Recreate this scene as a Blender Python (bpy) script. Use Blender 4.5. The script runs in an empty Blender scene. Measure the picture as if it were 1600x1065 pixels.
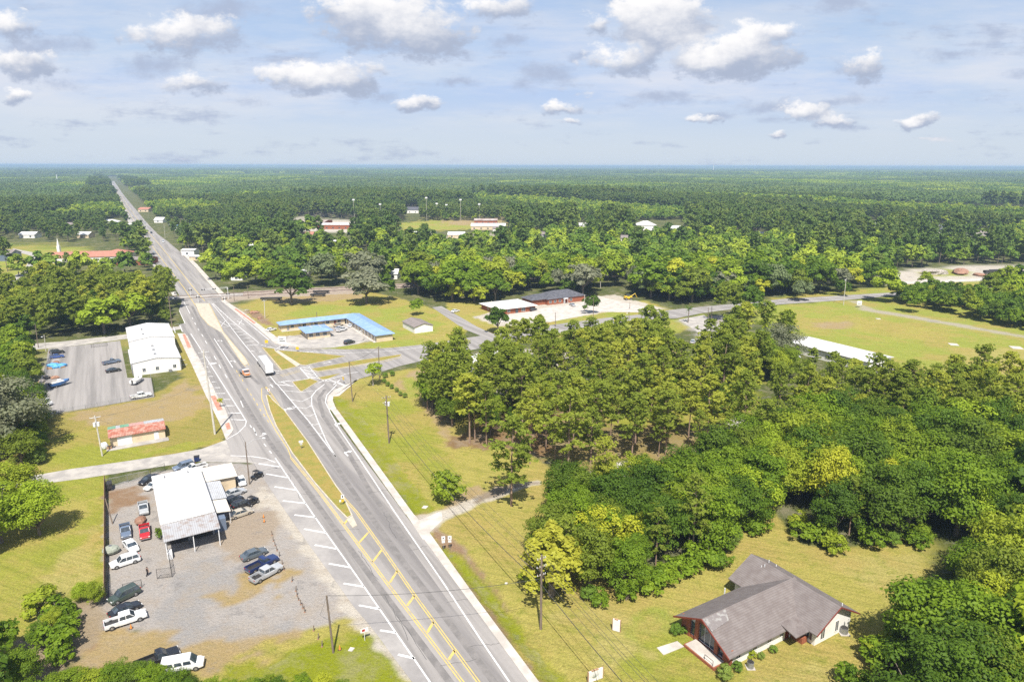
import bpy, math, random
import numpy as np
from mathutils import Vector, Matrix
random.seed(7); rng = np.random.default_rng(11)
scene = bpy.context.scene
col = scene.collection
R = math.radians

# ---------------------------------------------------------------- camera
F, W0, H0, HZ = 1067.0, 1600.0, 1065.0, 258.5
CAMH = 70.0
PIT = math.atan((H0/2-HZ)/F); ROLL = R(0.12)
cam_data = bpy.data.cameras.new("camera"); cam = bpy.data.objects.new("camera", cam_data); col.objects.link(cam)
cam_data.sensor_width = 36.0; cam_data.lens = F/W0*36.0
cam_data.clip_start = 1.0; cam_data.clip_end = 100000.0
cam.location = (0, 0, CAMH)
cam.matrix_world = Matrix.Translation((0, 0, CAMH)) @ Matrix.Rotation(math.pi/2-PIT, 4, 'X') @ Matrix.Rotation(ROLL, 4, 'Z')
scene.camera = cam

def ray(u, v):
    a = (u-W0/2)/F; b = -(v-H0/2)/F
    cr, sr = math.cos(ROLL), math.sin(ROLL)
    a, b = a*cr-b*sr, a*sr+b*cr
    c, s = math.cos(PIT), math.sin(PIT)
    return a, c+b*s, -s+b*c
def G(u, v, z=0.0):
    """point of the plane at height z that a place of the photograph shows"""
    dx, dy, dz = ray(u, v)
    t = (z-CAMH)/dz
    return Vector((dx*t, dy*t, z))
def zat(u, v, Y):
    dx, dy, dz = ray(u, v)
    return CAMH+dz*Y/dy

# ---------------------------------------------------------------- sun, sky, exposure
SUN_EL, SUN_AZ = R(57), R(-3.0)          # light travels towards +Y and a little -X
sd = bpy.data.lights.new("sun", 'SUN'); sun = bpy.data.objects.new("sun", sd); col.objects.link(sun)
sd.energy = 5.0; sd.angle = R(0.55); sd.color = (1.0, 0.952, 0.87)
dvec = Vector((math.sin(SUN_AZ)*math.cos(SUN_EL), math.cos(SUN_AZ)*math.cos(SUN_EL), -math.sin(SUN_EL)))
sun.rotation_euler = dvec.to_track_quat('-Z', 'Y').to_euler()
scene.view_settings.view_transform = 'Standard'; scene.view_settings.look = 'None'
scene.view_settings.exposure = 0.62; scene.view_settings.gamma = 1.0
cy = scene.cycles
cy.max_bounces = 5; cy.diffuse_bounces = 2; cy.glossy_bounces = 2; cy.transmission_bounces = 2
cy.volume_bounces = 1; cy.transparent_max_bounces = 6; cy.caustics_reflective = False; cy.caustics_refractive = False
cy.use_denoising = False
try: cy.denoiser = 'OPENIMAGEDENOISE'; cy.denoising_input_passes = 'RGB_ALBEDO_NORMAL'; cy.denoising_prefilter='ACCURATE'
except Exception: pass
cy.use_fast_gi = False
cy.sample_clamp_indirect = 6.0

class NT:
    """small node-tree helper"""
    def __init__(s, tree): s.t = tree; s.n = tree.nodes; s.l = tree.links
    def add(s, typ, **kw):
        nd = s.n.new(typ)
        ins = kw.pop('ins', None)
        for k, v in kw.items(): setattr(nd, k, v)
        if ins:
            for k, v in ins.items(): s.put(nd, k, v)
        return nd
    def put(s, nd, k, v):
        sock = nd.inputs[k]
        if isinstance(v, bpy.types.NodeSocket): s.l.new(v, sock)
        else: sock.default_value = v
    def m(s, op, a, b=None, c=None, clamp=False):
        nd = s.n.new('ShaderNodeMath'); nd.operation = op; nd.use_clamp = clamp
        for i, v in enumerate((a, b, c)):
            if v is not None: s.put(nd, i, v)
        return nd.outputs[0]
    def v(s, op, a, b=None, out=0):
        nd = s.n.new('ShaderNodeVectorMath'); nd.operation = op
        for i, v in enumerate((a, b)):
            if v is not None: s.put(nd, i, v)
        return nd.outputs[out]
    def mix(s, f, a, b, blend='MIX'):
        nd = s.n.new('ShaderNodeMix'); nd.data_type = 'RGBA'; nd.blend_type = blend
        s.put(nd, 0, f); s.put(nd, 6, a); s.put(nd, 7, b)
        return nd.outputs[2]
    def ramp(s, f, a, b):
        nd = s.n.new('ShaderNodeMapRange'); nd.interpolation_type = 'SMOOTHSTEP'
        s.put(nd, 0, f); s.put(nd, 1, a); s.put(nd, 2, b)
        return nd.outputs[0]
    def noise(s, vec, scale, detail=3.0, rough=0.5, out=0):
        nd = s.n.new('ShaderNodeTexNoise'); s.put(nd, 'Scale', scale); s.put(nd, 'Detail', detail); s.put(nd, 'Roughness', rough)
        if vec is not None: s.put(nd, 'Vector', vec)
        return nd.outputs[out]
def rgb(c): return (c[0], c[1], c[2], 1.0)

world = bpy.data.worlds.new("World"); scene.world = world; world.use_nodes = True
def build_sky():
    t = NT(world.node_tree); t.n.clear()
    out = t.add('ShaderNodeOutputWorld'); bg = t.add('ShaderNodeBackground')
    sky = t.add('ShaderNodeTexSky', sky_type='NISHITA', sun_disc=False)
    sky.sun_elevation = SUN_EL; sky.sun_rotation = math.pi+SUN_AZ; sky.altitude = 0; sky.air_density = 1.0; sky.dust_density = 1.5
    tc = t.add('ShaderNodeTexCoord')
    D = tc.outputs['Generated']
    sep = t.add('ShaderNodeSeparateXYZ', ins={0: D})
    ay = t.m('MAXIMUM', t.m('ABSOLUTE', sep.outputs[1]), 0.05)
    px = t.m('DIVIDE', sep.outputs[0], ay); pz = t.m('DIVIDE', sep.outputs[2], ay)
    P = t.add('ShaderNodeCombineXYZ', ins={0: px, 1: pz, 2: 0.0}).outputs[0]
    # stretched coordinates for cloud detail
    wn = t.noise(t.v('MULTIPLY', P, (16.0, 26.0, 1.0)), 1.0, 6.0, 0.62, out=1)
    warp = t.v('MULTIPLY', t.v('SUBTRACT', wn, (0.5, 0.5, 0.5)), (0.085, 0.04, 0.0))
    Pw = t.v('ADD', P, warp)
    fine = t.noise(t.v('MULTIPLY', P, (30.0, 46.0, 1.0)), 1.0, 8.0, 0.66)
    def blob(u, v, a, b, w, hh=None):
        dx, dy, dz = ray(u, v); cx, cz = dx/dy, dz/dy
        d = t.v('MULTIPLY', t.v('SUBTRACT', Pw, (cx, cz, 0.0)), (F/a, F/b, 0.0))
        ln = t.v('LENGTH', d, out=1)
        k = t.m('MULTIPLY', t.m('SUBTRACT', 1.06, ln), w)
        if hh is not None:
            kp = t.m('MAXIMUM', t.m('ADD', k, .12), 0.0); dyy = t.v('DOT_PRODUCT', d, (-.25, 1.0, 0.0), out=1)
            hh[0] = t.m('MULTIPLY', kp, dyy) if hh[0] is None else t.m('MULTIPLY_ADD', kp, dyy, hh[0])
            hh[1] = t.m('ADD', kp, .0001) if hh[1] is None else t.m('ADD', kp, hh[1])
        return k
    white = [(600,30,98,42,1.0),(665,58,62,32,.9),(545,14,60,26,.9),(1040,38,68,46,1.15),(1005,12,46,36,1.0),(1150,88,86,34,1.0),(1170,70,44,30,1.0),(1112,100,60,22,.8),
             (975,92,52,22,.75),(500,118,88,23,1.0),(440,112,50,16,.75),(550,132,44,14,.75),(655,160,34,12,.85),(40,100,62,22,.8),(290,52,80,26,.75),(300,132,52,15,.65),
             (1355,104,42,22,.75),(1215,52,34,14,.75),(880,168,34,11,.8),(1262,172,38,17,.9),(1438,190,30,11,.85),(1095,184,26,9,.8),(935,38,24,16,.65),(20,152,22,10,.7),
             (780,14,52,18,.75),(15,38,42,20,.65),(1290,190,24,8,.7),(1215,206,12,7,.7),(885,190,20,7,.6),(1300,186,24,8,.6)]
    grey = [(640,66,86,17,.55),(500,136,90,10,.6),(90,128,44,9,.4),(60,72,80,16,.7),(320,66,84,17,.7),(340,18,70,17,.75),(245,102,56,18,.75),(720,126,38,9,.7),(790,68,32,12,.6),(860,112,52,14,.75),
            (910,84,24,9,.6),(1030,156,54,11,.75),(1150,112,90,9,.55),(1070,72,60,9,.5),(720,80,34,8,.5),(1210,164,52,11,.65),(1340,106,52,18,.6),(1490,86,46,10,.6),(1310,160,62,9,.55),
            (820,128,26,14,.6),(1310,6,56,12,.7),(600,148,30,9,.55),(380,158,30,8,.4),(1130,176,54,8,.5),(1000,166,50,7,.4)]
    def mx(lst, hh=None):
        acc = None
        for b in lst:
            k = blob(b[0], b[1], b[2]*1.12, b[3]*1.12, b[4], hh)
            acc = k if acc is None else t.m('MAXIMUM', acc, k)
        return acc
    HH = [None, None]
    wv = t.m('ADD', mx(white, HH), t.m('MULTIPLY', t.m('SUBTRACT', fine, 0.5), 1.7))
    gen3 = t.noise(t.v('MULTIPLY', t.v('ADD', P, (7.3, 4.1, 0.0)), (7.0, 34.0, 1.0)), 1.0, 5.0, 0.6)
    wv = t.m('MAXIMUM', wv, t.m('ADD', t.m('MULTIPLY', t.m('SUBTRACT', gen3, .655), 4.5), t.m('MULTIPLY', t.m('SUBTRACT', fine, 0.5), 1.0)))
    hrel = t.m('DIVIDE', HH[0], HH[1])
    gen = t.noise(t.v('MULTIPLY', P, (5.0, 26.0, 1.0)), 1.0, 6.0, 0.62)
    gv = t.m('ADD', t.m('MAXIMUM', mx(grey), t.m('MULTIPLY', t.m('SUBTRACT', gen, .545), 4.0)), t.m('MULTIPLY', t.m('SUBTRACT', fine, 0.50), 1.4))
    wmask = t.ramp(wv, -0.02, 0.50); gmask = t.m('MULTIPLY', t.ramp(gv, -.05, 0.75), 0.85)
    # shade: the same field looked up a little lower/higher tells the lit top from the grey base
    P2 = t.v('ADD', P, (-0.012, 0.03, 0.0))
    f2 = t.noise(t.v('MULTIPLY', P2, (14.0, 24.0, 1.0)), 1.0, 5.0, 0.6)
    shade = t.ramp(t.m('ADD', t.m('ADD', hrel, t.m('MULTIPLY', wv, .35)), t.m('MULTIPLY', t.m('SUBTRACT', f2, 0.5), 1.5)), -0.42, 0.80)
    elev = sep.outputs[2]
    skyc = t.v('MULTIPLY', sky.outputs[0], (0.11, 0.11, 0.11))
    streak = t.noise(t.v('MULTIPLY', P, (2.2, 9.0, 1.0)), 1.0, 6.0, 0.6)
    veil = t.m('ADD', t.m('MULTIPLY', t.ramp(elev, 0.30, 0.0), 0.55), t.m('MULTIPLY', streak, 1.0), clamp=True)
    veil = t.m('MULTIPLY', t.m('MINIMUM', veil, 0.93), t.m('ADD', t.m('MULTIPLY', t.ramp(elev, .60, .22), .80), .20))
    cir = t.noise(t.v('MULTIPLY', t.v('ADD', P, (3.1, 1.7, 0.0)), (3.4, 20.0, 1.0)), 1.0, 7.0, 0.66)
    cir2 = t.noise(t.v('MULTIPLY', P, (1.3, 5.0, 1.0)), 1.0, 4.0, 0.6)
    lit = t.ramp(t.m('ADD', t.m('MULTIPLY', cir, .6), t.m('MULTIPLY', cir2, .6)), .48, .74)
    upc = t.mix(lit, rgb((0.37, 0.475, 0.68)), rgb((0.575, 0.60, 0.68)))
    veilc = t.mix(t.ramp(elev, 0.015, 0.11), rgb((0.50, 0.565, 0.645)), upc)
    c = t.mix(veil, skyc, veilc)
    c = t.mix(gmask, c, rgb((0.335, 0.39, 0.515)))
    cc = t.mix(shade, rgb((0.33, 0.38, 0.49)), rgb((0.78, 0.77, 0.77)))
    c = t.mix(wmask, c, cc)
    # below the horizon the air just stays pale
    t.put(bg, 0, c); bg.inputs[1].default_value = 0.86
    t.l.new(bg.outputs[0], out.inputs[0])
build_sky()
world.cycles.sampling_method = "NONE"

# ---------------------------------------------------------------- helpers
def tag(o, label=None, cat=None, group=None, kind=None):
    if label: o['label'] = label
    if cat: o['category'] = cat
    if group: o['group'] = group
    if kind: o['kind'] = kind
    return o
def empty(name, loc, rz=0.0, label=None, cat=None, group=None):
    o = bpy.data.objects.new(name, None); col.objects.link(o); o.location = loc; o.rotation_euler = (0, 0, rz)
    o.empty_display_size = 0.5
    return tag(o, label, cat, group)
def copy_tree(o, parent=None):
    c = o.copy(); col.objects.link(c); c.parent = parent
    for ch in list(o.children): copy_tree(ch, c)
    return c
class MB:
    def __init__(s): s.v = []; s.f = []; s.mi = []; s.cur = 0
    def poly(s, pts):
        k = len(s.v); s.v += [tuple(p) for p in pts]; s.f.append(list(range(k, k+len(pts)))); s.mi.append(s.cur); return s
    def box(s, x0, x1, y0, y1, z0, z1):
        k = len(s.v)
        s.v += [(x0,y0,z0),(x1,y0,z0),(x1,y1,z0),(x0,y1,z0),(x0,y0,z1),(x1,y0,z1),(x1,y1,z1),(x0,y1,z1)]
        for f in ((0,3,2,1),(4,5,6,7),(0,1,5,4),(1,2,6,5),(2,3,7,6),(3,0,4,7)): s.f.append([k+i for i in f]); s.mi.append(s.cur)
        return s
    def prism(s, pts, z0, z1):
        k = len(s.v); n = len(pts)
        s.v += [(p[0],p[1],z0) for p in pts]+[(p[0],p[1],z1) for p in pts]
        s.f.append([k+n-1-i for i in range(n)]); s.f.append([k+n+i for i in range(n)])
        for i in range(n): j = (i+1) % n; s.f.append([k+i, k+j, k+n+j, k+n+i])
        s.mi += [s.cur]*(n+2)
        return s
    def hull(s, rings, cap=True):
        """rings of equal point count joined into a skin"""
        k = len(s.v); n = len(rings[0])
        for r in rings: s.v += [tuple(p) for p in r]
        for a in range(len(rings)-1):
            for i in range(n):
                j = (i+1) % n
                s.f.append([k+a*n+i, k+a*n+j, k+(a+1)*n+j, k+(a+1)*n+i]); s.mi.append(s.cur)
        if cap:
            s.f.append([k+n-1-i for i in range(n)]); s.f.append([k+(len(rings)-1)*n+i for i in range(n)]); s.mi += [s.cur]*2
        return s
    def tube(s, p0, p1, r0, r1=None, n=8):
        r1 = r0 if r1 is None else r1
        p0 = Vector(p0); p1 = Vector(p1); d = (p1-p0).normalized()
        a = d.orthogonal().normalized(); b = d.cross(a)
        rg = []
        for p, r in ((p0, r0), (p1, r1)):
            rg.append([p+a*math.cos(2*math.pi*i/n)*r+b*math.sin(2*math.pi*i/n)*r for i in range(n)])
        return s.hull(rg)
    def path(s, pts, r, n=5):
        for a, b in zip(pts[:-1], pts[1:]): s.tube(a, b, r, r, n)
        return s
    def slab(s, pts, th):
        """a roof plane: the given polygon with thickness th below it"""
        P = [Vector(p) for p in pts]
        k = len(s.v); n = len(P)
        s.v += [tuple(p) for p in P]+[(p.x, p.y, p.z-th) for p in P]
        s.f.append([k+i for i in range(n)]); s.f.append([k+2*n-1-i for i in range(n)])
        for i in range(n): j = (i+1) % n; s.f.append([k+i, k+n+i, k+n+j, k+j])
        s.mi += [s.cur]*(n+2)
        return s
    def ball(s, c, rx, ry, rz, n=10, m=6, jit=0.0):
        rg = []
        for a in range(m+1):
            ph = math.pi*(a/m)*0.98+0.03
            rg.append([(c[0]+rx*math.sin(ph)*math.cos(2*math.pi*i/n)*(1+random.uniform(-jit, jit)), c[1]+ry*math.sin(ph)*math.sin(2*math.pi*i/n)*(1+random.uniform(-jit, jit)), c[2]-rz*math.cos(ph)) for i in range(n)])
        return s.hull(rg)
    def mesh(s, name, mats, smooth=False):
        me = bpy.data.meshes.new(name); me.from_pydata(s.v, [], s.f); me.update()
        for m in (mats if isinstance(mats, (list, tuple)) else [mats]): me.materials.append(m)
        if isinstance(mats, (list, tuple)) and len(mats) > 1: me.polygons.foreach_set('material_index', s.mi)
        if smooth: me.polygons.foreach_set('use_smooth', [True]*len(me.polygons))
        return me
    def build(s, name, mats, parent=None, smooth=False):
        o = bpy.data.objects.new(name, s.mesh(name, mats, smooth)); col.objects.link(o)
        if parent is not None: o.parent = parent
        return o
def struct(o): o['kind'] = 'structure'; return o

# ---------------------------------------------------------------- materials
M = {}
TH0 = R(30.7)
def material(name, c, c2=None, rough=0.8, scale=1.0, detail=4.0, lo=0.35, hi=0.65, bump=0.0, bscale=None, metal=0.0, spec=0.3, coat=0.0, stretch=(1,1,1), fine=0.0, rot=0.0, textype=False):
    m = bpy.data.materials.new(name); m.use_nodes = True
    t = NT(m.node_tree); b = t.n['Principled BSDF']
    b.inputs['Roughness'].default_value = rough; b.inputs['Metallic'].default_value = metal
    b.inputs['Specular IOR Level'].default_value = spec
    if coat: b.inputs['Coat Weight'].default_value = coat; b.inputs['Coat Roughness'].default_value = 0.05
    co = t.add('ShaderNodeTexCoord').outputs['Object']
    mp = t.add('ShaderNodeMapping', ins={0: co}); mp.inputs['Scale'].default_value = stretch; mp.vector_type = 'TEXTURE' if textype else 'POINT'; mp.inputs['Rotation'].default_value = (0, 0, rot)
    co = mp.outputs[0]
    colr = rgb(c)
    if c2 is not None:
        n = t.noise(co, scale, detail, 0.6)
        colr = t.mix(t.ramp(n, lo, hi), rgb(c), rgb(c2))
    if fine:
        n2 = t.noise(t.add('ShaderNodeTexCoord').outputs['Object'] if textype else co, 1.3 if textype else scale*9, 5.0, 0.75)
        k = t.m('ADD', t.m('MULTIPLY', n2, 2*fine), 1.0-fine)
        colr = t.v('MULTIPLY', colr, t.add('ShaderNodeCombineXYZ', ins={0: k, 1: k, 2: k}).outputs[0])
    t.put(b, 'Base Color', colr)
    if bump:
        bn = t.noise(co, bscale or scale*4, 5.0, 0.6)
        bp = t.add('ShaderNodeBump', ins={'Height': bn, 'Strength': 1.0, 'Distance': bump}); t.put(b, 'Normal', bp.outputs[0])
    M[name] = m
    return m
def ribbed(name, c, c2, pitch, axis=0, depth=0.03, rough=0.45, scale=0.5, lo=.4, hi=.7, metal=0.0, c3=None):
    """corrugated or seamed sheet: ribs along one axis by bump, weathering by noise"""
    m = material(name, c, c2, rough=rough, scale=scale, lo=lo, hi=hi, metal=metal)
    t = NT(m.node_tree); b = t.n['Principled BSDF']
    sp = t.add('ShaderNodeSeparateXYZ', ins={0: t.add('ShaderNodeTexCoord').outputs['Object']}).outputs[axis]
    w = t.m('SINE', t.m('MULTIPLY', sp, 2*math.pi/pitch))
    w = t.m('POWER', t.m('ABSOLUTE', w), 6.0)
    bp = t.add('ShaderNodeBump', ins={'Height': w, 'Strength': 1.0, 'Distance': depth}); t.put(b, 'Normal', bp.outputs[0])
    if c3:
        src = b.inputs['Base Color'].links[0].from_socket
        t.put(b, 'Base Color', t.mix(t.m('MULTIPLY', w, 0.5), src, rgb(c3)))
    return m
material('asphalt', (0.305,0.285,0.268), (0.20,0.187,0.177), rough=.93, scale=1.0, lo=.35, hi=.7, fine=.14, spec=.12, stretch=(2.2,70,1), rot=TH0, textype=True)
material('asphalt_dark', (0.25,0.234,0.224), (0.18,0.168,0.162), rough=.93, scale=1.0, lo=.35, hi=.68, fine=.14, spec=.12, stretch=(1.9,70,1), rot=TH0+.03, textype=True)
material('concrete', (0.52,0.48,0.43), (0.40,0.365,0.325), rough=.92, scale=.35, fine=.12, spec=.12)
material('concrete_old', (0.42,0.39,0.35), (0.30,0.28,0.26), rough=.93, scale=.3, fine=.18, spec=.1)
material('kerb', (0.50,0.45,0.36), (0.40,0.36,0.29), rough=.93, scale=.6, fine=.15, spec=.1)
material('red_paver', (0.42,0.17,0.12), (0.50,0.27,0.20), rough=.92, scale=.8, fine=.2, spec=.1)
material('paint_white', (0.72,0.71,0.69), (0.44,0.43,0.42), rough=.7, scale=.7, lo=.42, hi=.72, fine=.1)
material('paint_yellow', (0.58,0.43,0.12), (0.36,0.30,0.18), rough=.7, scale=.7, lo=.42, hi=.75, fine=.1)
material('gravel', (0.36,0.34,0.32), (0.46,0.41,0.35), rough=.95, scale=.12, fine=.3, spec=.1)
material('ballast', (0.40,0.33,0.27), (0.25,0.20,0.17), rough=.95, scale=.4, fine=.4, spec=.1)
material('white_roof', (0.66,0.65,0.63), (0.50,0.48,0.46), rough=.6, scale=.35, lo=.4, hi=.8, fine=.1)
ribbed('white_metal_roof', (0.66,0.65,0.635), (0.52,0.50,0.48), 1.2, axis=0, depth=.04, scale=.35, lo=.42, hi=.75, c3=(.42,.41,.40))
ribbed('worn_corrugated', (0.36,0.36,0.37), (0.25,0.19,0.16), .75, axis=0, depth=.03, scale=.8, lo=.45, hi=.75, c3=(.25,.24,.235))
ribbed('rusty_roof', (0.36,0.12,0.08), (0.44,0.27,0.21), .7, axis=0, depth=.04, scale=.9, lo=.4, hi=.62, c3=(.24,.10,.07), rough=.8)
ribbed('green_roof', (0.15,0.33,0.20), (0.24,0.38,0.28), .7, axis=0, depth=.05, scale=.8, rough=.7)
ribbed('grey_sheet', (0.46,0.47,0.49), (0.38,0.38,0.38), .7, axis=0, depth=.05, scale=.8)
ribbed('pink_sheet', (0.52,0.28,0.24), (0.46,0.31,0.27), .7, axis=0, depth=.05, scale=.8, rough=.7)
ribbed('blue_metal', (0.20,0.32,0.58), (0.27,0.39,0.61), .8, axis=0, depth=.05, scale=.4, c3=(.34,.45,.64))
material('shingle_brown', (0.15,0.125,0.118), (0.20,0.175,0.165), rough=.95, scale=.7, lo=.3, hi=.7, fine=.5, bump=.05, bscale=4, spec=.08)
material('shingle_dark', (0.075,0.078,0.09), (0.12,0.12,0.135), rough=.95, scale=.8, fine=.3, spec=.08)
material('shingle_grey', (0.25,0.215,0.20), (0.19,0.165,0.155), rough=.95, scale=.8, fine=.3, spec=.08)
ribbed('shingle_long', (0.155,0.13,0.122), (0.20,0.175,0.166), .62, axis=1, depth=.02, rough=.95, scale=.8, lo=.3, hi=.7, c3=(.125,.108,.10))
ribbed('shingle_cross', (0.155,0.13,0.122), (0.20,0.175,0.166), .62, axis=0, depth=.02, rough=.95, scale=.8, lo=.3, hi=.7, c3=(.125,.108,.10))
material('roof_brick_red', (0.30,0.22,0.19), (0.42,0.37,0.34), rough=.85, scale=.15, fine=.2, spec=.1)
material('lane_dark', (0.215,0.20,0.19), (0.165,0.155,0.148), rough=.93, scale=.5, lo=.35, hi=.65, fine=.25, spec=.12)
material('crack_seal', (0.06,0.06,0.06), (0.10,0.10,0.10), rough=.8, scale=1)
material('tile_red', (0.42,0.19,0.135), (0.34,0.16,0.12), rough=.85, scale=.4, fine=.25, spec=.1)
material('white_wall', (0.76,0.74,0.70), (0.66,0.63,0.58), rough=.85, scale=.5, lo=.45, hi=.8)
material('cream_wall', (0.62,0.50,0.34), (0.50,0.40,0.28), rough=.88, scale=.5, lo=.4, hi=.75)
material('beige_wall', (0.66,0.62,0.54), (0.56,0.51,0.44), rough=.88, scale=.6)
material('grey_wall', (0.40,0.39,0.37), (0.3,0.29,0.27), rough=.9, scale=.6)
material('brick', (0.33,0.115,0.06), (0.24,0.085,0.05), rough=.9, scale=2.2, fine=.3, spec=.1)
material('trim_red', (.17,.035,.022), (0.2,0.045,0.03), rough=.7, scale=2)
material('glass', (0.03,0.04,0.05), (0.07,0.09,0.11), rough=.07, scale=1.0, spec=.8)
material('opening_shade', (0.03,0.028,0.025), (0.05,0.045,0.04), rough=.8, scale=1)  # near-black colour standing in for the shade inside an open bay
material('wood_pole', (0.22,0.17,0.13), (0.14,0.11,0.085), rough=.92, scale=1.2, stretch=(4,4,.6))
material('light_pole', (0.56,0.52,0.45), (0.45,0.42,0.37), rough=.9, scale=1.2, stretch=(4,4,.6))
material('shoulder_pale', (0.345,0.325,0.305), (0.26,0.245,0.235), rough=.95, scale=.12, lo=.35, hi=.65, fine=.2, spec=.1)
material('fence_wood', (0.42,0.26,0.15), (0.26,0.17,0.10), rough=.93, scale=1.2, fine=.3, stretch=(3,3,.6))
material('metal_grey', (0.36,0.37,0.38), (0.28,0.28,0.29), rough=.45, metal=.6, scale=2)
material('metal_white', (0.72,0.72,0.72), (0.62,0.62,0.62), rough=.5, scale=2)
material('black_metal', (0.025,0.025,0.027), (0.05,0.045,0.04), rough=.5, scale=3)
material('wire', (0.05,0.05,0.05), (0.08,0.08,0.08), rough=.6, scale=1)
material('tyre', (0.02,0.02,0.02), (0.04,0.036,0.033), rough=.9, scale=4)
material('rim', (0.42,0.42,0.43), (0.3,0.3,0.3), rough=.35, metal=.7, scale=4)
material('lamp_clear', (0.75,0.75,0.72), (0.6,0.6,0.6), rough=.15, scale=4, spec=.7)
material('lamp_red', (0.45,0.02,0.02), (0.3,0.02,0.02), rough=.2, scale=4, spec=.7)
material('rail_steel', (0.20,0.13,0.10), (0.12,0.08,0.065), rough=.8, scale=2)
material('sleeper', (0.10,0.07,0.055), (0.15,0.11,0.09), rough=.95, scale=2)
material('tarp_blue', (0.07,0.27,0.55), (0.12,0.36,0.62), rough=.6, scale=1.5, bump=.08, bscale=2)
material('tarp_brown', (0.22,0.11,0.07), (0.28,0.17,0.12), rough=.8, scale=1.5, bump=.08, bscale=2)
material('tarp_olive', (0.32,0.34,0.28), (0.24,0.26,0.21), rough=.8, scale=1.5, bump=.08, bscale=2)
material('orange_paint', (0.62,0.24,0.05), (0.55,0.2,0.05), rough=.35, coat=.4, scale=2)
material('yellow_paint', (0.70,0.47,0.03), (0.6,0.4,0.03), rough=.45, scale=2)
material('debris', (0.36,0.20,0.13), (0.24,0.14,0.10), rough=.95, scale=3, fine=.4)
material('rubble', (0.44,0.40,0.35), (0.2,0.17,0.14), rough=.95, scale=1.2, fine=.4)
material('bark_pine', (0.24,0.155,0.11), (0.33,0.24,0.18), rough=.95, scale=1.5, fine=.3, stretch=(3,3,.8))
material('bark', (0.13,0.10,0.075), (0.21,0.175,0.14), rough=.95, scale=1.5, fine=.3, stretch=(3,3,.8))
material('bark_white', (0.42,0.38,0.33), (0.28,0.24,0.20), rough=.95, scale=1.5, fine=.3)
material('skin', (0.42,0.25,0.17), None, rough=.6)
material('cloth_black', (0.02,0.02,0.023), (0.035,0.033,0.035), rough=.9, scale=6)
material('hair_dark', (0.02,0.015,0.01), None, rough=.7)
def paint(name, c, flake=.0): return material('paint_'+name, c, tuple(min(1, k*.86) for k in c), rough=.32, coat=.7, scale=.8, spec=.5)
for nm, c in dict(car_white=(.74,.74,.73), silver=(.42,.43,.44), black=(.018,.018,.02), red=(.50,.02,.025), blue=(.04,.09,.30), navy=(.02,.035,.12), grey=(.10,.12,.135),
                  green=(.05,.07,.055), slate=(.14,.18,.25), gold=(.44,.39,.31), orange=(.60,.22,.05), blue_hull=(.03,.16,.42), tan=(.45,.38,.28)).items(): paint(nm, c)

def foliage(name, c_dark, c_light, c_alt, transl=0.35, regional=0.0):
    m = bpy.data.materials.new(name); m.use_nodes = True
    t = NT(m.node_tree); b = t.n['Principled BSDF']; out = t.n['Material Output']
    at = t.add('ShaderNodeAttribute', attribute_name='tone')
    oi = t.add('ShaderNodeObjectInfo')
    k = t.m('ADD', t.m('MULTIPLY', at.outputs['Fac'], .65), t.m('MULTIPLY', oi.outputs['Random'], .35))
    r2 = t.m('FRACT', t.m('MULTIPLY', oi.outputs['Random'], 7.31))
    if regional:
        k = t.m('ADD', t.m('MULTIPLY', at.outputs['Fac'], .42), t.m('MULTIPLY', oi.outputs['Random'], .22))
        grove = t.noise(oi.outputs['Location'], .011, 4.0, .7)
        k = t.m('ADD', k, t.m('MULTIPLY', t.m('SUBTRACT', grove, .36), 1.1), clamp=True)
        r2 = t.m('ADD', t.m('MULTIPLY', r2, .45), t.m('MULTIPLY', t.noise(oi.outputs['Location'], .007, 3.0, .7), .95))
    c = t.mix(k, rgb(c_dark), rgb(c_light))
    c = t.mix(t.ramp(r2, .55, 1.0), c, rgb(c_alt))
    if regional:
        rn = t.noise(oi.outputs['Location'], .0016, 3.0)
        kk = t.m('ADD', t.m('MULTIPLY', rn, regional*2), 1.0-regional)
        c = t.v('MULTIPLY', c, t.add('ShaderNodeCombineXYZ', ins={0: kk, 1: kk, 2: kk}).outputs[0])
    t.put(b, 'Base Color', c); b.inputs['Roughness'].default_value = .62; b.inputs['Specular IOR Level'].default_value = .22
    tr = t.add('ShaderNodeBsdfTranslucent'); t.put(tr, 0, t.v('MULTIPLY', c, (1.25, 1.3, .7)))
    mx = t.add('ShaderNodeMixShader', ins={0: transl, 1: b.outputs[0], 2: tr.outputs[0]})
    t.l.new(mx.outputs[0], out.inputs[0])
    M[name] = m
    return m
foliage('leaf_dark', (.036,.080,.007), (.130,.215,.014), (.17,.215,.02))
foliage('leaf_mid', (.062,.125,.008), (.235,.335,.016), (.29,.34,.025))
foliage('leaf_lime', (.17,.25,.014), (.36,.45,.028), (.43,.43,.03))
foliage('leaf_yellow', (.26,.27,.02), (.50,.48,.06), (.46,.44,.05))
foliage('leaf_moss', (.15,.17,.09), (.26,.26,.17), (.16,.21,.08))
foliage('needle', (.13,.18,.020), (.33,.39,.050), (.41,.43,.055), transl=.4)
foliage('needle_far', (.065,.12,.024), (.125,.185,.032), (.16,.21,.038), transl=.2, regional=.25)
foliage('leaf_far', (.07,.14,.016), (.175,.27,.024), (.33,.40,.03), transl=.25, regional=.3)
foliage('shrub', (.10,.18,.02), (.22,.33,.04), (.24,.31,.06))
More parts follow.
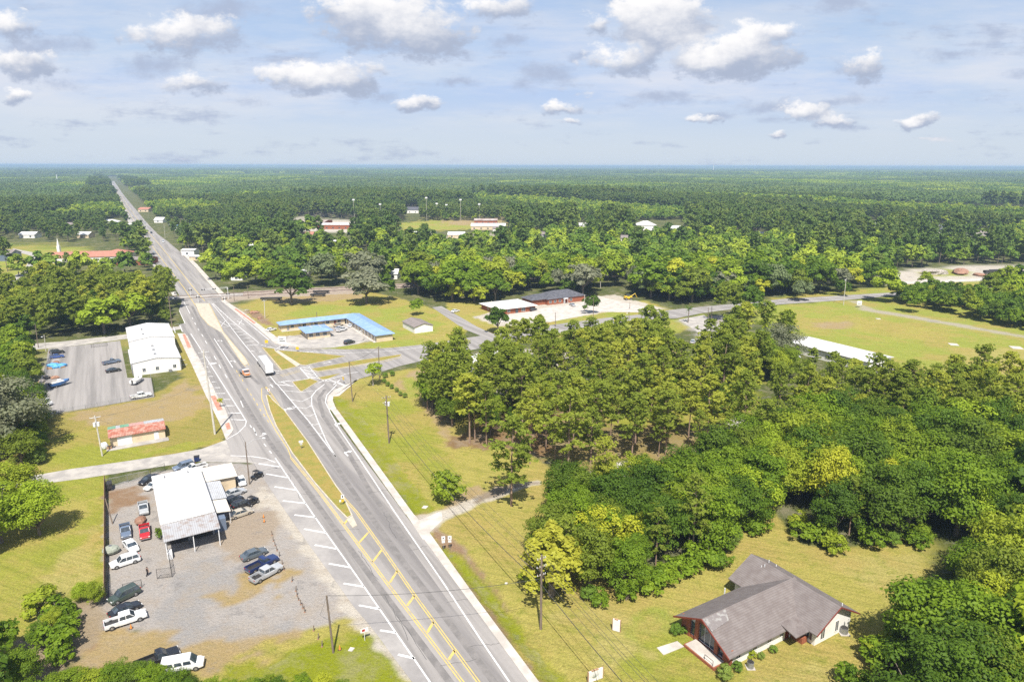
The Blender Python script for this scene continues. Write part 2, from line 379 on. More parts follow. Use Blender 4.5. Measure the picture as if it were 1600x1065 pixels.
# ---------------------------------------------------------------- ground
TH = R(30.7)                                     # the town grid is turned by this
EX = Vector((math.cos(TH), math.sin(TH), 0)); EY = Vector((-math.sin(TH), math.cos(TH), 0))
def wp(pts): return np.array([[*G(u, v)[:2]] for u, v in pts])
def inpoly(X, Y, P):
    c = np.zeros(X.shape, bool); n = len(P)
    bx = (X >= P[:,0].min()) & (X <= P[:,0].max()) & (Y >= P[:,1].min()) & (Y <= P[:,1].max())
    x = X[bx]; y = Y[bx]; cc = np.zeros(x.shape, bool)
    j = n-1
    for i in range(n):
        xi, yi, xj, yj = P[i,0], P[i,1], P[j,0], P[j,1]
        if yi != yj:
            cc ^= ((yi > y) != (yj > y)) & (x < (xj-xi)*(y-yi)/(yj-yi)+xi)
        j = i
    c[bx] = cc
    return c
def wob(X, Y, a=1.0, s=1.0):
    dx = a*(np.sin(X*.9*s+1.3*np.sin(Y*.53*s))+.6*np.sin(Y*1.9*s+X*.7*s)+.35*np.sin(4.1*X*s+2.7*Y*s))
    dy = a*(np.sin(Y*.83*s+1.1*np.sin(X*.61*s)+2)+.6*np.sin(X*1.7*s-Y*.6*s+1)+.35*np.sin(3.7*Y*s-3.1*X*s))
    return dx, dy
DIRT=(.40,.325,.245); DRY=(.43,.375,.098); LAWN=(.335,.345,.055); LUSH=(.265,.295,.018); FIELD=(.345,.375,.072); TAN=(.42,.31,.15); PALE=(.45,.39,.125)
STRAW=(.25,.155,.07); SOIL=(.31,.20,.12); GRAV=(.43,.395,.36); GRAVD=(.37,.35,.33); SAND=(.60,.545,.46); WHITE=(.72,.68,.62); WOODS=(.10,.10,.04); MEDB=(.36,.30,.085); PATCHG=(.20,.25,.04)
PAINT = [
 # lawns and fields (pixel polygons on the ground, colour, wobble in metres)
 ([(-260,900),(-200,690),(0,650),(60,640),(100,640),(245,612),(283,590),(275,548),(270,520),(300,521),(345,640),(354,690),(200,724),(60,752),(-100,790),(-260,860)], MEDB, 1.2),
 ([(60,690),(160,665),(165,700),(230,700),(350,680),(352,690),(200,724),(60,748)], LAWN, 2.5),
 ([(100,650),(240,622),(300,590),(330,640),(260,660),(150,668)], TAN, 3.0),
 ([(-300,900),(30,754),(164,742),(163,935),(110,980),(60,1060),(-200,1300),(-500,1200)], LAWN, .6),
 ([(40,790),(160,770),(162,800),(60,830)], DRY, 3),
 ([(60,880),(160,820),(162,900),(40,960)], PALE, 3),
 ([(500,1300),(150,1200),(100,1070),(160,985),(330,1020),(420,965),(560,960),(600,985),(660,1075),(760,1200)], DRY, 1.4),
 ([(360,1040),(460,1010),(590,985),(650,1066),(700,1150),(300,1150)], LUSH, 2.0),
 ([(230,1010),(330,980),(440,930),(470,990),(350,1040)], TAN, 3.0),
 ([(526,640),(519,622),(560,591),(640,576),(720,570),(760,640),(800,690),(900,760),(1000,900),(1130,840),(1200,790),(1250,850),(1300,860),(1440,838),(1465,850),(1440,920),(1400,1000),(1330,1080),(1300,1300),(900,1300),(838,1066),(750,944),(669,832),(647,803)], DRY, .25),
 ([(545,640),(600,610),(660,640),(700,720),(740,790),(690,790),(640,740)], LAWN, 3.0),
 ([(1040,975),(1100,1010),(1180,1040),(1150,1100),(1000,1090),(950,1010)], LAWN, 3.0),
 ([(990,960),(1050,940),(1060,985),(990,1010)], FIELD, 2.0),
 ([(880,950),(960,935),(1010,1010),(960,1050),(900,1000)], PALE, 3.0),
 ([(1290,880),(1440,850),(1420,920),(1300,900)], PALE, 3.0),
 ([(1150,1060),(1300,1020),(1330,1080),(1100,1120)], PALE, 3.0),
 ([(1000,920),(1100,880),(1180,850),(1240,860),(1160,905),(1060,950)], DRY, 2.0),
 # verges beside the kerb and the ditch
 ([(527,640),(519,620),(533,619),(560,640),(600,690),(680,800),(647,803)], LUSH, .5),
 ([(533,619),(560,600),(575,600),(556,622),(560,640)], MEDB, .5),
 ([(672,832),(684,822),(720,850),(760,900),(880,1065),(920,1120),(880,1120),(750,944)], SOIL, .4),
 ([(684,850),(716,860),(760,910),(885,1065),(850,1066),(745,925),(715,890)], LUSH, .6),
 ([(680,800),(647,803),(655,812),(720,790),(760,770),(740,755),(700,790)], TAN, .8),
 # pine glade
 ([(640,580),(690,575),(720,600),(700,700),(690,680),(655,625),(612,600)], TAN, 1.0),
 ([(625,590),(650,590),(655,620),(640,622)], FIELD, 1.0),
 ([(700,690),(800,640),(900,620),(1160,640),(1170,740),(1090,700),(960,740),(860,720),(800,700),(745,705)], STRAW, 2.5),
 ([(860,650),(1180,640),(1160,720),(940,735),(850,720)], (.30,.225,.09), 3.0),
 ([(900,600),(1180,590),(1160,660),(950,670)], LAWN, 5.0),
 ([(760,760),(850,730),(870,770),(830,830),(760,800)], DRY, 3.0),
 ([(990,560),(1060,540),(1040,600),(1000,600)], TAN, 2.0),
 ([(930,735),(990,720),(1000,745),(930,760)], WHITE, 1.6),
 ([(1130,660),(1160,650),(1170,668),(1135,670)], WHITE, 1.2),
 ([(650,806),(700,794),(740,776),(790,758),(845,748),(846,754),(800,768),(745,790),(700,812),(672,830)], SAND, .5),
 ([(395,722),(405,722),(455,804),(530,905),(590,984),(655,1070),(640,1075),(560,975),(470,860),(420,780)], SAND, .8),
 ([(740,776),(790,758),(845,750),(846,752),(800,764),(745,786)], (.30,.24,.17), .8),
 # motel field and blocks across the road
 ([(372,478),(400,466),(480,458),(560,452),(640,470),(700,490),(745,500),(720,530),(620,545),(440,546),(400,510)], DRY, .8),
 ([(470,475),(650,480),(700,505),(640,545),(560,520),(440,500)], FIELD, 4.0),
 ([(410,465),(470,462),(560,458),(570,466),(440,475)], TAN, 2.0),
 ([(700,470),(780,470),(800,500),(745,520),(690,490)], DRY, 2.0),
 ([(800,470),(1010,470),(1050,484),(1000,492),(860,508),(760,520),(740,505)], DRY, 1.0),
 ([(920,470),(1000,478),(990,492),(865,508),(870,500),(950,488)], FIELD, 1.5),
 ([(860,520),(1000,500),(1060,498),(1100,490),(1120,500),(1060,520),(900,545)], FIELD, 1.5),
 ([(1190,470),(1600,447),(1700,445),(1700,430),(1400,445),(1230,462)], FIELD, 2.0),
 ([(1170,482),(1225,475),(1320,470),(1390,463),(1600,456),(1750,452),(1750,660),(1590,640),(1480,600),(1390,575),(1240,530),(1180,500)], FIELD, 2.0),
 ([(1280,490),(1380,500),(1500,520),(1450,535),(1300,510)], DRY, 4.0),
 ([(1490,545),(1640,545),(1660,600),(1520,580)], PALE, 4.0),
 ([(1260,505),(1330,503),(1330,515),(1260,513)], TAN, 3.0),
 # lots
 ([(163,762),(240,738),(330,722),(404,724),(430,716),(562,906),(590,984),(540,965),(480,985),(420,960),(340,1000),(225,985),(100,1000),(130,950),(163,935)], GRAV, .7),
 ([(165,770),(215,760),(232,778),(180,800),(166,800)], SOIL, 1.2),
 ([(300,870),(400,905),(460,960),(420,1000),(330,1010),(240,990),(270,930)], GRAVD, 2.5),
 ([(335,850),(380,805),(430,800),(425,850),(400,872),(330,885)], DIRT, 3.0),
 ([(300,950),(440,900),(470,950),(420,985),(320,985)], GRAV, 2.5),
 ([(360,905),(440,895),(455,925),(370,925)], TAN, 3.0),
 ([(320,925),(370,915),(380,930),(330,940)], TAN, 2.5),
 ([(400,790),(430,800),(500,900),(560,980),(590,984),(560,930),(470,815),(430,770),(400,760)], SAND, 1.0),
 ([(165,985),(300,1000),(330,1020),(250,1040),(100,1040),(100,1000)], TAN, 2.5),
 ([(125,985),(152,980),(148,1020),(124,1018)], SOIL, 1.0),
 ([(60,940),(160,930),(160,990),(100,1060),(40,1050)], (.36,.28,.18), 2.0),
 ([(436,545),(440,525),(480,522),(560,497),(585,525),(600,530),(580,540),(520,545)], GRAV, .6),
 ([(560,536),(600,530),(640,533),(600,543),(500,545)], FIELD, .6),
 ([(740,495),(800,480),(900,468),(960,460),(1040,483),(1000,484),(950,487),(860,502),(780,510)], SAND, .8),
 ([(700,560),(780,545),(900,550),(930,590),(880,625),(700,615),(672,590)], SAND, 1.5),
 ([(1060,500),(1130,492),(1160,530),(1150,560),(1090,560),(1090,520)], GRAV, 1.0),
 ([(1330,470),(1342,470),(1362,483),(1440,495),(1600,524),(1700,541),(1700,545),(1600,528),(1430,498.5),(1348,485)], (.45,.40,.31), .5),
 ([(1380,425),(1440,420),(1500,415),(1700,415),(1700,440),(1600,436),(1470,441),(1380,443)], SAND, 1.5),
 ([(1430,425),(1480,420),(1530,425),(1500,432),(1440,433)], FIELD, 2.0),
 # left of the main road
 ([(0,542),(100,536),(190,522),(280,508),(275,545),(75,550),(60,640),(-60,660),(-60,545)], (.20,.22,.06), .8),
 ([(75,555),(100,548),(98,620),(65,630)], SAND, 1.5),
 ([(-40,395),(60,380),(140,400),(90,430),(-40,470)], FIELD, 4.0),
 ([(70,390),(130,385),(140,400),(90,420)], FIELD, 3.0),
 # town clearings
 ([(605,350),(680,344),(790,345),(780,356),(640,362)], FIELD, 4.0),
 ([(650,372),(800,362),(800,380),(620,380)], (.36,.33,.25), 4.0),
 ([(690,345),(790,343),(790,352),(700,352)], TAN, 4.0),
 ([(450,340),(560,345),(560,365),(450,360)], SAND, 4.0),
 ([(330,470),(345,458),(560,446),(560,458),(400,466),(350,474)], (.45,.37,.29), .8),
 ([(345,470),(380,488),(440,535),(455,545),(430,545),(342,474)], SAND, .4),
 ([(380,486),(405,486),(425,505),(440,512),(410,505)], SOIL, 1.0),
]
def build_ground():
    xs = np.concatenate([-np.geomspace(60000, 420, 26), np.linspace(-400, -132, 68), np.linspace(-130, 75, 342), np.linspace(77, 330, 100), np.geomspace(360, 60000, 26)])
    ys = np.concatenate([-np.geomspace(20000, 60, 14), np.linspace(-40, 60, 26), np.linspace(60.6, 190, 240), np.linspace(190.8, 420, 190), np.linspace(423, 900, 90), np.geomspace(930, 60000, 36)])
    X, Y = np.meshgrid(xs, ys); nx, ny = len(xs), len(ys)
    C = np.empty(X.shape+(3,), np.float32)
    C[:] = (.09,.115,.03)
    for poly, c, a in PAINT:
        dx, dy = wob(X, Y, a*.55, 1.0 if a < 1.5 else .45)
        far = np.clip(np.hypot(X, Y)/260, 1, 4)
        msk = inpoly(X+dx*far, Y+dy*far, wp(poly)); C[msk] = c
    # a soft blend of neighbouring colours
    for _ in range(1):
        C[1:-1,1:-1] = (C[1:-1,1:-1]*2+C[:-2,1:-1]+C[2:,1:-1]+C[1:-1,:-2]+C[1:-1,2:])/6
    Z = np.zeros_like(X)
    Z -= .04*(1+np.sin(X*.21)*np.cos(Y*.17))*.5
    for line, dep, wd in (([(545,640),(600,705),(655,775)], .35, 1.1), ([(688,850),(760,925),(830,1005),(905,1100)], .6, 1.6)):
        L = wp(line)
        D = np.full(X.shape, 1e9)
        for a, b in zip(L[:-1], L[1:]):
            ab = b-a; tt = np.clip(((X-a[0])*ab[0]+(Y-a[1])*ab[1])/(ab@ab), 0, 1)
            D = np.minimum(D, np.hypot(X-a[0]-tt*ab[0], Y-a[1]-tt*ab[1]))
        Z -= dep*np.exp(-(D/wd)**2)
    me = bpy.data.meshes.new("ground"); n = nx*ny
    me.vertices.add(n); me.vertices.foreach_set('co', np.stack([X, Y, Z], -1).astype(np.float32).ravel())
    i = np.arange(n).reshape(ny, nx)
    q = np.stack([i[:-1,:-1], i[:-1,1:], i[1:,1:], i[1:,:-1]], -1).reshape(-1, 4)
    me.loops.add(q.size); me.loops.foreach_set('vertex_index', q.ravel().astype(np.int32))
    me.polygons.add(len(q)); me.polygons.foreach_set('loop_start', np.arange(0, q.size, 4, dtype=np.int32))
    me.polygons.foreach_set('use_smooth', np.ones(len(q), bool))
    me.update(calc_edges=True)
    at = me.attributes.new('soil', 'FLOAT_COLOR', 'POINT')
    at.data.foreach_set('color', np.concatenate([C, np.ones(C.shape[:2]+(1,), np.float32)], -1).ravel())
    m = bpy.data.materials.new('ground_cover'); m.use_nodes = True
    t = NT(m.node_tree); b = t.n['Principled BSDF']; b.inputs['Roughness'].default_value = .96; b.inputs['Specular IOR Level'].default_value = .05
    co = t.add('ShaderNodeTexCoord').outputs['Object']
    a = t.add('ShaderNodeAttribute', attribute_name='soil').outputs['Color']
    mwm = t.add('ShaderNodeMapping', ins={0: co}); mwm.vector_type = 'TEXTURE'; mwm.inputs['Rotation'].default_value = (0, 0, TH0-.9); mwm.inputs['Scale'].default_value = (14.0, .8, 1.0)
    mow = t.noise(mwm.outputs[0], 1.0, 3.0, .6)
    n1 = t.noise(co, .055, 5.0, .65); n2 = t.noise(co, .45, 5.0, .7); n3 = t.noise(co, 2.6, 4.0, .7)
    # patches of drier and greener growth, then mown mottling, then blades
    sep = t.add('ShaderNodeSeparateColor', ins={0: a})
    green = t.ramp(t.m('SUBTRACT', sep.outputs[1], t.m('MULTIPLY', sep.outputs[2], 1.6)), .02, .18)   # grassy where blue is low
    tame = t.ramp(sep.outputs[2], .022, .036)
    green = t.m('MULTIPLY', green, t.m('ADD', t.m('MULTIPLY', tame, .7), .3))
    dry = t.mix(t.m('MULTIPLY', t.m('MULTIPLY', t.ramp(n1, .44, .62), green), .8), a, rgb((.45,.345,.11)))
    grn = t.mix(t.m('MULTIPLY', t.m('MULTIPLY', t.ramp(n2, .48, .72), green), .55), dry, rgb((.20,.245,.022)))
    br = t.mix(t.m('MULTIPLY', t.m('SUBTRACT', 1.0, green), t.m('MULTIPLY', t.ramp(n2, .5, .75), .45)), grn, rgb((.36,.27,.19)))
    dust = t.noise(co, .16, 6.0, .72)
    br = t.mix(t.m('MULTIPLY', t.m('MULTIPLY', t.m('SUBTRACT', 1.0, green), t.ramp(dust, .46, .66)), .5), br, rgb((.42,.35,.27)))
    br = t.mix(t.m('MULTIPLY', t.m('MULTIPLY', t.m('SUBTRACT', 1.0, green), t.ramp(dust, .44, .34)), .55), br, rgb((.25,.235,.225)))
    br = t.mix(t.m('MULTIPLY', t.m('MULTIPLY', t.ramp(mow, .42, .66), green), .34), br, rgb((.17,.19,.035)))
    k = t.m('ADD', t.m('MULTIPLY', n3, 1.3), .36)
    k = t.m('MULTIPLY', k, t.m('ADD', t.m('MULTIPLY', t.noise(co, 9.0, 3.0, .7), .9), .27))
    k = t.m('ADD', t.m('MULTIPLY', k, green), t.m('MULTIPLY', t.m('ADD', t.m('MULTIPLY', k, .5), .36), t.m('SUBTRACT', 1.0, green)))
    cfin = t.v('MULTIPLY', br, t.add('ShaderNodeCombineXYZ', ins={0: k, 1: k, 2: k}).outputs[0])
    t.put(b, 'Base Color', cfin)
    bp = t.add('ShaderNodeBump', ins={'Height': t.noise(co, 1.7, 6.0, .75), 'Strength': 1.0, 'Distance': .30}); t.put(b, 'Normal', bp.outputs[0])
    me.materials.append(m)
    o = bpy.data.objects.new('ground', me); col.objects.link(o)
    tag(o, 'mown grass, dry lawns, gravel and bare sand around the road junction', None, None, 'structure')
build_ground()

# ---------------------------------------------------------------- roads
def sheet(name, pts, z, m, parent=None):
    mb = MB(); mb.poly([(*G(u, v)[:2], z) for u, v in pts])
    if mb_area(mb.v) < 0: mb.f[0].reverse()
    return mb.build(name, M[m], parent)
def mb_area(v): return sum(v[i][0]*v[(i+1)%len(v)][1]-v[(i+1)%len(v)][0]*v[i][1] for i in range(len(v)))
def slabpx(name, pts, z1, m, parent=None, z0=-.1):
    P = [(*G(u, v)[:2],) for u, v in pts]
    if sum(P[i][0]*P[(i+1)%len(P)][1]-P[(i+1)%len(P)][0]*P[i][1] for i in range(len(P))) < 0: P.reverse()
    return MB().prism(P, z0, z1).build(name, M[m], parent)
LEFT = [(700,1145),(645,1066),(612,1022),(584,984),(551,945),(527,911),(483,851),(450,804),(420,760),(395,722),(362,712),(353,687),(365,671),(351,637),(337,614),(322,581),(313,563),(303,546),(293,525),(289,521),(284,518),(279,508),(289,504),(279.6,484.5),(284,471),(279,459),(267.5,439),(245,414),(228,384),(217.5,364),(205,342),(190,315),(179.5,295),(174.5,283)]
RIGHT = [(177.5,283),(184,293),(196,308),(213,328),(231,350),(247,366),(262,377),(281,393),(303,416),(330.5,448),(341,459),(348,471),(371,491),(394,506),(420,528),(429,537),(443,540),(470,545),(520,545),(540,545.6),(585,544.5),(612,543),(662,538),(760,523),(865,507),(950,496),(1012,490),(1047,484),(1117,477),(1175,472),(1220,467),(1390,457),(1467,452),(1600,446),(1750,437),
         (1750,446),(1600,455),(1390,462.5),(1317,469),(1225,475),(1165,480),(1097,489),(1057,497),(995,500),(920,511),(865,522),(780,538),(700,554),(623,572),(601,579),(577,587),(560,592),(538,601),(522,609),(514,618),(511,627),(513,640),(632,802),(662,842),(750,962),(825,1065),(885,1147)]
road = sheet('road', LEFT+RIGHT, .012, 'asphalt'); struct(road); struct(sheet('road_shoulder', [(404,724),(430,716),(487,801),(562,907),(672,1066),(735,1160),(715,1160),(645,1066),(612,1022),(584,984),(551,945),(527,911),(483,851),(450,804),(420,760)], .016, 'shoulder_pale'))
road['label'] = 'sun bleached grey asphalt of the highway and its junction'
# the darker repaved lanes right of the median
sheet('lane_surface', [(433,600),(453,623.6),(481,656),(525,713.7),(562,745),(645,860),(790,1065),(850,1147),(820,1147),(747,1065),(650,932),(557,800),(535,775),(480,695),(445,642)], .018, 'asphalt_dark', road)
_q = [(176,283),(186,300),(204,326),(231,360)]; _l = [(174,283),(187,309),(203,338),(221,368)]
_P = [G(*p) for p in _q]; _L = [G(*p) for p in _l]
mb_ = MB(); mb_.poly([(p.x-1, p.y, .008) for p in _L]+[(p.x, p.y, .008) for p in _P[::-1]]); mb_.v = [(x+(-5.5 if i < 4 else 6.5), y, z) for i, (x, y, z) in enumerate(mb_.v)]; mb_.f = [mb_.f[0][::-1]]; struct(mb_.build('road_shoulder', M['concrete_old']))
side = sheet('side_street', [(362,711),(395,721),(404,724),(380,722),(300,721),(131,747),(37,759),(-60,775),(-60,765),(28,747),(112,732),(180,722.6),(270,709),(315,701),(353,687)], .016, 'concrete_old'); struct(side)
drv = sheet('driveway', [(633,801),(648,804),(655,812),(690,798),(692,812),(671,832),(661,843)], .020, 'concrete'); struct(drv)
slabpx('pavement', [(517,640),(527,640),(647,804),(633,803)], .10, 'concrete').__setitem__('kind', 'structure')
slabpx('pavement', [(662,842),(671,832),(750,942),(842,1065),(905,1150),(885,1150),(825,1065),(750,962)], .10, 'concrete').__setitem__('kind', 'structure')
slabpx('pavement', [(560,591),(560,593),(538,602),(522,609.5),(514,618),(511,627),(513,640),(526,640),(520,626),(521,619),(530,618.5),(547,604)], .10, 'concrete').__setitem__('kind', 'structure')
pv = slabpx('pavement', [(277,521),(289,521),(293,525),(303,546),(313,563),(322,581),(337,614),(351,637),(365,671),(362,676),(353,687),(344,663),(326,626),(322,619),(300.7,572),(288,545)], .12, 'concrete'); struct(pv)
for q in ([(285,522),(289,522),(299,543),(293.5,544)], [(329,619),(336,618),(348.5,640.5),(340,641.7)], [(351.5,662),(358,660),(361,670),(355,672)]): sheet('red_paving', q, .126, 'red_paver', pv)
pv2 = slabpx('pavement', [(345,470),(351,469),(380,488),(402,505),(440,532),(470,541),(443,539.5),(429,536.5),(420,527.5),(394,505.5),(371,490.5)], .12, 'concrete'); struct(pv2)
sheet('red_paving', [(366,483),(369,482),(400,505),(397,506)], .126, 'red_paver', pv2)
pv3 = slabpx('pavement', [(341.5,459),(331,448),(303.5,416),(281.5,393),(284.5,391),(308,413),(338,446),(350,458)], .12, 'concrete'); struct(pv3)
slabpx('pavement', [(277,461),(265,440),(243,414),(226,384),(222,384),(239,415),(258,441),(270,462)], .12, 'concrete').__setitem__('kind', 'structure')
# lanes and lots of the far side
for nm, q, mt in (('parking_lot', [(75,545),(187.7,532),(199,590),(236,590),(241.5,620),(75,647.5),(63.5,618.5),(70,600)], 'asphalt'),
              ('side_street', [(-60,548),(0,541),(100,533),(190,523),(282,509),(283,514),(200,529),(100,542),(0,551),(-60,560)], 'concrete_old'),
              ('parking_lot', [(440,541),(452,524),(480,529),(520,520),(545,497),(585,527),(560,537),(520,543),(470,544)], 'concrete_old'),
              ('side_street', [(675,480),(690,478),(745,510),(790,530),(770,532),(725,514)], 'asphalt'),
              ('parking_lot', [(780,503),(800,487),(905,474),(935,462),(965,470),(1035,486),(1000,488),(940,487),(860,503)], 'concrete'),
              ('driveway', [(1060,499),(1100,492),(1120,505),(1135,530),(1120,545),(1085,515)], 'concrete_old'),
              
              ('path', [(1370,441),(1480,437),(1700,428),(1700,431),(1480,441),(1370,446)], 'concrete'),
              ('side_street', [(0,440),(35,425),(50,400),(20,392),(20,388),(60,396),(50,420),(30,440),(0,455)], 'concrete_old'),
              ('parking_lot', [(160,560),(0,0),(0,0)], None)):
    if mt: struct(sheet(nm, q, .014, mt))

def ribbon(mb, P, w, z, dash=None):
    """a painted line of width w along world points P; dash=(on, off) in metres"""
    P = [Vector((p[0], p[1], 0)) for p in P]
    if dash:
        on, off = dash; segs = []; acc = 0
        for a, b in zip(P[:-1], P[1:]):
            L = (b-a).length; d = (b-a)/L; s = -acc
            while s < L:
                s0, s1 = max(0, s), min(L, s+on)
                if s1 > s0: segs.append((a+d*s0, a+d*s1))
                s += on+off
            acc = L-(s-(on+off))
        for a, b in segs: ribbon(mb, [a, b], w, z)
        return
    Lf, Rt = [], []
    for i, p in enumerate(P):
        d = (P[min(i+1, len(P)-1)]-P[max(i-1, 0)]).normalized(); nrm = Vector((-d.y, d.x, 0))*w/2
        Lf.append(p+nrm); Rt.append(p-nrm)
    for i in range(len(P)-1):
        mb.poly([(Rt[i].x, Rt[i].y, z), (Rt[i+1].x, Rt[i+1].y, z), (Lf[i+1].x, Lf[i+1].y, z), (Lf[i].x, Lf[i].y, z)])
def pl(pts): return [G(u, v) for u, v in pts]
Z2 = lambda x, y: (270+x/8.877, 440+y/8.877)
Z1 = lambda x, y: (380+x/8.877, 520+y/8.877)
wm = MB(); MZ = .030
for q in ([(430,715),(487,800),(562,906),(672,1065),(730,1145)], [(526,601),(510.6,617),(508.4,628),(513,638),(530,670),(559,712.6),(617,800),(690,906),(750,997),(796,1065),(850,1145)],
          [(433,600),(453,623.6),(481,656),(525,713.7)], [(507,600),(494,610),(487,619),(487,632.6),(497,658.6),(509.5,688),(525,714)],
          [(442,610),(472,612.4),(494,609.6)], [(454,624),(472,627),(486,620)], [(463,636),(478,637.7),(487,633)], [(473.5,648.4),(484.7,649.5),(491.5,646.7)], [(485,662),(492.6,663.6),(497,661.4)], [(497,676.6),(501.6,677.7),(505,675.5)],
          [(298,521),(385,658)], [(385,658),(383,665),(372,676),(354,686)], [(360,711.5),(395,713),(415,716),(430,722)],
          [(334.5,528.7),(363.8,574)], [(331,474),(353,501),(382.6,539),(395,554),(432,600)], [(333,474),(363.5,502),(405,536)], [(407.6,538.6),(440,546),(487,550),(540,551.5),(612,548),(662,542)],
          [(287,471),(297,490)], [(280,485),(289,505)], [(272,507),(289,505)], [(271,510),(274,520)], [(281,508),(285,518)],
          [(433,597),(441,597),(453,602)], [(434,597.5),(456,594.5),(485,591)], [(487,548.5),(520,550)],
          [(342,459),(372,491),(420,531)], [(325,473),(346,471)], [(288,472),(303,472)],
          [(340,501),(357,499)], [(348,511),(361,510)], [(343,502),(358,510)], [(345,510),(352,501)], [(364,499),(378,498)], [(372,509),(391,507)], [(370,501),(382,507)], [(373,507),(378,500)],
          [(865,519),(920,508.5),(995,498),(1057,493)], [(1100,487),(1225,473),(1317,467.5)], [(1120,479),(1220,469),(1390,459)]):
    ribbon(wm, pl(q), .24, MZ)
for a in ((404,724,437,729),(416,740,450,746),(429,760,462,765),(442,782,478,786),(460,804,493,808),(475,826,509,832),(492,851,526,857),(514,880,547,886),(537,911,568,916),(561,945,593,951),(594,984,618,988),(622,1022,648,1028),
          (333,605.4,344,605.4),(336.4,614.4,352,614.4),(343,623.4,360,624),(349,633.6,367,633.6),(355.6,644.7,376,645),(361,655,382.6,656),(314.8,567.6,322,567.6),(318.7,573,325.5,573),(320.4,580.5,328.8,580.5),(326.6,587.8,333.3,587.8),(330.5,596.3,337.8,596.3)):
    ribbon(wm, pl([(a[0], a[1]), (a[2], a[3])]), .42, MZ)
for a in (((800,655),(920,650)),((870,700),(970,695)),((920,745),(1030,720)),((960,790),(1080,775)),((1000,840),(1130,820)),((1030,885),(1200,870)),((1110,965),(1230,970)),((640,380),(680,420)),((690,450),(740,450)),((740,500),(800,495)),((745,570),(870,600))):
    ribbon(wm, pl([Z2(*a[0]), Z2(*a[1])]), .35, MZ)
for a in (((110,250),(240,262)),((230,325),(300,330)),((320,385),(375,390)),((370,450),(410,452)),((400,515),(500,530)),((390,552),(500,555)),((470,685),(640,662)),((480,715),(700,735))):
    ribbon(wm, pl([Z1(*a[0]), Z1(*a[1])]), .35, MZ)
for a in ((390.5,664,393,667.6),(398,673.8,401,677.7),(412.5,693,416,697),(421,704,424.3,708),(300,496,301.5,498.5),(304,504,306,507),(309.2,513,311.2,516.5),(315,522,317.5,526),(320.6,532.5,323.5,537),(334.6,556,338,562),(342,569.5,345,575),(351.5,584.5,355,590),(376,626,380,636),(396,668,401,680)):
    ribbon(wm, pl([(a[0], a[1]), (a[2], a[3])]), .22, MZ)
# ladder crossing
for i in range(9):
    f = i/8; a = Vector(Z1(800+120*f, 480+150*f)); b = Vector(Z1(915+140*f, 462+165*f))
    ribbon(wm, pl([(a.x, a.y), (b.x, b.y)]), .45, MZ)
for q in ([Z1(790,485), Z1(935,650)], [Z1(905,462), Z1(1060,640)], [Z1(1090,655), Z1(1270,680), Z1(1420,740)], [Z1(1160,640), Z1(1330,690), Z1(1440,735)], [Z1(1250,720), Z1(1340,650)], [Z1(450,225), Z1(550,170)], [Z1(540,235), Z1(620,180)], [Z1(1400,570), Z1(1597,540)], [Z1(1040,690), Z1(1190,640), Z1(1390,590)]):
    ribbon(wm, pl(q), .3, MZ)
def arrow(u, v, ang, kind, s=1.0):
    o = G(u, v); c, sn = math.cos(ang), math.sin(ang)
    def T(x, y): return (o.x+(x*c-y*sn)*s, o.y+(x*sn+y*c)*s, MZ)
    if kind == 'straight': shp = [[(-.12,-1.6),(.12,-1.6),(.12,.5),(-.12,.5)], [(-.45,.5),(.45,.5),(0,1.6)]]
    else:
        k = 1 if kind == 'right' else -1
        shp = [[(-.15,-1.6),(.15,-1.6),(.15,.35),(-.15,.35)], [(-.15*k,.3501),(.9*k,.3501),(.9*k,.75),(-.15*k,.75)], [(.901*k,-.15),(1.7*k,.55),(.901*k,1.25)]]
    for p in shp: wm.poly([T(x, y) for x, y in (p if mb_area([(x, y) for x, y in p]) > 0 else p[::-1])])
RD = math.atan2(*(G(562,906)-G(672,1065))[:2][::-1])-math.pi/2
arrow(524.5,664,RD,'right',1.15); arrow(540,708,RD,'right',1.15); arrow(346,532,RD,'left',1.0); arrow(366.5,564,RD,'left',1.0); arrow(424.5,602.5,RD,'straight',1.2); arrow(482,550,RD-1.6,'straight',1.1); arrow(512,566,RD-1.3,'straight',1.1); arrow(413,679,RD-1.2,'left',.9)
ribbon(wm, pl([(326,568.6),(338,567)]), 1.5, MZ)
wm.build('white_marking', M['paint_white'], road)
ld = MB()
for q in ([(760,1130),(703,1065),(583,905),(505,800),(462,742),(428,700),(398,655),(372,612),(345,560),(318,515),(300,478)], [(405,600),(388,584),(366,556),(350,536),(338,515)],
          [(855,1150),(772,1065),(640,890),(560,780),(500,690),(455,630),(420,590)], [(640,850),(580,770),(540,700),(505,650),(498,622),(508,608)]):
    P_ = pl(q); ribbon(ld, P_, 1.1, .0215)
ld.build('worn_lane', M['lane_dark'], road)
ck = MB()
def crack(u0, v0, u1, v1, j=2.0, n=9):
    a = G(u0, v0); b = G(u1, v1); P_ = [a.lerp(b, i/n)+Vector((random.uniform(-j, j)*.12, random.uniform(-j, j)*.12, 0)) for i in range(n+1)]; ribbon(ck, P_, .07, .0255)
for c_ in ((470,770,500,775),(430,690,455,688),(560,860,590,905),(600,930,640,1000),(520,830,560,826),(700,940,738,934),(640,860,668,852),(575,770,610,764),(405,650,432,645),(365,585,392,582),(690,1040,742,1030),(450,740,470,780),(620,960,668,1030),(545,720,585,716),(735,1010,790,1003),(340,545,365,543),(600,800,618,840),(480,680,512,678)): crack(*c_)
ck.build('crack', M['crack_seal'], road)
fc = bpy.data.curves.new('lettering', 'FONT'); fc.body = 'ONLY'; fc.size = 2.6; fc.align_x = 'CENTER'; fc.space_character = .95
fo = bpy.data.objects.new('lettering', fc); col.objects.link(fo); fo.parent = road
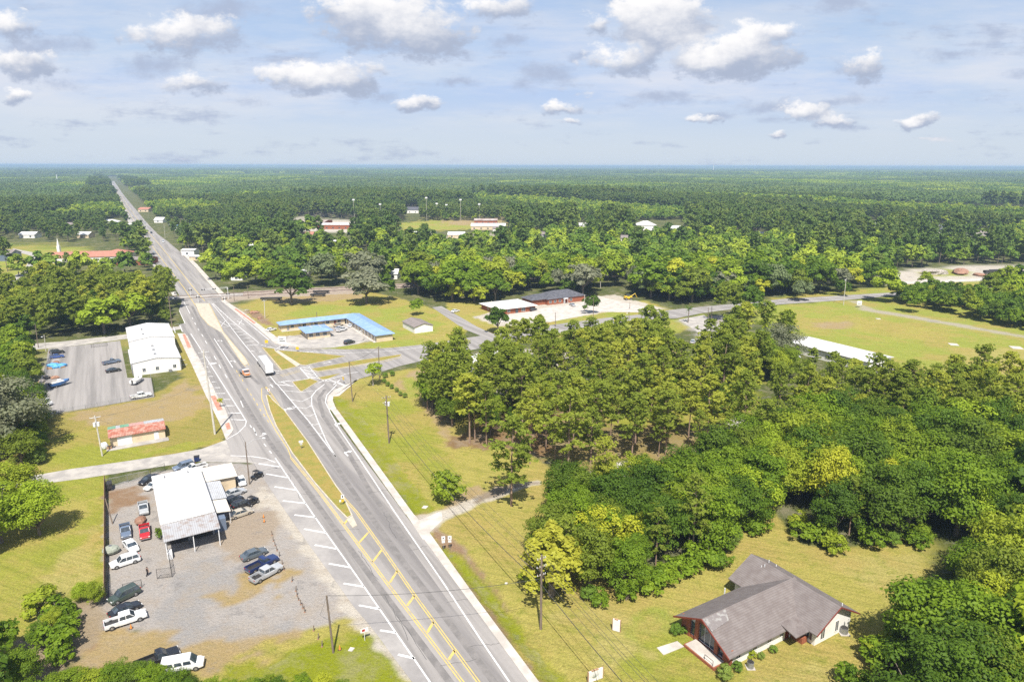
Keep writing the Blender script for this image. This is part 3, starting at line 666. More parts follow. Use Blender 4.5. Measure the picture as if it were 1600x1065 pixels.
g_ = G(452, 640); fo.location = (g_.x, g_.y, MZ+.004); fo.rotation_euler = (0, 0, RD+.25); fc.materials.append(M['paint_white']); fc.offset = .05
ym = MB()
def dbl(P, w=.13, gap=.19):
    P = pl(P); out = []
    for sgn in (-1, 1):
        Q = []
        for i, p in enumerate(P):
            d = (P[min(i+1, len(P)-1)]-P[max(i-1, 0)]).normalized(); Q.append(p+Vector((-d.y, d.x, 0))*gap*sgn)
        ribbon(ym, Q, w*1.35, MZ)
dbl([(722.5,1065),(602.5,907.5),(522.5,800),(500,770),(455,715)]); dbl([(800,1145),(747.5,1065),(650,932.5),(600,860),(557.5,800),(535,775),(480,695),(440,640),(424,616),(415,604),(409,606.8)])
dbl([(785,1145),(722.5,1065)])
for q in ([(455,715),(449.8,701),(430.7,672),(418,648),(409,622.5),(408.7,606.8)], [(349,519),(382.6,559),(389,570),(384,572),(379,568),(347,520)], [(304,474),(314,494),(326,507.6),(347,520)], [(327,474),(342,504),(349,519)],
          [(410,543),(440,578.5)], [(485,576),(496,581),(560,571.5),(601,564.6),(628,558)], [(437,586.5),(468,578)], [(440,588),(469,580)]):
    ribbon(ym, pl(q), .2, MZ)
for a in ((561,847.5,576,831),(582.5,877.5,596,859),(609,910,621,891),(636,946,647.5,930),(667.5,987.5,677.5,971),(701,1030,711,1015),(538,818,545,809)):
    ribbon(ym, pl([(a[0], a[1]), (a[2], a[3])]), .45, MZ)
for c in ((386.6,608.4),(392,616),(397,623.6),(401.8,631.5),(406.8,640),(412.5,648.4),(418.6,657.4),(370,580),(374,586),(379,594)):
    ribbon(ym, pl([(c[0]-1, c[1]-1.9), (c[0]+1, c[1]+1.9)]), .2, MZ)
ribbon(ym, pl([(311,486),(287,449),(262,417),(236,382),(214,352),(195,322),(180,296)]), .35, MZ)
ribbon(ym, pl([(320,470),(302,449),(277,417),(249,382),(222,352),(200,322),(183,296)]), .35, MZ)
ym.build('yellow_marking', M['paint_yellow'], road)
# raised islands: kerb ring of pale concrete with grass inside
def shrink(P, d):
    c = sum(P, Vector((0, 0, 0)))/len(P); out = []
    n = len(P); ar = sum(P[i].x*P[(i+1)%n].y-P[(i+1)%n].x*P[i].y for i in range(n)); s = 1 if ar > 0 else -1
    for i in range(n):
        a = (P[i]-P[i-1]).normalized(); b = (P[(i+1)%n]-P[i]).normalized()
        na = Vector((-a.y, a.x, 0))*s; nb = Vector((-b.y, b.x, 0))*s
        k = (na+nb); k = k/max(.5, k.length_squared/2)
        if k.length > 2.2: k = k.normalized()*2.2
        out.append(P[i]+k*d)
    return out
material('island_grass', (.29,.22,.065), (.22,.21,.05), rough=.96, scale=.35, fine=.5, bump=.12, bscale=3, spec=.05)
def island(pts, nm='traffic_island', grass=True, kw=.28):
    P = pl(pts); n = len(P)
    if sum(P[i].x*P[(i+1)%n].y-P[(i+1)%n].x*P[i].y for i in range(n)) < 0: P.reverse()
    o = MB().prism([(p.x, p.y) for p in P], -.1, .15).build(nm, M['kerb']); struct(o)
    if grass: MB().prism([(p.x, p.y) for p in shrink(P, kw)], .1, .19).build('grass_infill', M['island_grass'], o)
    return o
island([(415,617),(421,617),(428,626),(445,641),(481,689),(526,759),(535,771),(551,805),(542,810),(525,793),(490,753),(456,708),(431,666),(421,641)])
island([(541,811),(551,806),(558,821),(551,825)], grass=False)
island([(410,543),(429.5,545),(431,549),(464.5,573),(440,578.5)])
island([(434,547.5),(490,551.5),(541,556.6),(477,571),(469,570)])
island([(485,576.5),(560,563),(600,557.5),(628,553.5),(626,557),(601,563),(560,570.5),(496,580.5)])
island([(496,590),(532,583.5),(514,592),(503,593.5)])
island([(456,597),(485,591.5),(498,596),(472,612),(468,611)])
MB()
o = island([(304,474),(326,474),(341,504),(349,519.5),(382,559),(388,568.5),(383,571),(379,568),(347,520.5),(326,507.5),(314,494)], grass=False)
sheet('walkway', [(431,549),(434,547.5),(469,570),(464.5,573)], .16, 'kerb').__setitem__('kind', 'structure')
# level crossing and tracks
rb = MB()
A_, B_ = G(296,466), G(348,463); C_ = G(560,452)
trk = (C_-A_).normalized(); tn = Vector((-trk.y, trk.x, 0))
o = empty('railway_track', A_, 0, 'double railway track crossing the highway and running past the oaks', 'railway')
for k, off in enumerate((0, 8.5)):
    a = A_-trk*60+tn*off; b = A_+trk*330+tn*off
    for s in (-.75, .75):
        mb = MB(); mb.tube((a+tn*s-A_)+Vector((0,0,.16)), (b+tn*s-A_)+Vector((0,0,.16)), .09, .09, 4); mb.build('rail', M['rail_steel'], o)
    mb = MB(); L = (b-a).length; q = 0
    ang = math.atan2(trk.y, trk.x)
    while q < L:
        c = a+trk*q-A_
        if (c.length > 26 or c.dot(trk) < -22):
            mb.prism([(c.x+trk.x*sx*.13+tn.x*sy*1.3, c.y+trk.y*sx*.13+tn.y*sy*1.3) for sx, sy in ((-1,-1),(1,-1),(1,1),(-1,1))], .0, .13)
        q += .75
    mb.build('sleeper', M['sleeper'], o)['kind'] = 'stuff'
mb = MB(); a = A_-trk*16-tn*2; b = A_+trk*27-tn*2; c = A_+trk*27+tn*10.5; d = A_-trk*16+tn*10.5
mb.poly([(p.x, p.y, .024) for p in (a, b, c, d)]); struct(mb.build('crossing_deck', M['concrete_old']))
mb = MB(); a = A_+trk*27-tn*4; b = A_+trk*330-tn*4; c = A_+trk*330+tn*13; d = A_+trk*27+tn*13
mb.poly([(p.x, p.y, .022) for p in (a, b, c, d)]); struct(mb.build('track_bed', M['ballast']))
# ---------------------------------------------------------------- vegetation meshes
def leaf_mesh(name, P, N, S, T, mats, wood=None, asp=.62):
    """leaf-sized quads at P with normals N, half sizes S, tone T; wood = (verts, faces) of trunk and limbs"""
    n = len(P)
    N = N/np.maximum(np.linalg.norm(N, axis=1, keepdims=True), 1e-6)
    r = rng.normal(size=(n, 3)); t = np.cross(N, r); t /= np.maximum(np.linalg.norm(t, axis=1, keepdims=True), 1e-6)
    b = np.cross(N, t)
    S = S[:, None]
    V = np.stack([P-t*S, P-b*S*asp, P+t*S, P+b*S*asp], 1).reshape(-1, 3)
    T4 = np.repeat(T, 4)
    F4 = np.arange(4*n).reshape(n, 4)
    mi = np.zeros(n, np.int32)
    if wood is not None and len(wood[1]):
        k = len(V); V = np.concatenate([V, np.array(wood[0])]); T4 = np.concatenate([T4, np.zeros(len(wood[0]))])
        F4 = np.concatenate([F4, np.array(wood[1])+k]); mi = np.concatenate([mi, np.ones(len(wood[1]), np.int32)])
    me = bpy.data.meshes.new(name)
    me.vertices.add(len(V)); me.vertices.foreach_set('co', V.astype(np.float32).ravel())
    me.loops.add(F4.size); me.loops.foreach_set('vertex_index', F4.ravel().astype(np.int32))
    me.polygons.add(len(F4)); me.polygons.foreach_set('loop_start', np.arange(0, F4.size, 4, dtype=np.int32))
    for m in mats: me.materials.append(M[m])
    if len(mats) > 1: me.polygons.foreach_set('material_index', mi)
    me.update(calc_edges=True)
    a = me.attributes.new('tone', 'FLOAT', 'POINT'); a.data.foreach_set('value', T4.astype(np.float32))
    return me
def limb(wv, wf, p0, p1, r0, r1, n=6):
    p0 = Vector(p0); p1 = Vector(p1); d = (p1-p0)
    if d.length < 1e-4: return
    d.normalize(); a = d.orthogonal().normalized(); b = d.cross(a); k = len(wv)
    for p, r in ((p0, r0), (p1, r1)):
        for i in range(n): wv.append(tuple(p+a*math.cos(2*math.pi*i/n)*r+b*math.sin(2*math.pi*i/n)*r))
    for i in range(n): j = (i+1) % n; wf.append((k+i, k+j, k+n+j, k+n+i))
def sph(n):
    v = rng.normal(size=(n, 3)); return v/np.linalg.norm(v, axis=1, keepdims=True)
def broad_parts(h, r, nclump, nleaf, ls, base=.22, flat=.8, gap=.0, wig=.25):
    """round-headed tree: clumps of leaves over an uneven crown, limbs reaching into them"""
    zc = h*(base+(1-base)*.52); rz = h*(1-base)*.5
    c = sph(nclump*3); c = c[c[:, 2] > -.55][:nclump]
    rad = 1+rng.uniform(-wig, wig*.5, len(c))
    inner = rng.random(len(c)) < .22; rad[inner] *= rng.uniform(.3, .7, inner.sum())
    sx, sy = rng.uniform(.85, 1.1, 2)
    ctr = c*np.array([r*sx*.8, r*sy*.8, rz*.8])*rad[:, None]+np.array([0, 0, zc])
    cr = r*rng.uniform(.15, .34, len(c))*(1.0 if nclump < 60 else .88)
    P, N, S, T = [], [], [], []
    per = max(3, nleaf//len(c))
    for i in range(len(c)):
        k = int(per*(cr[i]/(r*.28))**2)+1
        d = sph(k); d[:, 2] = np.where(d[:, 2] < -.3, -d[:, 2], d[:, 2])
        q = ctr[i]+d*np.array([1, 1, flat])*cr[i]*rng.uniform(.60, 1.18, (k, 1))
        P.append(q); out = d*.9+(ctr[i]-np.array([0, 0, zc]))/r*.35+np.array([0, 0, .25])
        N.append(out+rng.normal(size=(k, 3))*.42); S.append(ls*rng.uniform(.65, 1.35, k)); T.append(np.clip(rng.uniform(.1, .9)*.6+rng.uniform(0, .4, k), 0, 1))
    wv, wf = [], []
    z1 = h*(base+.15); tr = max(.14, h*.022)
    limb(wv, wf, (0, 0, -.3), (0, 0, z1), tr*1.4, tr)
    for i in rng.choice(len(c), min(10, len(c)), replace=False):
        m = Vector(ctr[i])*.5+Vector((0, 0, z1))*.5; m.z -= h*.03
        limb(wv, wf, (0, 0, z1*.9), m, tr*.62, tr*.35, 5); limb(wv, wf, m, ctr[i], tr*.35, tr*.12, 5)
    return np.concatenate(P), np.concatenate(N), np.concatenate(S), np.concatenate(T), wv, wf
def pine_parts(h, r, nb, ntuft, ls, bare=.5, lean=.0, needles=9):
    """tall bare trunk, whorled limbs ending in tufts of needles"""
    wv, wf = [], []
    tr = max(.16, h*.0115); segs = 7; pts = []
    lx, ly = rng.uniform(-lean, lean, 2)
    for i in range(segs+1):
        f = i/segs; pts.append(Vector((lx*f*f*h+rng.normal()*.05*f*2, ly*f*f*h+rng.normal()*.05*f*2, f*h*.97)))
    pts[0].z = -.3
    for i in range(segs): limb(wv, wf, pts[i], pts[i+1], tr*(1-.8*i/segs), tr*(1-.8*(i+1)/segs), 7)
    def ax(z):
        f = min(max(z/(h*.97), 0), .999)*segs; i = int(f); return pts[i].lerp(pts[i+1], f-i)
    tips = []
    for b in range(nb):
        f = bare+(1-bare)*((b+rng.random())/nb); z = h*f
        up = (f-bare)/(1-bare)
        L = r*(math.sin(math.pi*min(1, (.22+up*.82)))**.7)*rng.uniform(.55, 1.1)+.4
        a = b*2.4+rng.normal()*.3; p0 = ax(z); rise = rng.uniform(-.12, .35)+up*.45
        d = Vector((math.cos(a), math.sin(a), rise)); p1 = p0+d*L*.6; p2 = p0+d*L+Vector((0, 0, L*.12))
        limb(wv, wf, p0, p1, tr*.26, tr*.16, 4); limb(wv, wf, p1, p2, tr*.16, tr*.05, 4)
        k = max(2, int(ntuft/nb*(.4+L/r)))
        for j in range(k):
            s = rng.uniform(.35, 1.05); q = p0+d*L*s+Vector((rng.normal()*.55, rng.normal()*.55, rng.normal()*.28+.15))*(.6+L*.16)
            tips.append((q.x, q.y, q.z))
    for _ in range(max(2, ntuft//14)): q = ax(h*.97); tips.append((q.x+rng.normal()*.7, q.y+rng.normal()*.7, q.z+rng.normal()*.4))
    tips = np.array(tips); n = len(tips)
    d = sph(n*needles); d[:, 2] = np.abs(d[:, 2])*.9-.15
    P = np.repeat(tips, needles, 0)+d*ls*.75
    # quads that contain the outward direction, like sprays of needles
    N = np.cross(d, rng.normal(size=d.shape))*.55+d*.55+np.array([0, 0, .35])
    S = ls*rng.uniform(.55, 1.15, len(P)); T = np.clip(np.repeat(rng.uniform(0, 1, n), needles)*.65+rng.uniform(0, .35, len(P)), 0, 1)
    return P, N, S, T, wv, wf

TREE_MESH = {}
def reg(kind, crown, trunk): TREE_MESH.setdefault(kind, []).append((crown, trunk))
def woodmesh(name, wv, wf, m):
    me = bpy.data.meshes.new(name); me.from_pydata(wv, [], wf); me.update(); me.materials.append(M[m]); return me
def make_near():
    # unit designs: broadleaf about 12 m high, pine about 21 m
    for mat, n in (('leaf_dark', 4), ('leaf_mid', 5), ('leaf_lime', 2), ('leaf_moss', 2)):
        for i in range(n):
            P, N, S, T, wv, wf = broad_parts(12, 5.6, 84, 15000, .205, base=rng.uniform(.0, .1), flat=rng.uniform(.75, .95), wig=.42)
            reg(mat, leaf_mesh('crown', P, N, S, T, [mat]), woodmesh('trunk', wv, wf, 'bark'))
    for i in range(5):
        P, N, S, T, wv, wf = pine_parts(21, 4.3, 26, 360, .42, bare=rng.uniform(.26, .5), lean=.035, needles=13)
        reg('needle', leaf_mesh('crown', P, N, S, T, ['needle'], asp=.34), woodmesh('trunk', wv, wf, 'bark_pine'))
    for i in range(3):   # medium detail for trees of the town
        for mat in ('leaf_dark', 'leaf_mid', 'leaf_lime', 'leaf_moss'):
            P, N, S, T, wv, wf = broad_parts(12, 5.6, 34, 2600, .52, base=.14, wig=.36)
            reg(mat+'_m', leaf_mesh('crown', P, N, S, T, [mat]), woodmesh('trunk', wv, wf, 'bark'))
        P, N, S, T, wv, wf = pine_parts(21, 4.2, 22, 150, .85, bare=.48, lean=.03, needles=10)
        reg('needle_m', leaf_mesh('crown', P, N, S, T, ['needle'], asp=.36), woodmesh('trunk', wv, wf, 'bark_pine'))
    # single characters
    P, N, S, T, wv, wf = broad_parts(12, 4.2, 70, 8000, .24, base=.02, flat=.9, wig=.3)
    f = np.clip(1.25-P[:, 2]/12*.95, .25, 1.1); P[:, 0] *= f; P[:, 1] *= f
    reg('cone', leaf_mesh('crown', P, N, S, T, ['leaf_yellow']), woodmesh('trunk', wv, wf, 'bark'))
    P, N, S, T, wv, wf = broad_parts(7, 3.6, 26, 1500, .24, base=.25, flat=.6, wig=.5)
    reg('young', leaf_mesh('crown', P, N, S, T, ['leaf_lime']), woodmesh('trunk', wv, wf, 'bark_white'))
    for i in range(2):
        P, N, S, T, wv, wf = broad_parts(3, 1.6, 40, 5200, .10, base=.0, flat=.95, wig=.06)
        reg('bush', leaf_mesh('crown', P, N, S, T, ['shrub']), woodmesh('stem', wv, wf, 'bark'))
        P, N, S, T, wv, wf = broad_parts(3, 2.4, 24, 1500, .22, base=.0, flat=.8, wig=.45)
        reg('scrub', leaf_mesh('crown', P, N, S, T, ['leaf_mid']), woodmesh('stem', wv, wf, 'bark'))
    # palms: a round head of fronds
    wv, wf = [], []
    limb(wv, wf, (0, 0, -.2), (.1, .1, 5.2), .2, .15, 7)
    P, N, S = [], [], []
    for i in range(26):
        a = i*2.4; e = rng.uniform(-.5, 1.1); d = np.array([math.cos(a)*math.cos(e), math.sin(a)*math.cos(e), math.sin(e)])
        for j in range(7):
            s = .35+j*.24; P.append(np.array([.1, .1, 5.3])+d*s-np.array([0, 0, .07*s*s])); N.append(np.array([0, 0, 1.0])+rng.normal(size=3)*.4); S.append(.30)
    reg('palm', leaf_mesh('fronds', np.array(P), np.array(N), np.array(S), rng.random(len(P)), ['leaf_mid'], asp=.4), woodmesh('trunk', wv, wf, 'bark'))
make_near()

# ---------------------------------------------------------------- where nothing grows
CLEAR = [
 LEFT+RIGHT,
 [(-400,1150),(-300,800),(37,759),(180,722),(300,700),(353,687),(322,610),(300,570),(289,521),(275,500),(190,520),(100,532),(0,540),(-60,545),(-60,560),(62,552),(60,640),(60,655),(40,700),(30,754),(-120,800),(-100,900),(-260,1200),(60,1400),(130,1100),(150,985),(500,1300),(600,985),(400,740),(365,712),(350,690)],
 [(60,545),(200,522),(285,505),(350,690),(404,724),(700,1100),(500,1250),(130,1060),(130,985),(30,1010),(-300,1250),(-420,1000),(30,754),(60,655)],
 [(520,600),(560,592),(623,573),(640,575),(655,620),(690,690),(740,705),(770,740),(840,760),(830,850),(850,930),(900,955),(960,945),(1085,895),(1150,845),(1195,812),(1235,825),(1300,862),(1440,842),(1455,865),(1425,940),(1380,985),(1330,1040),(1290,1140),(1250,1300),(800,1300),(640,810),(510,640)],
 [(345,470),(560,456),(640,466),(720,480),(800,480),(820,462),(1000,466),(1090,482),(1100,486),(860,520),(700,560),(500,560),(400,520)],
 [(665,590),(700,548),(790,538),(900,545),(940,585),(880,630),(700,622)],
 [(960,560),(1060,540),(1050,600),(980,605)],
 [(860,505),(1010,488),(1120,478),(1240,468),(1400,452),(1600,444),(1800,438),(1800,452),(1600,458),(1410,466),(1240,480),(1170,486),(1130,496),(1150,545),(1090,562),(1050,505),(900,530)],
 [(1225,478),(1320,470),(1380,476),(1440,500),(1600,528),(1900,590),(1900,700),(1590,642),(1480,600),(1390,578),(1240,590),(1200,560),(1225,530)],
 [(1370,446),(1370,425),(1440,418),(1500,413),(1800,412),(1800,440)],
 [(-60,395),(60,380),(190,378),(216,420),(90,432),(-60,472)],
 [(-60,380),(60,372),(60,384),(-60,396)],
 [(270,520),(230,384),(217,364),(205,342),(190,315),(179,298),(173,283),(178,283),(196,300),(216,326),(240,350),(270,372),(310,410),(350,455),(350,470)],
 [(340,475),(350,456),(400,452.5),(560,447),(560,460),(400,470)],
 [(600,352),(640,345),(790,345),(800,384),(700,392),(630,384),(610,365)],
 [(455,338),(560,344),(562,372),(500,372),(460,350)],
 [(985,345),(1070,343),(1075,378),(990,376)],
 [(1345,345),(1380,345),(1385,362),(1345,362)], [(1440,352),(1490,350),(1490,375),(1440,375)], [(1500,365),(1545,360),(1545,388),(1505,388)],
 [(900,350),(935,350),(930,362),(900,362)], [(555,408),(582,408),(582,418),(540,418)], [(500,372),(548,366),(548,390),(515,392)],
 [(375,430),(345,430),(350,410),(372,412)], [(280,394),(330,396),(330,420),(300,412)], [(266,345),(290,345),(292,360),(268,360)], [(155,343),(200,340),(212,352),(180,356)],
 [(960,455),(1000,452),(1000,470),(960,470)], [(1160,475),(1235,470),(1235,478),(1160,485)],
 [(630,326),(655,326),(655,337),(630,337)], [(500,476),(575,470),(575,492),(500,492)], [(1200,560),(1400,560),(1600,625),(1820,690),(1820,740),(1500,700),(1180,700)], [(800,464),(990,464),(1040,488),(860,520),(740,520)], [(-60,430),(60,425),(225,418),(255,450),(200,452),(-60,458)],
 [(240,500),(300,500),(375,700),(300,720),(200,720),(225,610)], [(560,560),(640,555),(662,612),(600,640),(540,600)],
]
CL = [wp(p) for p in CLEAR]
_a, _b = G(232,366), G(177,285)
_d = (_b-_a).normalized(); _n = Vector((_d.y, -_d.x, 0))
CL.append(np.array([[*(_a+_n*q+_d*s)[:2]] for q, s in ((-15, 0), (24, 0), (32, 4200), (-20, 4200))]))
def roadside(X, Y, lo, hi):
    q = (X-_a.x)*_n.x+(Y-_a.y)*_n.y; s = (X-_a.x)*_d.x+(Y-_a.y)*_d.y
    return (q > lo) & (q < hi) & (s > 0) & (s < 4200)
def blocked(X, Y):
    m = np.zeros(X.shape, bool)
    for P in CL: m |= inpoly(X, Y, P)
    return m
def scatter(poly, dist, tries=None):
    """jittered hexagonal rows inside a pixel polygon on the ground"""
    P = wp(poly); x0, y0 = P.min(0); x1, y1 = P.max(0)
    out = []
    yy = y0; k = 0
    while yy < y1:
        xx = x0+(dist/2 if k % 2 else 0)
        while xx < x1:
            out.append((xx+rng.uniform(-.36, .36)*dist, yy+rng.uniform(-.36, .36)*dist)); xx += dist
        yy += dist*.87; k += 1
    if not out: return np.zeros((0, 2))
    A = np.array(out); return A[inpoly(A[:, 0], A[:, 1], P)]
TREES = []     # (x, y, height, crown scale, kind, region)
def put(x, y, h, s, kind, region): TREES.append((x, y, h, s, kind, region))
def pick(mix):
    r = rng.random()*sum(w for _, w in mix)
    for k, w in mix:
        r -= w
        if r <= 0: return k
    return mix[-1][0]
def zone(poly, dist, mix, hb, hp, region, jit=.30, keepclear=True):
    for x, y in scatter(poly, dist):
        if keepclear and blocked(x+np.array([0,1.5,-1.5,0,0]), y+np.array([0,0,0,1.5,-1.5])).any(): continue
        k = pick(mix); h = (hp if k.startswith('needle') else hb)*(1+rng.uniform(-jit, jit))
        put(x, y, h, rng.uniform(.85, 1.15), k, region)
PINES = [('needle', 8), ('leaf_mid', 1)]
HARD = [('leaf_dark', 4), ('leaf_mid', 4.6), ('leaf_lime', .5), ('needle', .7)]
TOWN = [('leaf_dark', 2.4), ('leaf_mid', 4.4), ('leaf_lime', 4.2), ('leaf_moss', 1.5), ('needle', .6)]
# ---------------------------------------------------------------- buildings
def gable(mb, x0, x1, y0, y1, ze, zr, axis='y', oh=.5, th=.16):
    """two roof planes, ridge along the axis"""
    if axis == 'y':
        c = (x0+x1)/2; sl = (zr-ze)/(c-x0); e = ze-sl*oh
        mb.slab([(x0-oh, y0-oh, e), (c, y0-oh, zr), (c, y1+oh, zr), (x0-oh, y1+oh, e)][::-1], th)
        mb.slab([(x1+oh, y0-oh, e), (x1+oh, y1+oh, e), (c+.002, y1+oh, zr), (c+.002, y0-oh, zr)][::-1][::-1], th)
    else:
        c = (y0+y1)/2; sl = (zr-ze)/(c-y0); e = ze-sl*oh
        mb.slab([(x0-oh, y0-oh, e), (x1+oh, y0-oh, e), (x1+oh, c, zr), (x0-oh, c, zr)], th)
        mb.slab([(x0-oh, c+.002, zr), (x1+oh, c+.002, zr), (x1+oh, y1+oh, e), (x0-oh, y1+oh, e)], th)
def hip(mb, x0, x1, y0, y1, ze, zr, oh=.5, th=.16):
    w, d = x1-x0, y1-y0; X0, X1, Y0, Y1 = x0-oh, x1+oh, y0-oh, y1+oh
    if w >= d: k = (Y1-Y0)/2; a, b = (X0+k, (Y0+Y1)/2, zr), (X1-k, (Y0+Y1)/2, zr); q = [[(X0,Y0,ze),(X1,Y0,ze),b,a], [(X1,Y1,ze),(X0,Y1,ze),a,b], [(X0,Y1,ze),(X0,Y0,ze),a], [(X1,Y0,ze),(X1,Y1,ze),b]]
    else: k = (X1-X0)/2; a, b = ((X0+X1)/2, Y0+k, zr), ((X0+X1)/2, Y1-k, zr); q = [[(X0,Y0,ze),(X1,Y0,ze),a], [(X1,Y0,ze),(X1,Y1,ze),b,a], [(X1,Y1,ze),(X0,Y1,ze),b], [(X0,Y1,ze),(X0,Y0,ze),a,b]]
    for p in q: mb.slab(p, th)
def walls(mb, x0, x1, y0, y1, h, zr=None, axis='y'):
    """four walls as one solid, with gable triangles when zr is given"""
    if zr is None: return mb.box(x0, x1, y0, y1, -.2, h)
    zr -= .12
    if axis == 'y': c = (x0+x1)/2; mb.hull([[(x0,y,-.2),(x1,y,-.2),(x1,y,h-.1),(c,y,zr),(x0,y,h-.1)] for y in (y1, y0)])
    else: c = (y0+y1)/2; mb.hull([[(x,y0,-.2),(x,y1,-.2),(x,y1,h-.1),(x,c,zr),(x,y0,h-.1)] for x in (x0, x1)])
    return mb
def window(parent, side, a, b, z0, z1, at, fr='paint_white_trim', gl='glass', name='window', bars=1, sill=True):
    """side 'y-' faces -y at y=at, a..b along x; 'x-' faces -x; frame proud of the wall, pane inside"""
    s = -1 if side[1] == '-' else 1
    def bx(mb, u0, u1, z0_, z1_, d0, d1):
        lo, hi = sorted((at+s*d0, at+s*d1))
        if side[0] == 'y': mb.box(u0, u1, lo, hi, z0_, z1_)
        else: mb.box(lo, hi, u0, u1, z0_, z1_)
    w = MB(); bx(w, a, b, z0, z1, 0.0, .03); wn = w.build(name, M[gl], parent)
    f = MB(); t_ = .07
    bx(f, a-t_, b+t_, z1, z1+t_, 0, .07); bx(f, a-t_, b+t_, z0-t_, z0, 0, .09); bx(f, a-t_, a, z0, z1, 0, .07); bx(f, b, b+t_, z0, z1, 0, .07)
    for i in range(bars): c = a+(b-a)*(i+1)/(bars+1); bx(f, c-.03, c+.03, z0, z1, .03, .06)
    f.build('frame', M[fr], wn)
    return wn
material('paint_white_trim', (.74,.72,.68), (.66,.64,.6), rough=.6, scale=2)
def house(nm, org, label, cat, group=None, rz=None): return empty(nm, (org[0], org[1], 0), TH if rz is None else rz, label, cat, group)

# the brick and white house by the camera
h = house('brick_house', (45.2, 98.0), 'low brick and white house with a crossed brown shingle roof on the near lawn', 'house')
wm_ = MB(); walls(wm_, -18.9, -.5, -5.3, 4.1, 2.9, 5.3, 'x'); wm_.build('wall', M['white_wall'], h)
wm_ = MB(); walls(wm_, -4.5, 4.1, -8.5, 6.9, 2.9, 5.3, 'y'); wm_.build('wall', M['white_wall'], h)
fb = MB()
for a, b in ((-5.5,-4.0),(-2.95,-2.3),(.9,1.6),(2.6,4.3)): fb.box(-19.25, -18.88, a, b, -.1, 2.95 if abs((a+b)/2+.6) > 3 else 4.0)
fb.box(-19.1, -18.89, -5.45, 4.25, -.1, .5); fb.box(-19.1, -18.89, -4.0, -2.95, 2.5, 2.95); fb.box(-19.1, -18.89, -2.3, .9, 3.6, 4.3)
fb.box(-18.88, -16.5, 4.1, 4.3, -.1, 2.8)
fb.build('brick_front', M['brick'], h)
sb = MB(); sb.slab([(-19.5,4.6,2.42),(-19.5,-.6,5.30),(-18.6,-.6,5.30),(-18.6,4.6,2.42)], .08); sb.slab([(-19.5,-.6,5.30),(-19.5,-5.8,2.42),(-18.6,-5.8,2.42),(-18.6,-.6,5.30)], .08); sb.build('soffit', M['trim_red'], h)
window(h, 'x-', -2.3, .9, .55, 3.5, -18.9, bars=2); window(h, 'x-', -4.0, -2.95, .55, 2.45, -18.9, bars=0); window(h, 'x-', 1.6, 2.6, .55, 2.8, -18.9, bars=0)
for a in (-17.9, -14.4, -11.2, -8.4): window(h, 'y-', a, a+.8, .9, 2.2, -5.3, bars=1)
window(h, 'y-', -3.2, -2.3, .5, 2.5, -8.5); window(h, 'x-', -8.0, -7.1, .6, 2.6, -4.5); window(h, 'y-', .3, 1.0, .6, 2.4, -8.5, bars=1)
dr = MB().box(-7.2, -6.3, -5.36, -5.28, 0, 2.1).build('door', M['trim_red'], h)
pr_ = MB(); pr_.box(-5.9, -4.7, -7.4, -5.35, -.1, 1.0); pr_.build('porch_wall', M['brick'], h)
r = MB(); gable(r, -19.6, -.4, -5.3, 4.1, 3.0, 5.6, 'x', oh=.85); r.build('roof', M['shingle_long'], h)
r = MB(); gable(r, -4.7, 4.3, -8.6, 6.9, 3.03, 5.63, 'y', oh=.75)
rf = r.build('roof', M['shingle_cross'], h)
r = MB(); r.slab([(-8.4,-8.0,2.55),(-4.0,-8.0,2.55),(-4.0,-5.0,3.15),(-8.4,-5.0,3.15)], .14); r.build('porch_roof', M['shingle_brown'], h)
for s, y in ((1, 4.97), (-1, -6.17)):
    f = MB(); f.slab([(-20.52, -.6, 5.62), (-20.52, y, 2.6+.02), (-20.40, y, 2.6+.02), (-20.40, -.6, 5.62)][::s], .26); f.build('fascia', M['trim_red'], h)
f = MB()
f.slab([(-.2,-9.42,5.66),(-5.45,-9.42,2.62),(-5.45,-9.33,2.62),(-.2,-9.33,5.66)], .24); f.build('fascia', M['trim_red'], h); f = MB(); f.slab([(-.2,-9.42,5.66),(-.2,-9.33,5.66),(5.05,-9.33,2.62),(5.05,-9.42,2.62)], .24)
f.build('fascia', M['trim_red'], h)
material('shingle_worn', (.29,.28,.265), (.19,.17,.165), rough=.95, scale=1.3, lo=.38, hi=.55, fine=.3, spec=.08)
MB().poly([(-20.3,-.75,5.548),(-20.3,-2.6,4.675),(-16.4,-2.2,4.865),(-15.6,-.75,5.548)][::-1]).build('worn_shingles', M['shingle_worn'], h).location.z = .012
for x, y, hh, z in ((-.9, 4.2, .55, 5.1), (.9, 4.8, .5, 5.1), (1.0, 3.4, .35, 5.1), (1.2, -8.6, .45, 4.9), (-1.2, 4.6, .4, 4.9)):
    MB().tube((x, y, z), (x, y, z+hh), .07, .07, 8).build('vent_pipe', M['metal_white'], h)
MB().box(-21.6, -20.2, -4.6, 1.4, -.1, .42).build('porch_step', M['brick'], h); MB().box(-21.45, -19.3, -4.4, 1.2, .42, .5).build('porch_slab', M['concrete'], h)
MB().tube((-21.4,-2.6,.5),(-21.4,-2.6,1.3),.04).tube((-21.4,-4.2,.5),(-21.4,-4.2,1.3),.04).tube((-21.4,-4.2,1.28),(-21.4,-2.6,1.28),.04).build('hand_rail', M['black_metal'], h)
MB().box(-8.6, -8.45, 5.5, 5.65, 0, 3.0).build('porch_post', M['metal_white'], h)
pth = MB(); o_ = h.location; pt = [Vector((45.2, 98.0, 0))+EX*a+EY*b for a, b in ((-25.5, 1.5), (-21.6, 1.3), (-21.6, 2.7), (-25.3, 3.2))]
struct(MB().prism([(p.x, p.y) for p in pt], -.1, .06).build('path', M['concrete']))
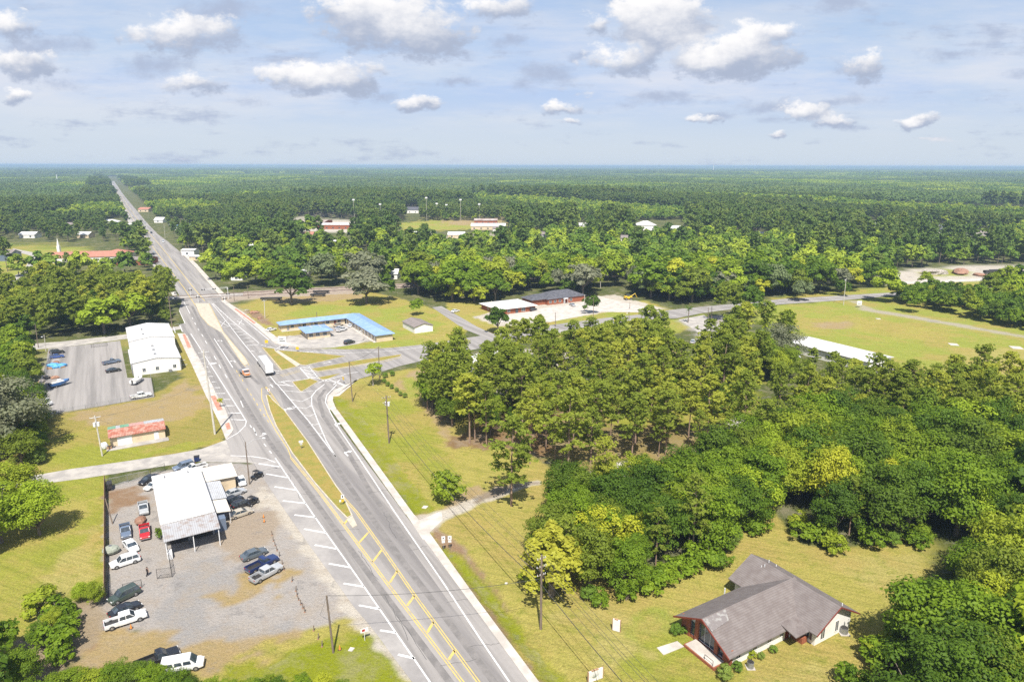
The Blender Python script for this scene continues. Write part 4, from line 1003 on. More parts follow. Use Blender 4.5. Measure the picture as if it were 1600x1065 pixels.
def ac_unit(p, r_, label):
    o = empty('air_conditioner', (p.x, p.y, 0), 0, label, 'air conditioner', 'air conditioners outside the brick house')
    MB().tube((0, 0, .08), (0, 0, .95), r_, r_, 14).build('casing', M['metal_grey'], o)
    MB().tube((0, 0, .95), (0, 0, 1.02), r_*.92, r_*.8, 14).build('fan_grille', M['black_metal'], o)
    MB().box(-r_*1.2, r_*1.2, -r_*1.2, r_*1.2, -.05, .08).build('base_slab', M['concrete'], o)
    return o
ac_unit(G(1172, 1042), .5, 'small air conditioner beside the round bushes at the side of the brick house')
ac_unit(G(1318, 988), .62, 'larger dark air conditioner at the right gable end of the brick house')
def bush(u, v, s, label, nm='round_bush', hz_=1.0, kind='bush', grp='clipped bushes round the brick house'):
    p = G(u, v); root = empty(nm, (p.x, p.y, 0), rng.uniform(0, 6), label, 'bush', grp); root.scale = (s, s, s*hz_)
    cr, tk = TREE_MESH[kind][int(rng.integers(len(TREE_MESH[kind])))]
    for nm2, me in (('stem', tk), ('foliage', cr)): o = bpy.data.objects.new(nm2, me); col.objects.link(o); o.parent = root
bush(1056, 991, .62, 'round clipped bush left of the brick front'); bush(1069, 989, .4, 'smaller bush squeezed between the left bush and the brick front')
bush(1131, 1060, .72, 'largest round bush at the front corner of the brick house'); bush(1151, 1048, .5, 'lower bush behind the largest round bush')
bush(1189, 1029, .38, 'small round bush under the side windows, next to the air conditioner', ); bush(1208, 1019, .40, 'small round bush under the side windows, next to the red porch')
bush(1172, 1024, .42, 'loose leafy shrub against the white side wall of the brick house', kind='scrub')
for i, (u, v) in enumerate(((602,590),(613,587),(601,598),(606,603),(612,607),(620,612),(626,618),(633,621))):
    bush(u, v, .62 if i < 2 else .5, 'low round shrub %s of the eight edging the strip behind the thin lime tree' % ['first','second','third','fourth','fifth','sixth','seventh','last'][i], grp='low shrubs behind the thin lime tree')

# repair garage with its lean-tos
g = house('repair_garage', (-65.9, 115.8), 'white roofed repair garage with an open corrugated canopy over its near bay', 'garage')
MB().box(.3, 8.9, 0, 22.4, -.2, 4.6).build('wall', M['grey_wall'], g)
MB().slab([(-.2,-.3,4.75),(9.4,-.3,4.9),(9.4,22.9,5.1),(-.2,22.9,4.95)], .22).build('roof', M['white_metal_roof'], g)
MB().slab([(-.1,-5.4,3.62),(9.5,-5.4,3.72),(9.5,-.32,4.62),(-.1,-.32,4.5)], .1).build('canopy_roof', M['worn_corrugated'], g)
for x in (.2, 4.8, 9.2): MB().tube((x, -5.1, -.1), (x, -5.1, 3.55), .09, .09, 8).build('canopy_post', M['metal_white'], g)
MB().box(.5, 4.2, -.12, -.02, 0, 3.4).build('bay_shade_panel', M['opening_shade'], g); MB().box(4.9, 8.6, -.12, -.02, 0, 3.4).build('bay_shade_panel', M['opening_shade'], g)  # dark sheets on the solid wall paint the shaded interior under the canopy
MB().slab([(9.0,17.9,3.35),(16.4,17.9,3.15),(16.4,25.8,3.15),(9.0,25.8,3.4)], .14).build('side_roof', M['beige_wall'], g); MB().box(9.3, 15.9, 18.4, 25.3, -.1, 3.1).build('side_wall', M['cream_wall'], g)
MB().slab([(9.45,8.5,3.3),(12.7,8.5,3.0),(12.7,17.7,3.0),(9.45,17.7,3.3)], .1).build('lean_to_roof', M['grey_sheet'], g)
MB().slab([(9.45,2.4,3.2),(12.5,2.4,2.85),(12.5,8.3,2.85),(9.45,8.3,3.2)], .1).build('lean_to_roof', M['beige_wall'], g)
for x, y in ((12.4, 17.3), (12.4, 12.9), (12.4, 8.8), (12.3, 8.0), (12.3, 2.7)): MB().tube((x, y, -.1), (x, y, 2.85), .06, .06, 6).build('lean_to_post', M['metal_white'], g)
MB().box(9.0, 11.2, .3, 2.1, 0, 2.6).build('storage_locker', M['paint_slate'], g)
for x in (2.2, 6.8): MB().tube((x, 20.5, 4.9), (x, 20.5, 5.5), .14, .14, 8).build('vent_pipe', M['metal_grey'], g)

def simple(nm, org, w, d, ze, zr, axis, roofm, wallm, label, cat, hipd=False, oh=.5, group=None, rz=None, wins=(), doors=()):
    o = house(nm, org, label, cat, group, rz)
    m = MB(); walls(m, 0, w, 0, d, ze, None if hipd else zr, axis); m.build('wall', M[wallm], o)
    m = MB()
    if hipd: hip(m, 0, w, 0, d, ze-.05, zr, oh)
    else: gable(m, 0, w, 0, d, ze, zr, axis, oh)
    m.build('roof', M[roofm], o)
    for side, a, b, z0, z1 in wins: window(o, side, a, b, z0, z1, {'y-': 0, 'x-': 0, 'x+': w, 'y+': d}[side])
    for side, a, b, z1, mt in doors:
        if side == 'y-': MB().box(a, b, -.07, .0, 0, z1).build('door', M[mt], o)
        elif side == 'x-': MB().box(-.07, 0, a, b, 0, z1).build('door', M[mt], o)
        else: MB().box(w, w+.07, a, b, 0, z1).build('door', M[mt], o)
    return o
b1 = simple('metal_building', (-129.5, 223.0), 15.2, 21, 4.6, 5.6, 'y', 'white_metal_roof', 'white_wall', 'low white metal building with a shallow gable, in front of its taller twin', 'building', oh=.2, wins=[('y-',3.1,4.0,1.2,2.3),('y-',7.2,8.1,1.2,2.3),('y-',12.6,13.5,1.2,2.3)])
b2 = simple('metal_building', (-129.0-.51*21.4, 223.0+.86*21.4), 15.0, 25, 7.6, 8.7, 'y', 'white_metal_roof', 'white_wall', 'taller white metal building behind the low one beside the parking lot', 'building', oh=.2, doors=[('x-',6,9,3,'metal_grey')])
for y in (4, 10.5, 17): MB().box(7.2, 8.0, y, y+.8, 5.5, 6.1).build('roof_vent', M['metal_grey'], b1)
for x in (.1, 15.0): MB().box(x-.12, x+.12, -.12, -.02, 0, 4.5).build('downpipe', M['metal_grey'], b1)
MB().box(-.3, -.22, -.3, 21.3, 4.42, 4.58).build('gutter', M['metal_grey'], b1); MB().box(15.42, 15.5, -.3, 21.3, 4.42, 4.58).build('gutter', M['metal_grey'], b1)
MB().box(-.07, 0, 4, 5, 0, 2.1).build('door', M['metal_grey'], b1); MB().box(-.09, 0, 9, 13, 0, 3.2).build('roller_door', M['grey_sheet'], b1)
MB().box(11.0, 12.0, -.9, -.05, 0, .9).build('wall_unit', M['metal_grey'], b1)
for y in (5, 14): MB().tube((5, y, 7.9), (5, y, 8.9), .3, .3, 8).build('roof_vent', M['metal_grey'], b2)
for y in (6, 13): MB().box(15.2, 17.6, y, y+.5, .0, .12).build('walk_slab', M['concrete'], b1)
s = house('storage_shed', (-102.6, 162.5), 'long cream shed with a rusty red roof patched in green and grey', 'shed')
m = MB(); walls(m, 0, 12.6, 0, 7.2, 2.65, 3.5, 'x'); m.build('wall', M['cream_wall'], s)
m = MB(); m.slab([(-.3,-.5,2.65),(12.9,-.5,2.65),(12.9,3.6,3.55),(-.3,3.6,3.55)], .12); m.build('front_roof', M['rusty_roof'], s)
for a, b, mt in ((-.3,1.55,'green_roof'),(1.56,2.55,'grey_sheet'),(2.56,4.6,'green_roof'),(4.61,8.1,'pink_sheet'),(8.11,12.9,'grey_sheet')):
    MB().slab([(a,3.604,3.55),(b,3.604,3.55),(b,8.2,2.75),(a,8.2,2.75)], .12).build('rear_roof', M[mt], s)
MB().box(1.6, 4.9, -.08, 0, .1, 2.5).build('garage_door', M['metal_white'], s); MB().box(10.0, 11.1, -.08, 0, .1, 2.1).build('door', M['metal_white'], s)
struct(MB().prism([tuple((Vector((-102.6, 162.5, 0))+EX*a+EY*b)[:2]) for a, b in ((-1.0,-2.6),(13.2,-2.6),(13.2,-.0),(-1.0,-.0))], -.1, .1).build('concrete_apron', M['concrete_old']))
o = empty('wrapped_bundle', (*((Vector((-102.6, 162.5, 0))-EX*1.4-EY*.6)[:2]), 0), TH, 'white plastic wrapped bundle at the left corner of the rusty shed', 'bundle'); MB().ball((0, 0, .9), 1.0, .8, 1.0, 9, 6, .15).build('wrapping', M['metal_white'], o); MB().box(.5, 1.6, -.9, .2, 0, .7).build('crate', M['fence_wood'], o)

# motel
mo = house('motel', (-100, 288), 'L shaped cream motel under a long pale blue metal roof', 'motel')
m = MB(); m.box(0, 28.2, .6, 6.2, -.1, 3.0); m.build('wall', M['cream_wall'], mo); m = MB(); m.box(29.3, 36.2, -38.4, 6.1, -.1, 2.9); m.build('wall', M['cream_wall'], mo)
m = MB(); hip(m, 0, 36.4, .2, 6.4, 2.9, 4.0, .6); m.build('roof', M['blue_metal'], mo)
m = MB(); hip(m, 29.0, 36.6, -38.6, 6.2, 2.98, 4.1, .5); m.build('roof', M['blue_metal'], mo)
for k in range(5):
    x = 2.5+k*5.2
    MB().box(x, x+.9, .5, .6, 0, 2.1).build('door', M['trim_red'] if k == 4 else M['metal_grey'], mo); window(mo, 'y-', x+1.6, x+3.0, 1.0, 2.2, .6, bars=1)
for k in range(7):
    y = -37+k*5.2
    MB().box(29.2, 29.3, y, y+.9, 0, 2.1).build('door', M['metal_grey'], mo); window(mo, 'x-', y+1.6, y+3.0, 1.0, 2.2, 29.3, bars=1)
for k in range(10): MB().tube((28.65, -38+k*4.2, 0), (28.65, -38+k*4.2, 3.0), .06, .06, 6).build('porch_post', M['metal_white'], mo)
MB().box(27.9, 29.2, -38.4, .5, -.1, .1).build('walkway_slab', M['concrete'], mo); MB().box(.0, 27.8, -.8, .5, -.1, .1).build('walkway_slab', M['concrete'], mo)
of = house('motel_office', (-84.8, 273.6), 'small square cream office with a blue hipped skirt roof in the motel yard', 'office')
MB().box(.6, 10.0, .6, 11.2, -.1, 3.0).build('wall', M['cream_wall'], of)
m = MB(); hip(m, 0, 10.6, 0, 11.8, 2.95, 4.4, .5); m.build('roof', M['blue_metal'], of); MB().box(3.2, 7.4, 3.6, 8.2, 3.6, 3.98).build('roof_deck', M['grey_sheet'], of)
for a in (1.2, 4.0, 7.0): window(of, 'y-', a, a+1.5, .9, 2.3, .6)
for a in (1.6, 5.2, 8.4): window(of, 'x-', a, a+1.4, .9, 2.3, .6)
simple('white_outbuilding', (-41.8, 285.1), 8.5, 13.5, 2.9, 4.1, 'y', 'shingle_grey', 'white_wall', 'small white gabled building with a grey brown roof on the motel lawn', 'outbuilding', oh=.35)
bb = simple('brick_office', (-6.5, 322.5), 21, 17.5, 2.9, 4.6, 'y', 'white_roof', 'brick', 'red brick building under a broad white hipped roof', 'office', hipd=True, oh=1.0, wins=[('y-',5,6.5,.9,2.2),('y-',13,15,.6,2.4),('x-',4,5.2,.9,2.2),('x-',10,11.2,.9,2.2)], doors=[('y-',9.5,11,2.2,'glass')])
bo = simple('brick_office', (18.4, 347.3), 24, 13.5, 3.1, 6.0, 'x', 'shingle_dark', 'brick', 'long brick office with a dark hipped shingle roof and white trimmed entrance', 'office', hipd=True, oh=.5, wins=[('y-',1,2.4,.9,2.2),('y-',4,5.4,.9,2.2),('y-',7,8.4,.9,2.2),('y-',14,15.4,.9,2.2),('x-',3,4.2,.9,2.2),('x-',8,9.2,.9,2.2)], doors=[('y-',10,11.2,2.3,'metal_white')])
MB().box(9.4, 12.0, -1.6, -.1, 2.5, 2.8).tube((9.6,-1.4,0),(9.6,-1.4,2.5),.1).tube((11.8,-1.4,0),(11.8,-1.4,2.5),.1).build('entrance_porch', M['metal_white'], bo)
m = MB(); hip(m, -8.5, 5.0, 2.0, 12.2, 3.0, 5.0, .5); m.build('wing_roof', M['shingle_dark'], bo); MB().box(-8.2, .0, 2.4, 11.8, -.1, 3.0).build('wing_wall', M['brick'], bo)
lw = simple('long_white_building', (124.9, 229.3), 13.0, 34, 3.9, 4.5, 'y', 'white_metal_roof', 'white_wall', 'long white building with a flat white roof at the edge of the green field', 'building', oh=.7, wins=[('y-',1.2,2.4,1,2.3),('y-',8.5,9.7,1,2.3),('y-',11,12,1,2.3)], doors=[('y-',4.2,5.3,2.2,'trim_red'),('y-',6,7,2.2,'metal_grey')])
for i in range(5): window(lw, 'x-', 3+i*6.2, 4.6+i*6.2, 1, 2.3, 0)
struct(MB().prism([tuple((Vector((124.9, 229.3, 0))+EX*a+EY*b)[:2]) for a, b in ((-2,-3.5),(14.5,-3.5),(14.5,-.9),(-2,-.9))], -.1, .08).build('walk_slab', M['concrete_old']))
p_ = G(745, 588); simple('pale_store', (p_.x, p_.y), 15, 12, 4.2, 4.9, 'x', 'white_metal_roof', 'white_wall', 'white roofed store glimpsed between the pines', 'store', oh=.4, wins=[('y-',2,4,1,2.4),('y-',8,11,1,2.4)])

# buildings of the town and of the far woods, seen between the trees
FARB = []
def far(nm, u, v, wpx, depth, ze, zr, roofm, wallm, label, cat, hipd=False, rz=None, axis='x', cone=.15):
    p = G(u, v); d = p.length; w = wpx*d/F*.98
    rz_ = 0.0 if rz is None else rz
    o = simple(nm, (p.x, p.y), w, depth, ze, zr, axis, roofm, wallm, label, cat, hipd, .5, 'buildings among the town trees', rz_)
    n = max(1, min(5, int(w/7)))
    for i in range(n): a = w*(i+.35)/n; MB().box(a, a+min(1.8, w/n*.5), -.05, .0, .9, 2.3).build('window', M['glass'], o)
    q = Vector((p.x, p.y)); e = Vector((math.cos(rz_), math.sin(rz_))); f_ = Vector((-e.y, e.x))
    c0, c1 = q-e*3, q+e*(w+3)
    back = f_*(depth+3)
    CL.append(np.array([[*(c0+back)], [*(c1+back)], [*(c1*(1-cone))], [*(c0*(1-cone))]]))
far('brick_church', 76, 411, 85, 15, 4.0, 7.2, 'tile_red', 'white_wall', 'long church with an orange red tiled roof left of the highway', 'church', rz=.25, cone=.0)
far('church_hall', 157, 404, 33, 17, 3.6, 6.4, 'tile_red', 'white_wall', 'square hall with a red hipped roof joined to the end of the church', 'hall', True, cone=.0)
far('grey_hall', 178, 414, 46, 16, 4.0, 5.2, 'shingle_grey', 'brick', 'low brick hall with a flat grey roof beside the highway', 'hall', cone=.0)
p_ = G(82, 402); st = empty('church_steeple', (p_.x, p_.y+9, 0), 0, 'slim white steeple standing behind the red church roof', 'steeple'); MB().box(-1.0, 1.0, -1.0, 1.0, 0, 7.5).build('tower', M['white_wall'], st); MB().hull([[(-.8,-.8,7.5),(.8,-.8,7.5),(.8,.8,7.5),(-.8,.8,7.5)], [(-.05,-.05,14),(.05,-.05,14),(.05,.05,14),(-.05,.05,14)]]).build('spire', M['white_wall'], st)
far('grey_house', -12, 408, 24, 12, 5.5, 8, 'shingle_grey', 'paint_slate', 'grey blue house cut by the left edge of the picture', 'house')
far('white_house', 156, 351, 22, 12, 3.2, 6, 'white_roof', 'white_wall', 'white house with a pyramid roof left of the far highway', 'house', True)
far('low_store', 182, 356, 24, 12, 3.2, 4.5, 'white_roof', 'cream_wall', 'low pale store left of the far highway', 'store')
far('blue_roof_store', 273, 359, 17, 16, 4, 5.5, 'blue_metal', 'white_wall', 'store with a blue and white roof right of the far highway', 'store')
far('white_cottage', 241, 348, 12, 12, 3.5, 6.5, 'white_roof', 'white_wall', 'white cottage at the far right kerb of the highway', 'cottage')
far('brown_store', 216, 331, 14, 18, 4, 6.5, 'tile_red', 'cream_wall', 'brown roofed store at the far right kerb of the highway', 'store')
far('white_store', 284, 399, 18, 9, 4.2, 5.0, 'white_roof', 'white_wall', 'white box store on the right kerb beyond the level crossing', 'store', cone=.02)
far('flat_store', 296, 407, 26, 8, 3.2, 3.8, 'white_roof', 'cream_wall', 'low flat white roofed store nearest the level crossing', 'store', cone=.02)
far('grey_cottage', 361, 438, 17, 10, 3.2, 5.2, 'grey_sheet', 'white_wall', 'grey roofed cottage between the oaks and the highway', 'cottage', cone=.02)
far('school', 452, 354, 52, 40, 5, 6.5, 'roof_brick_red', 'brick', 'large school block with a dull red roof', 'school', cone=.12)
far('school_wing', 496, 358, 48, 26, 5, 6, 'white_roof', 'brick', 'school wing with a white roof right of the red block', 'school', cone=.12)
far('white_bungalow', 518, 384, 26, 12, 3, 4.6, 'white_roof', 'white_wall', 'white bungalow below the school', 'bungalow', cone=.12)
far('pale_house', 545, 418, 16, 10, 3, 5, 'white_roof', 'white_wall', 'small pale house in the oaks behind the motel', 'house', cone=.12)
far('pale_house', 567, 414, 10, 10, 3, 5, 'white_roof', 'white_wall', 'smallest pale house in the oaks behind the motel', 'house', cone=.12)
far('bus_shed', 634, 371, 46, 18, 4.2, 5.4, 'white_roof', 'white_wall', 'long white roofed shed beside the ball field', 'shed', cone=.12)
far('field_house', 736, 359, 54, 24, 4.5, 6.5, 'white_roof', 'cream_wall', 'wide white roofed field house right of the ball field', 'field house', cone=.12)
far('gymnasium', 741, 350, 36, 20, 4.5, 6, 'roof_brick_red', 'brick', 'brick gymnasium behind the white field house', 'gymnasium', cone=.0)
far('villa', 636, 333, 18, 14, 5, 9, 'shingle_dark', 'white_wall', 'white villa with a dark roof beyond the ball field', 'villa')
far('white_house', 995, 360, 30, 16, 6, 10, 'white_roof', 'white_wall', 'tall white house deep in the woods, left of its neighbour', 'house', True)
far('white_house', 1046, 365, 18, 14, 5, 8, 'white_roof', 'white_wall', 'smaller white house deep in the woods, right of its neighbour', 'house')
far('pale_house', 968, 378, 18, 12, 4, 6, 'shingle_grey', 'beige_wall', 'pale grey roofed house half hidden below the two white houses', 'house')
far('forest_house', 1354, 358, 26, 14, 4.5, 7, 'white_roof', 'beige_wall', 'pale roofed house in the woods right of centre', 'house')
far('hip_house', 1450, 364, 32, 18, 4, 8.5, 'shingle_dark', 'beige_wall', 'dark hip roofed house in the woods', 'house', True)
far('beige_house', 1520, 376, 22, 14, 5, 9, 'shingle_grey', 'beige_wall', 'beige gabled house in the woods near the right edge', 'house')
far('woodland_house', 905, 357, 22, 12, 4, 6, 'white_roof', 'white_wall', 'white house peeping through the town trees', 'house')
for i, (u, v, w, rf_, wl, lb) in enumerate(((590,351,16,'white_roof','white_wall','small white roof left of the ball field'), (700,372,26,'white_roof','cream_wall','long pale roof in front of the ball field'), (770,362,20,'shingle_grey','white_wall','grey roofed block at the right end of the sports ground'),
        (468,372,20,'tile_red','cream_wall','red brown roof below the school'), (415,352,16,'shingle_grey','white_wall','grey roof left of the school'), (385,392,14,'white_roof','white_wall','white roof in the trees right of the highway'), (95,356,16,'shingle_grey','white_wall','grey roof in the trees far left'), (30,372,20,'white_roof','white_wall','pale roof among the trees near the left edge'),
        (120,372,16,'white_roof','cream_wall','pale roof behind the church'), (840,372,14,'shingle_grey','white_wall','grey roof in the trees above the brick offices'), (1180,372,14,'white_roof','white_wall','small white roof deep in the woods right of centre'), (607,436,14,'white_roof','white_wall','pale roof low in the oaks behind the motel'), (470,432,12,'white_roof','beige_wall','pale roof behind the big oak'))):
    far('town_house', u, v, w, 11, 3.6, 5.8, rf_, wl, lb, 'house', cone=.12)

bush(699, 782, 1.75, 'dense round green bush alone on the lawn left of the lone pine', nm='shrub', hz_=1.15, kind='scrub', grp=None)
# ---------------------------------------------------------------- vehicles
def ringz(x, w, z0, z1, c=.12):
    return [(x, -w*.9, z0), (x, -w, z0+c), (x, -w, (z0+z1)/2), (x, -w*.97, z1-c), (x, -w*.86, z1), (x, w*.86, z1), (x, w*.97, z1-c), (x, w, (z0+z1)/2), (x, w, z0+c), (x, w*.9, z0)]
def wheel(parent, x, y, r_=.34, w=.24):
    s = 1 if y > 0 else -1
    o = MB().tube((x, y-s*w, r_), (x, y, r_), r_, r_, 14).build('wheel', M['tyre'], parent)
    MB().tube((x, y-s*.02, r_), (x, y+s*.012, r_), r_*.6, r_*.55, 10).build('rim', M['rim'], o)
def lights(parent, xf, xr, w, z, zr=None):
    for s in (-1, 1):
        MB().box(xf-.08, xf+.03, s*w-.16, s*w+.16, z-.07, z+.07).build('headlight', M['lamp_clear'], parent)
        MB().box(xr-.03, xr+.08, s*w-.10, s*w+.10, (zr or z)-.1, (zr or z)+.1).build('tail_light', M['lamp_red'], parent)
def green(parent, P, base, top, w, pm, pillars=(), wt=.80):
    """glasshouse: base=(x0,x1,z), top=(x0,x1,z); roof panel and pillars in body colour"""
    (a, b, z0), (c, d, z1) = base, top; wb = w*.93; tt = w*wt
    MB().hull([[(a,-wb,z0),(b,-wb,z0),(b,wb,z0),(a,wb,z0)], [(c,-tt,z1),(d,-tt,z1),(d,tt,z1),(c,tt,z1)]]).build('window_glass', M['glass'], parent, smooth=False)
    m = MB(); m.hull([[(c-.08,-tt-.015,z1-.03),(d+.08,-tt-.015,z1-.03),(d+.08,tt+.015,z1-.03),(c-.08,tt+.015,z1-.03)], [(c+.12,-tt+.1,z1+.055),(d-.15,-tt+.1,z1+.055),(d-.15,tt-.1,z1+.055),(c+.12,tt-.1,z1+.055)]])
    m.build('roof', M[pm], parent)
    m = MB()
    for s in (-1, 1):
        for x0, x1 in ((a, c), (b, d))+tuple((p, p) for p in pillars):
            m.tube((x0, s*(wb-.0), z0), (x1, s*(tt+.0), z1), .05, .05, 4)
    m.build('pillar', M[pm], parent)
def vehicle(kind, pm):
    root = empty('vehicle', (0, 0, 0))
    b = MB()
    if kind in ('sedan', 'coupe'):
        L = 4.85; w = .92
        b.hull([ringz(-2.42, .80, .42, .80), ringz(-2.25, .88, .28, .98), ringz(-1.3, w, .22, 1.02), ringz(0, w, .2, .98), ringz(1.2, w, .22, .96), ringz(2.1, .88, .26, .80), ringz(2.42, .78, .36, .64)])
        b.build('body', M[pm], root, smooth=False); green(root, 0, (-1.75, 1.15, .96), (-1.0, .35, 1.42), w, pm, (-.35,))
        for x in (-1.45, 1.45): wheel(root, x, .93); wheel(root, x, -.93)
        lights(root, 2.38, -2.42, .62, .66, .78)
    elif kind == 'suv':
        w = .97
        b.hull([ringz(-2.42, .88, .40, .95), ringz(-2.3, .94, .30, 1.1), ringz(-1.2, w, .25, 1.12), ringz(1.0, w, .25, 1.08), ringz(2.0, .93, .3, .98), ringz(2.42, .84, .4, .8)])
        b.build('body', M[pm], root); green(root, 0, (-2.25, 1.2, 1.06), (-1.95, .45, 1.72), w, pm, (-1.15, -.2), .84)
        m = MB(); m.tube((-1.7, .72, 1.82), (.2, .72, 1.82), .03).tube((-1.7, -.72, 1.82), (.2, -.72, 1.82), .03); m.build('roof_rack', M['metal_grey'], root)
        for x in (-1.45, 1.5): wheel(root, x, .98, .38); wheel(root, x, -.98, .38)
        lights(root, 2.38, -2.42, .68, .82, 1.0)
    elif kind in ('pickup', 'crew'):
        L = 5.9; w = .99; cab0 = -.9 if kind == 'crew' else -.15
        b.hull([ringz(cab0-.06, w, .32, 1.16), ringz(.9, w, .3, 1.14), ringz(2.1, .96, .34, 1.08), ringz(2.85, .92, .4, 1.0), ringz(2.95, .86, .5, .85)])
        b.box(-2.95, cab0-.07, -.97, .97, .45, .62)
        b.box(-2.95, cab0-.07, -.99, -.9, .62, 1.12); b.box(-2.95, cab0-.07, .9, .99, .62, 1.12); b.box(-2.95, -2.87, -.9, .9, .62, 1.10)
        b.build('body', M[pm], root); MB().box(-2.86, cab0-.08, -.89, .89, .621, .66).build('cargo_bed', M['black_metal'], root)
        green(root, 0, (cab0, 1.35, 1.12), (cab0+.15, .65, 1.78), w*.95, pm, ((cab0+.95,) if kind == 'crew' else ()), .84)
        MB().box(-3.06, -2.96, -.9, .9, .42, .6).box(2.93, 3.05, -.92, .92, .42, .6).build('bumper', M['rim'], root)
        for x in (-1.95, 1.9): wheel(root, x, 1.0, .40); wheel(root, x, -1.0, .40)
        lights(root, 2.93, -2.97, .74, .86, .9)
    elif kind == 'van':
        w = 1.0
        b.hull([ringz(-2.85, .93, .45, 1.2), ringz(-2.8, w, .35, 1.25), ringz(1.4, w, .32, 1.2), ringz(2.3, .97, .36, 1.12), ringz(2.75, .88, .45, .9)])
        b.hull([[(-2.82,-.97,1.2),(1.75,-.97,1.2),(1.75,.97,1.2),(-2.82,.97,1.2)], [(-2.7,-.84,2.02),(1.0,-.84,2.02),(1.0,.84,2.02),(-2.7,.84,2.02)], [(-2.55,-.7,2.1),(.8,-.7,2.1),(.8,.7,2.1),(-2.55,.7,2.1)]])
        b.build('body', M[pm], root)
        MB().hull([[(1.80,-.86,1.24),(1.80,.86,1.24),(1.10,.76,1.96),(1.10,-.76,1.96)], [(1.83,-.86,1.26),(1.83,.86,1.26),(1.13,.76,1.98),(1.13,-.76,1.98)]]).build('windscreen', M['glass'], root)
        for s in (-1, 1):
            for a, c in ((.2, 1.15), (-.95, -.05), (-2.3, -1.2)):
                y0, y1 = s*.955, s*.885
                MB().hull([[(a,y0,1.30),(c+.1,y0,1.30),(c-.05,y1,1.80),(a,y1,1.80)], [(a,y0+s*.02,1.30),(c+.1,y0+s*.02,1.30),(c-.05,y1+s*.02,1.80),(a,y1+s*.02,1.80)]]).build('side_window', M['glass'], root)
        for x in (-1.8, 1.75): wheel(root, x, 1.0, .38); wheel(root, x, -1.0, .38)
        lights(root, 2.72, -2.84, .7, .82, 1.1)
    elif kind == 'semi':
        MB().box(-13.5, 0, -1.28, 1.28, 1.15, 4.05).build('trailer_box', M['paint_car_white'], root)
        MB().box(-13.53, -13.5, -1.2, 1.2, 1.3, 3.95).build('trailer_door', M['metal_white'], root)
        MB().box(-13.4, 1.5, -.5, .5, .75, 1.14).build('chassis', M['black_metal'], root); MB().box(-13.6, -13.5, -1.2, 1.2, .5, .7).build('underrun_bar', M['black_metal'], root)
        c = MB(); c.hull([ringz(.5, 1.2, .8, 3.3, .2), ringz(2.4, 1.22, .7, 3.2, .2), ringz(2.9, 1.15, .7, 2.0, .2)]); c.box(2.9, 4.6, -.95, .95, .6, 1.75); c.build('tractor_cab', M['paint_car_white'], root)
        MB().hull([[(2.55,-1.0,1.95),(2.55,1.0,1.95),(2.40,.9,2.85),(2.40,-.9,2.85)], [(2.95,-1.0,2.0),(2.95,1.0,2.0),(2.5,.9,2.9),(2.5,-.9,2.9)]]).build('windscreen', M['glass'], root)
        for x in (-12.6, -11.3, 0.2, 1.4, 4.0): wheel(root, x, 1.25, .5, .45); wheel(root, x, -1.25, .5, .45)
    elif kind == 'flatbed':
        c = MB(); c.hull([ringz(.2, 1.1, .6, 2.3, .2), ringz(1.6, 1.12, .6, 2.25, .2), ringz(2.0, 1.08, .6, 1.5, .2), ringz(3.3, 1.0, .6, 1.3, .2)]); c.build('cab', M[pm], root)
        MB().box(.25, 1.55, -1.0, 1.0, 2.26, 2.34).box(2.1, 3.2, -.8, .8, 1.42, 1.46).build('white_panel', M['paint_car_white'], root)
        MB().hull([[(1.66,-.95,1.55),(1.66,.95,1.55),(1.5,.9,2.15),(1.5,-.9,2.15)], [(2.02,-.95,1.56),(2.02,.95,1.56),(1.66,.9,2.2),(1.66,-.9,2.2)]]).build('windscreen', M['glass'], root)
        MB().box(-4.4, .1, -1.2, 1.2, 1.0, 1.18).build('flat_bed', M['metal_grey'], root); MB().box(-4.3, 3.0, -.5, .5, .55, .99).build('chassis', M['black_metal'], root)
        MB().box(-.4, -.1, -1.0, 1.0, 1.19, 1.9).build('headboard', M['black_metal'], root)
        MB().box(3.32, 3.5, -1.0, 1.0, .5, .75).build('bumper', M['rim'], root)
        for x in (-3.2, -2.1, 2.5): wheel(root, x, 1.1, .46, .3); wheel(root, x, -1.1, .46, .3)
        lights(root, 3.3, -4.4, .8, .9)
    elif kind == 'boat':
        b.hull([[(-2.9,-.95,.75),(-2.9,-1.1,1.5),(-2.9,1.1,1.5),(-2.9,.95,.75),(-2.9,0,.6)], [(0,-1.0,.7),(0,-1.2,1.6),(0,1.2,1.6),(0,1.0,.7),(0,0,.5)], [(1.8,-.6,.8),(1.8,-.95,1.75),(1.8,.95,1.75),(1.8,.6,.8),(1.8,0,.55)], [(3.2,-.05,1.2),(3.2,-.1,1.9),(3.2,.1,1.9),(3.2,.05,1.2),(3.2,0,1.1)]])
        b.build('hull', M[pm], root); MB().hull([[(-2.6,-.85,1.62),(1.4,-.85,1.7),(1.4,.85,1.7),(-2.6,.85,1.62)], [(-2.6,-.8,1.66),(1.4,-.8,1.74),(1.4,.8,1.74),(-2.6,.8,1.66)]]).build('deck', M['beige_wall'], root)
        MB().box(-.3, .6, -.5, .5, 1.7, 2.4).build('console', M['metal_white'], root); MB().tube((-3.1, 0, .9), (-3.1, 0, 2.0), .22, .18, 8).build('outboard_motor', M['black_metal'], root)
        MB().box(-2.5, 4.2, -.1, .1, .4, .52).box(-1.6, -1.4, -1.0, 1.0, .35, .5).build('trailer_frame', M['metal_grey'], root)
        wheel(root, -1.5, 1.15, .33); wheel(root, -1.5, -1.15, .33)
    elif kind == 'buggy':
        b.box(-1.3, 1.3, -.6, .6, .4, .8); b.box(.5, 1.4, -.5, .5, .8, 1.05); b.build('body', M[pm], root)
        m = MB()
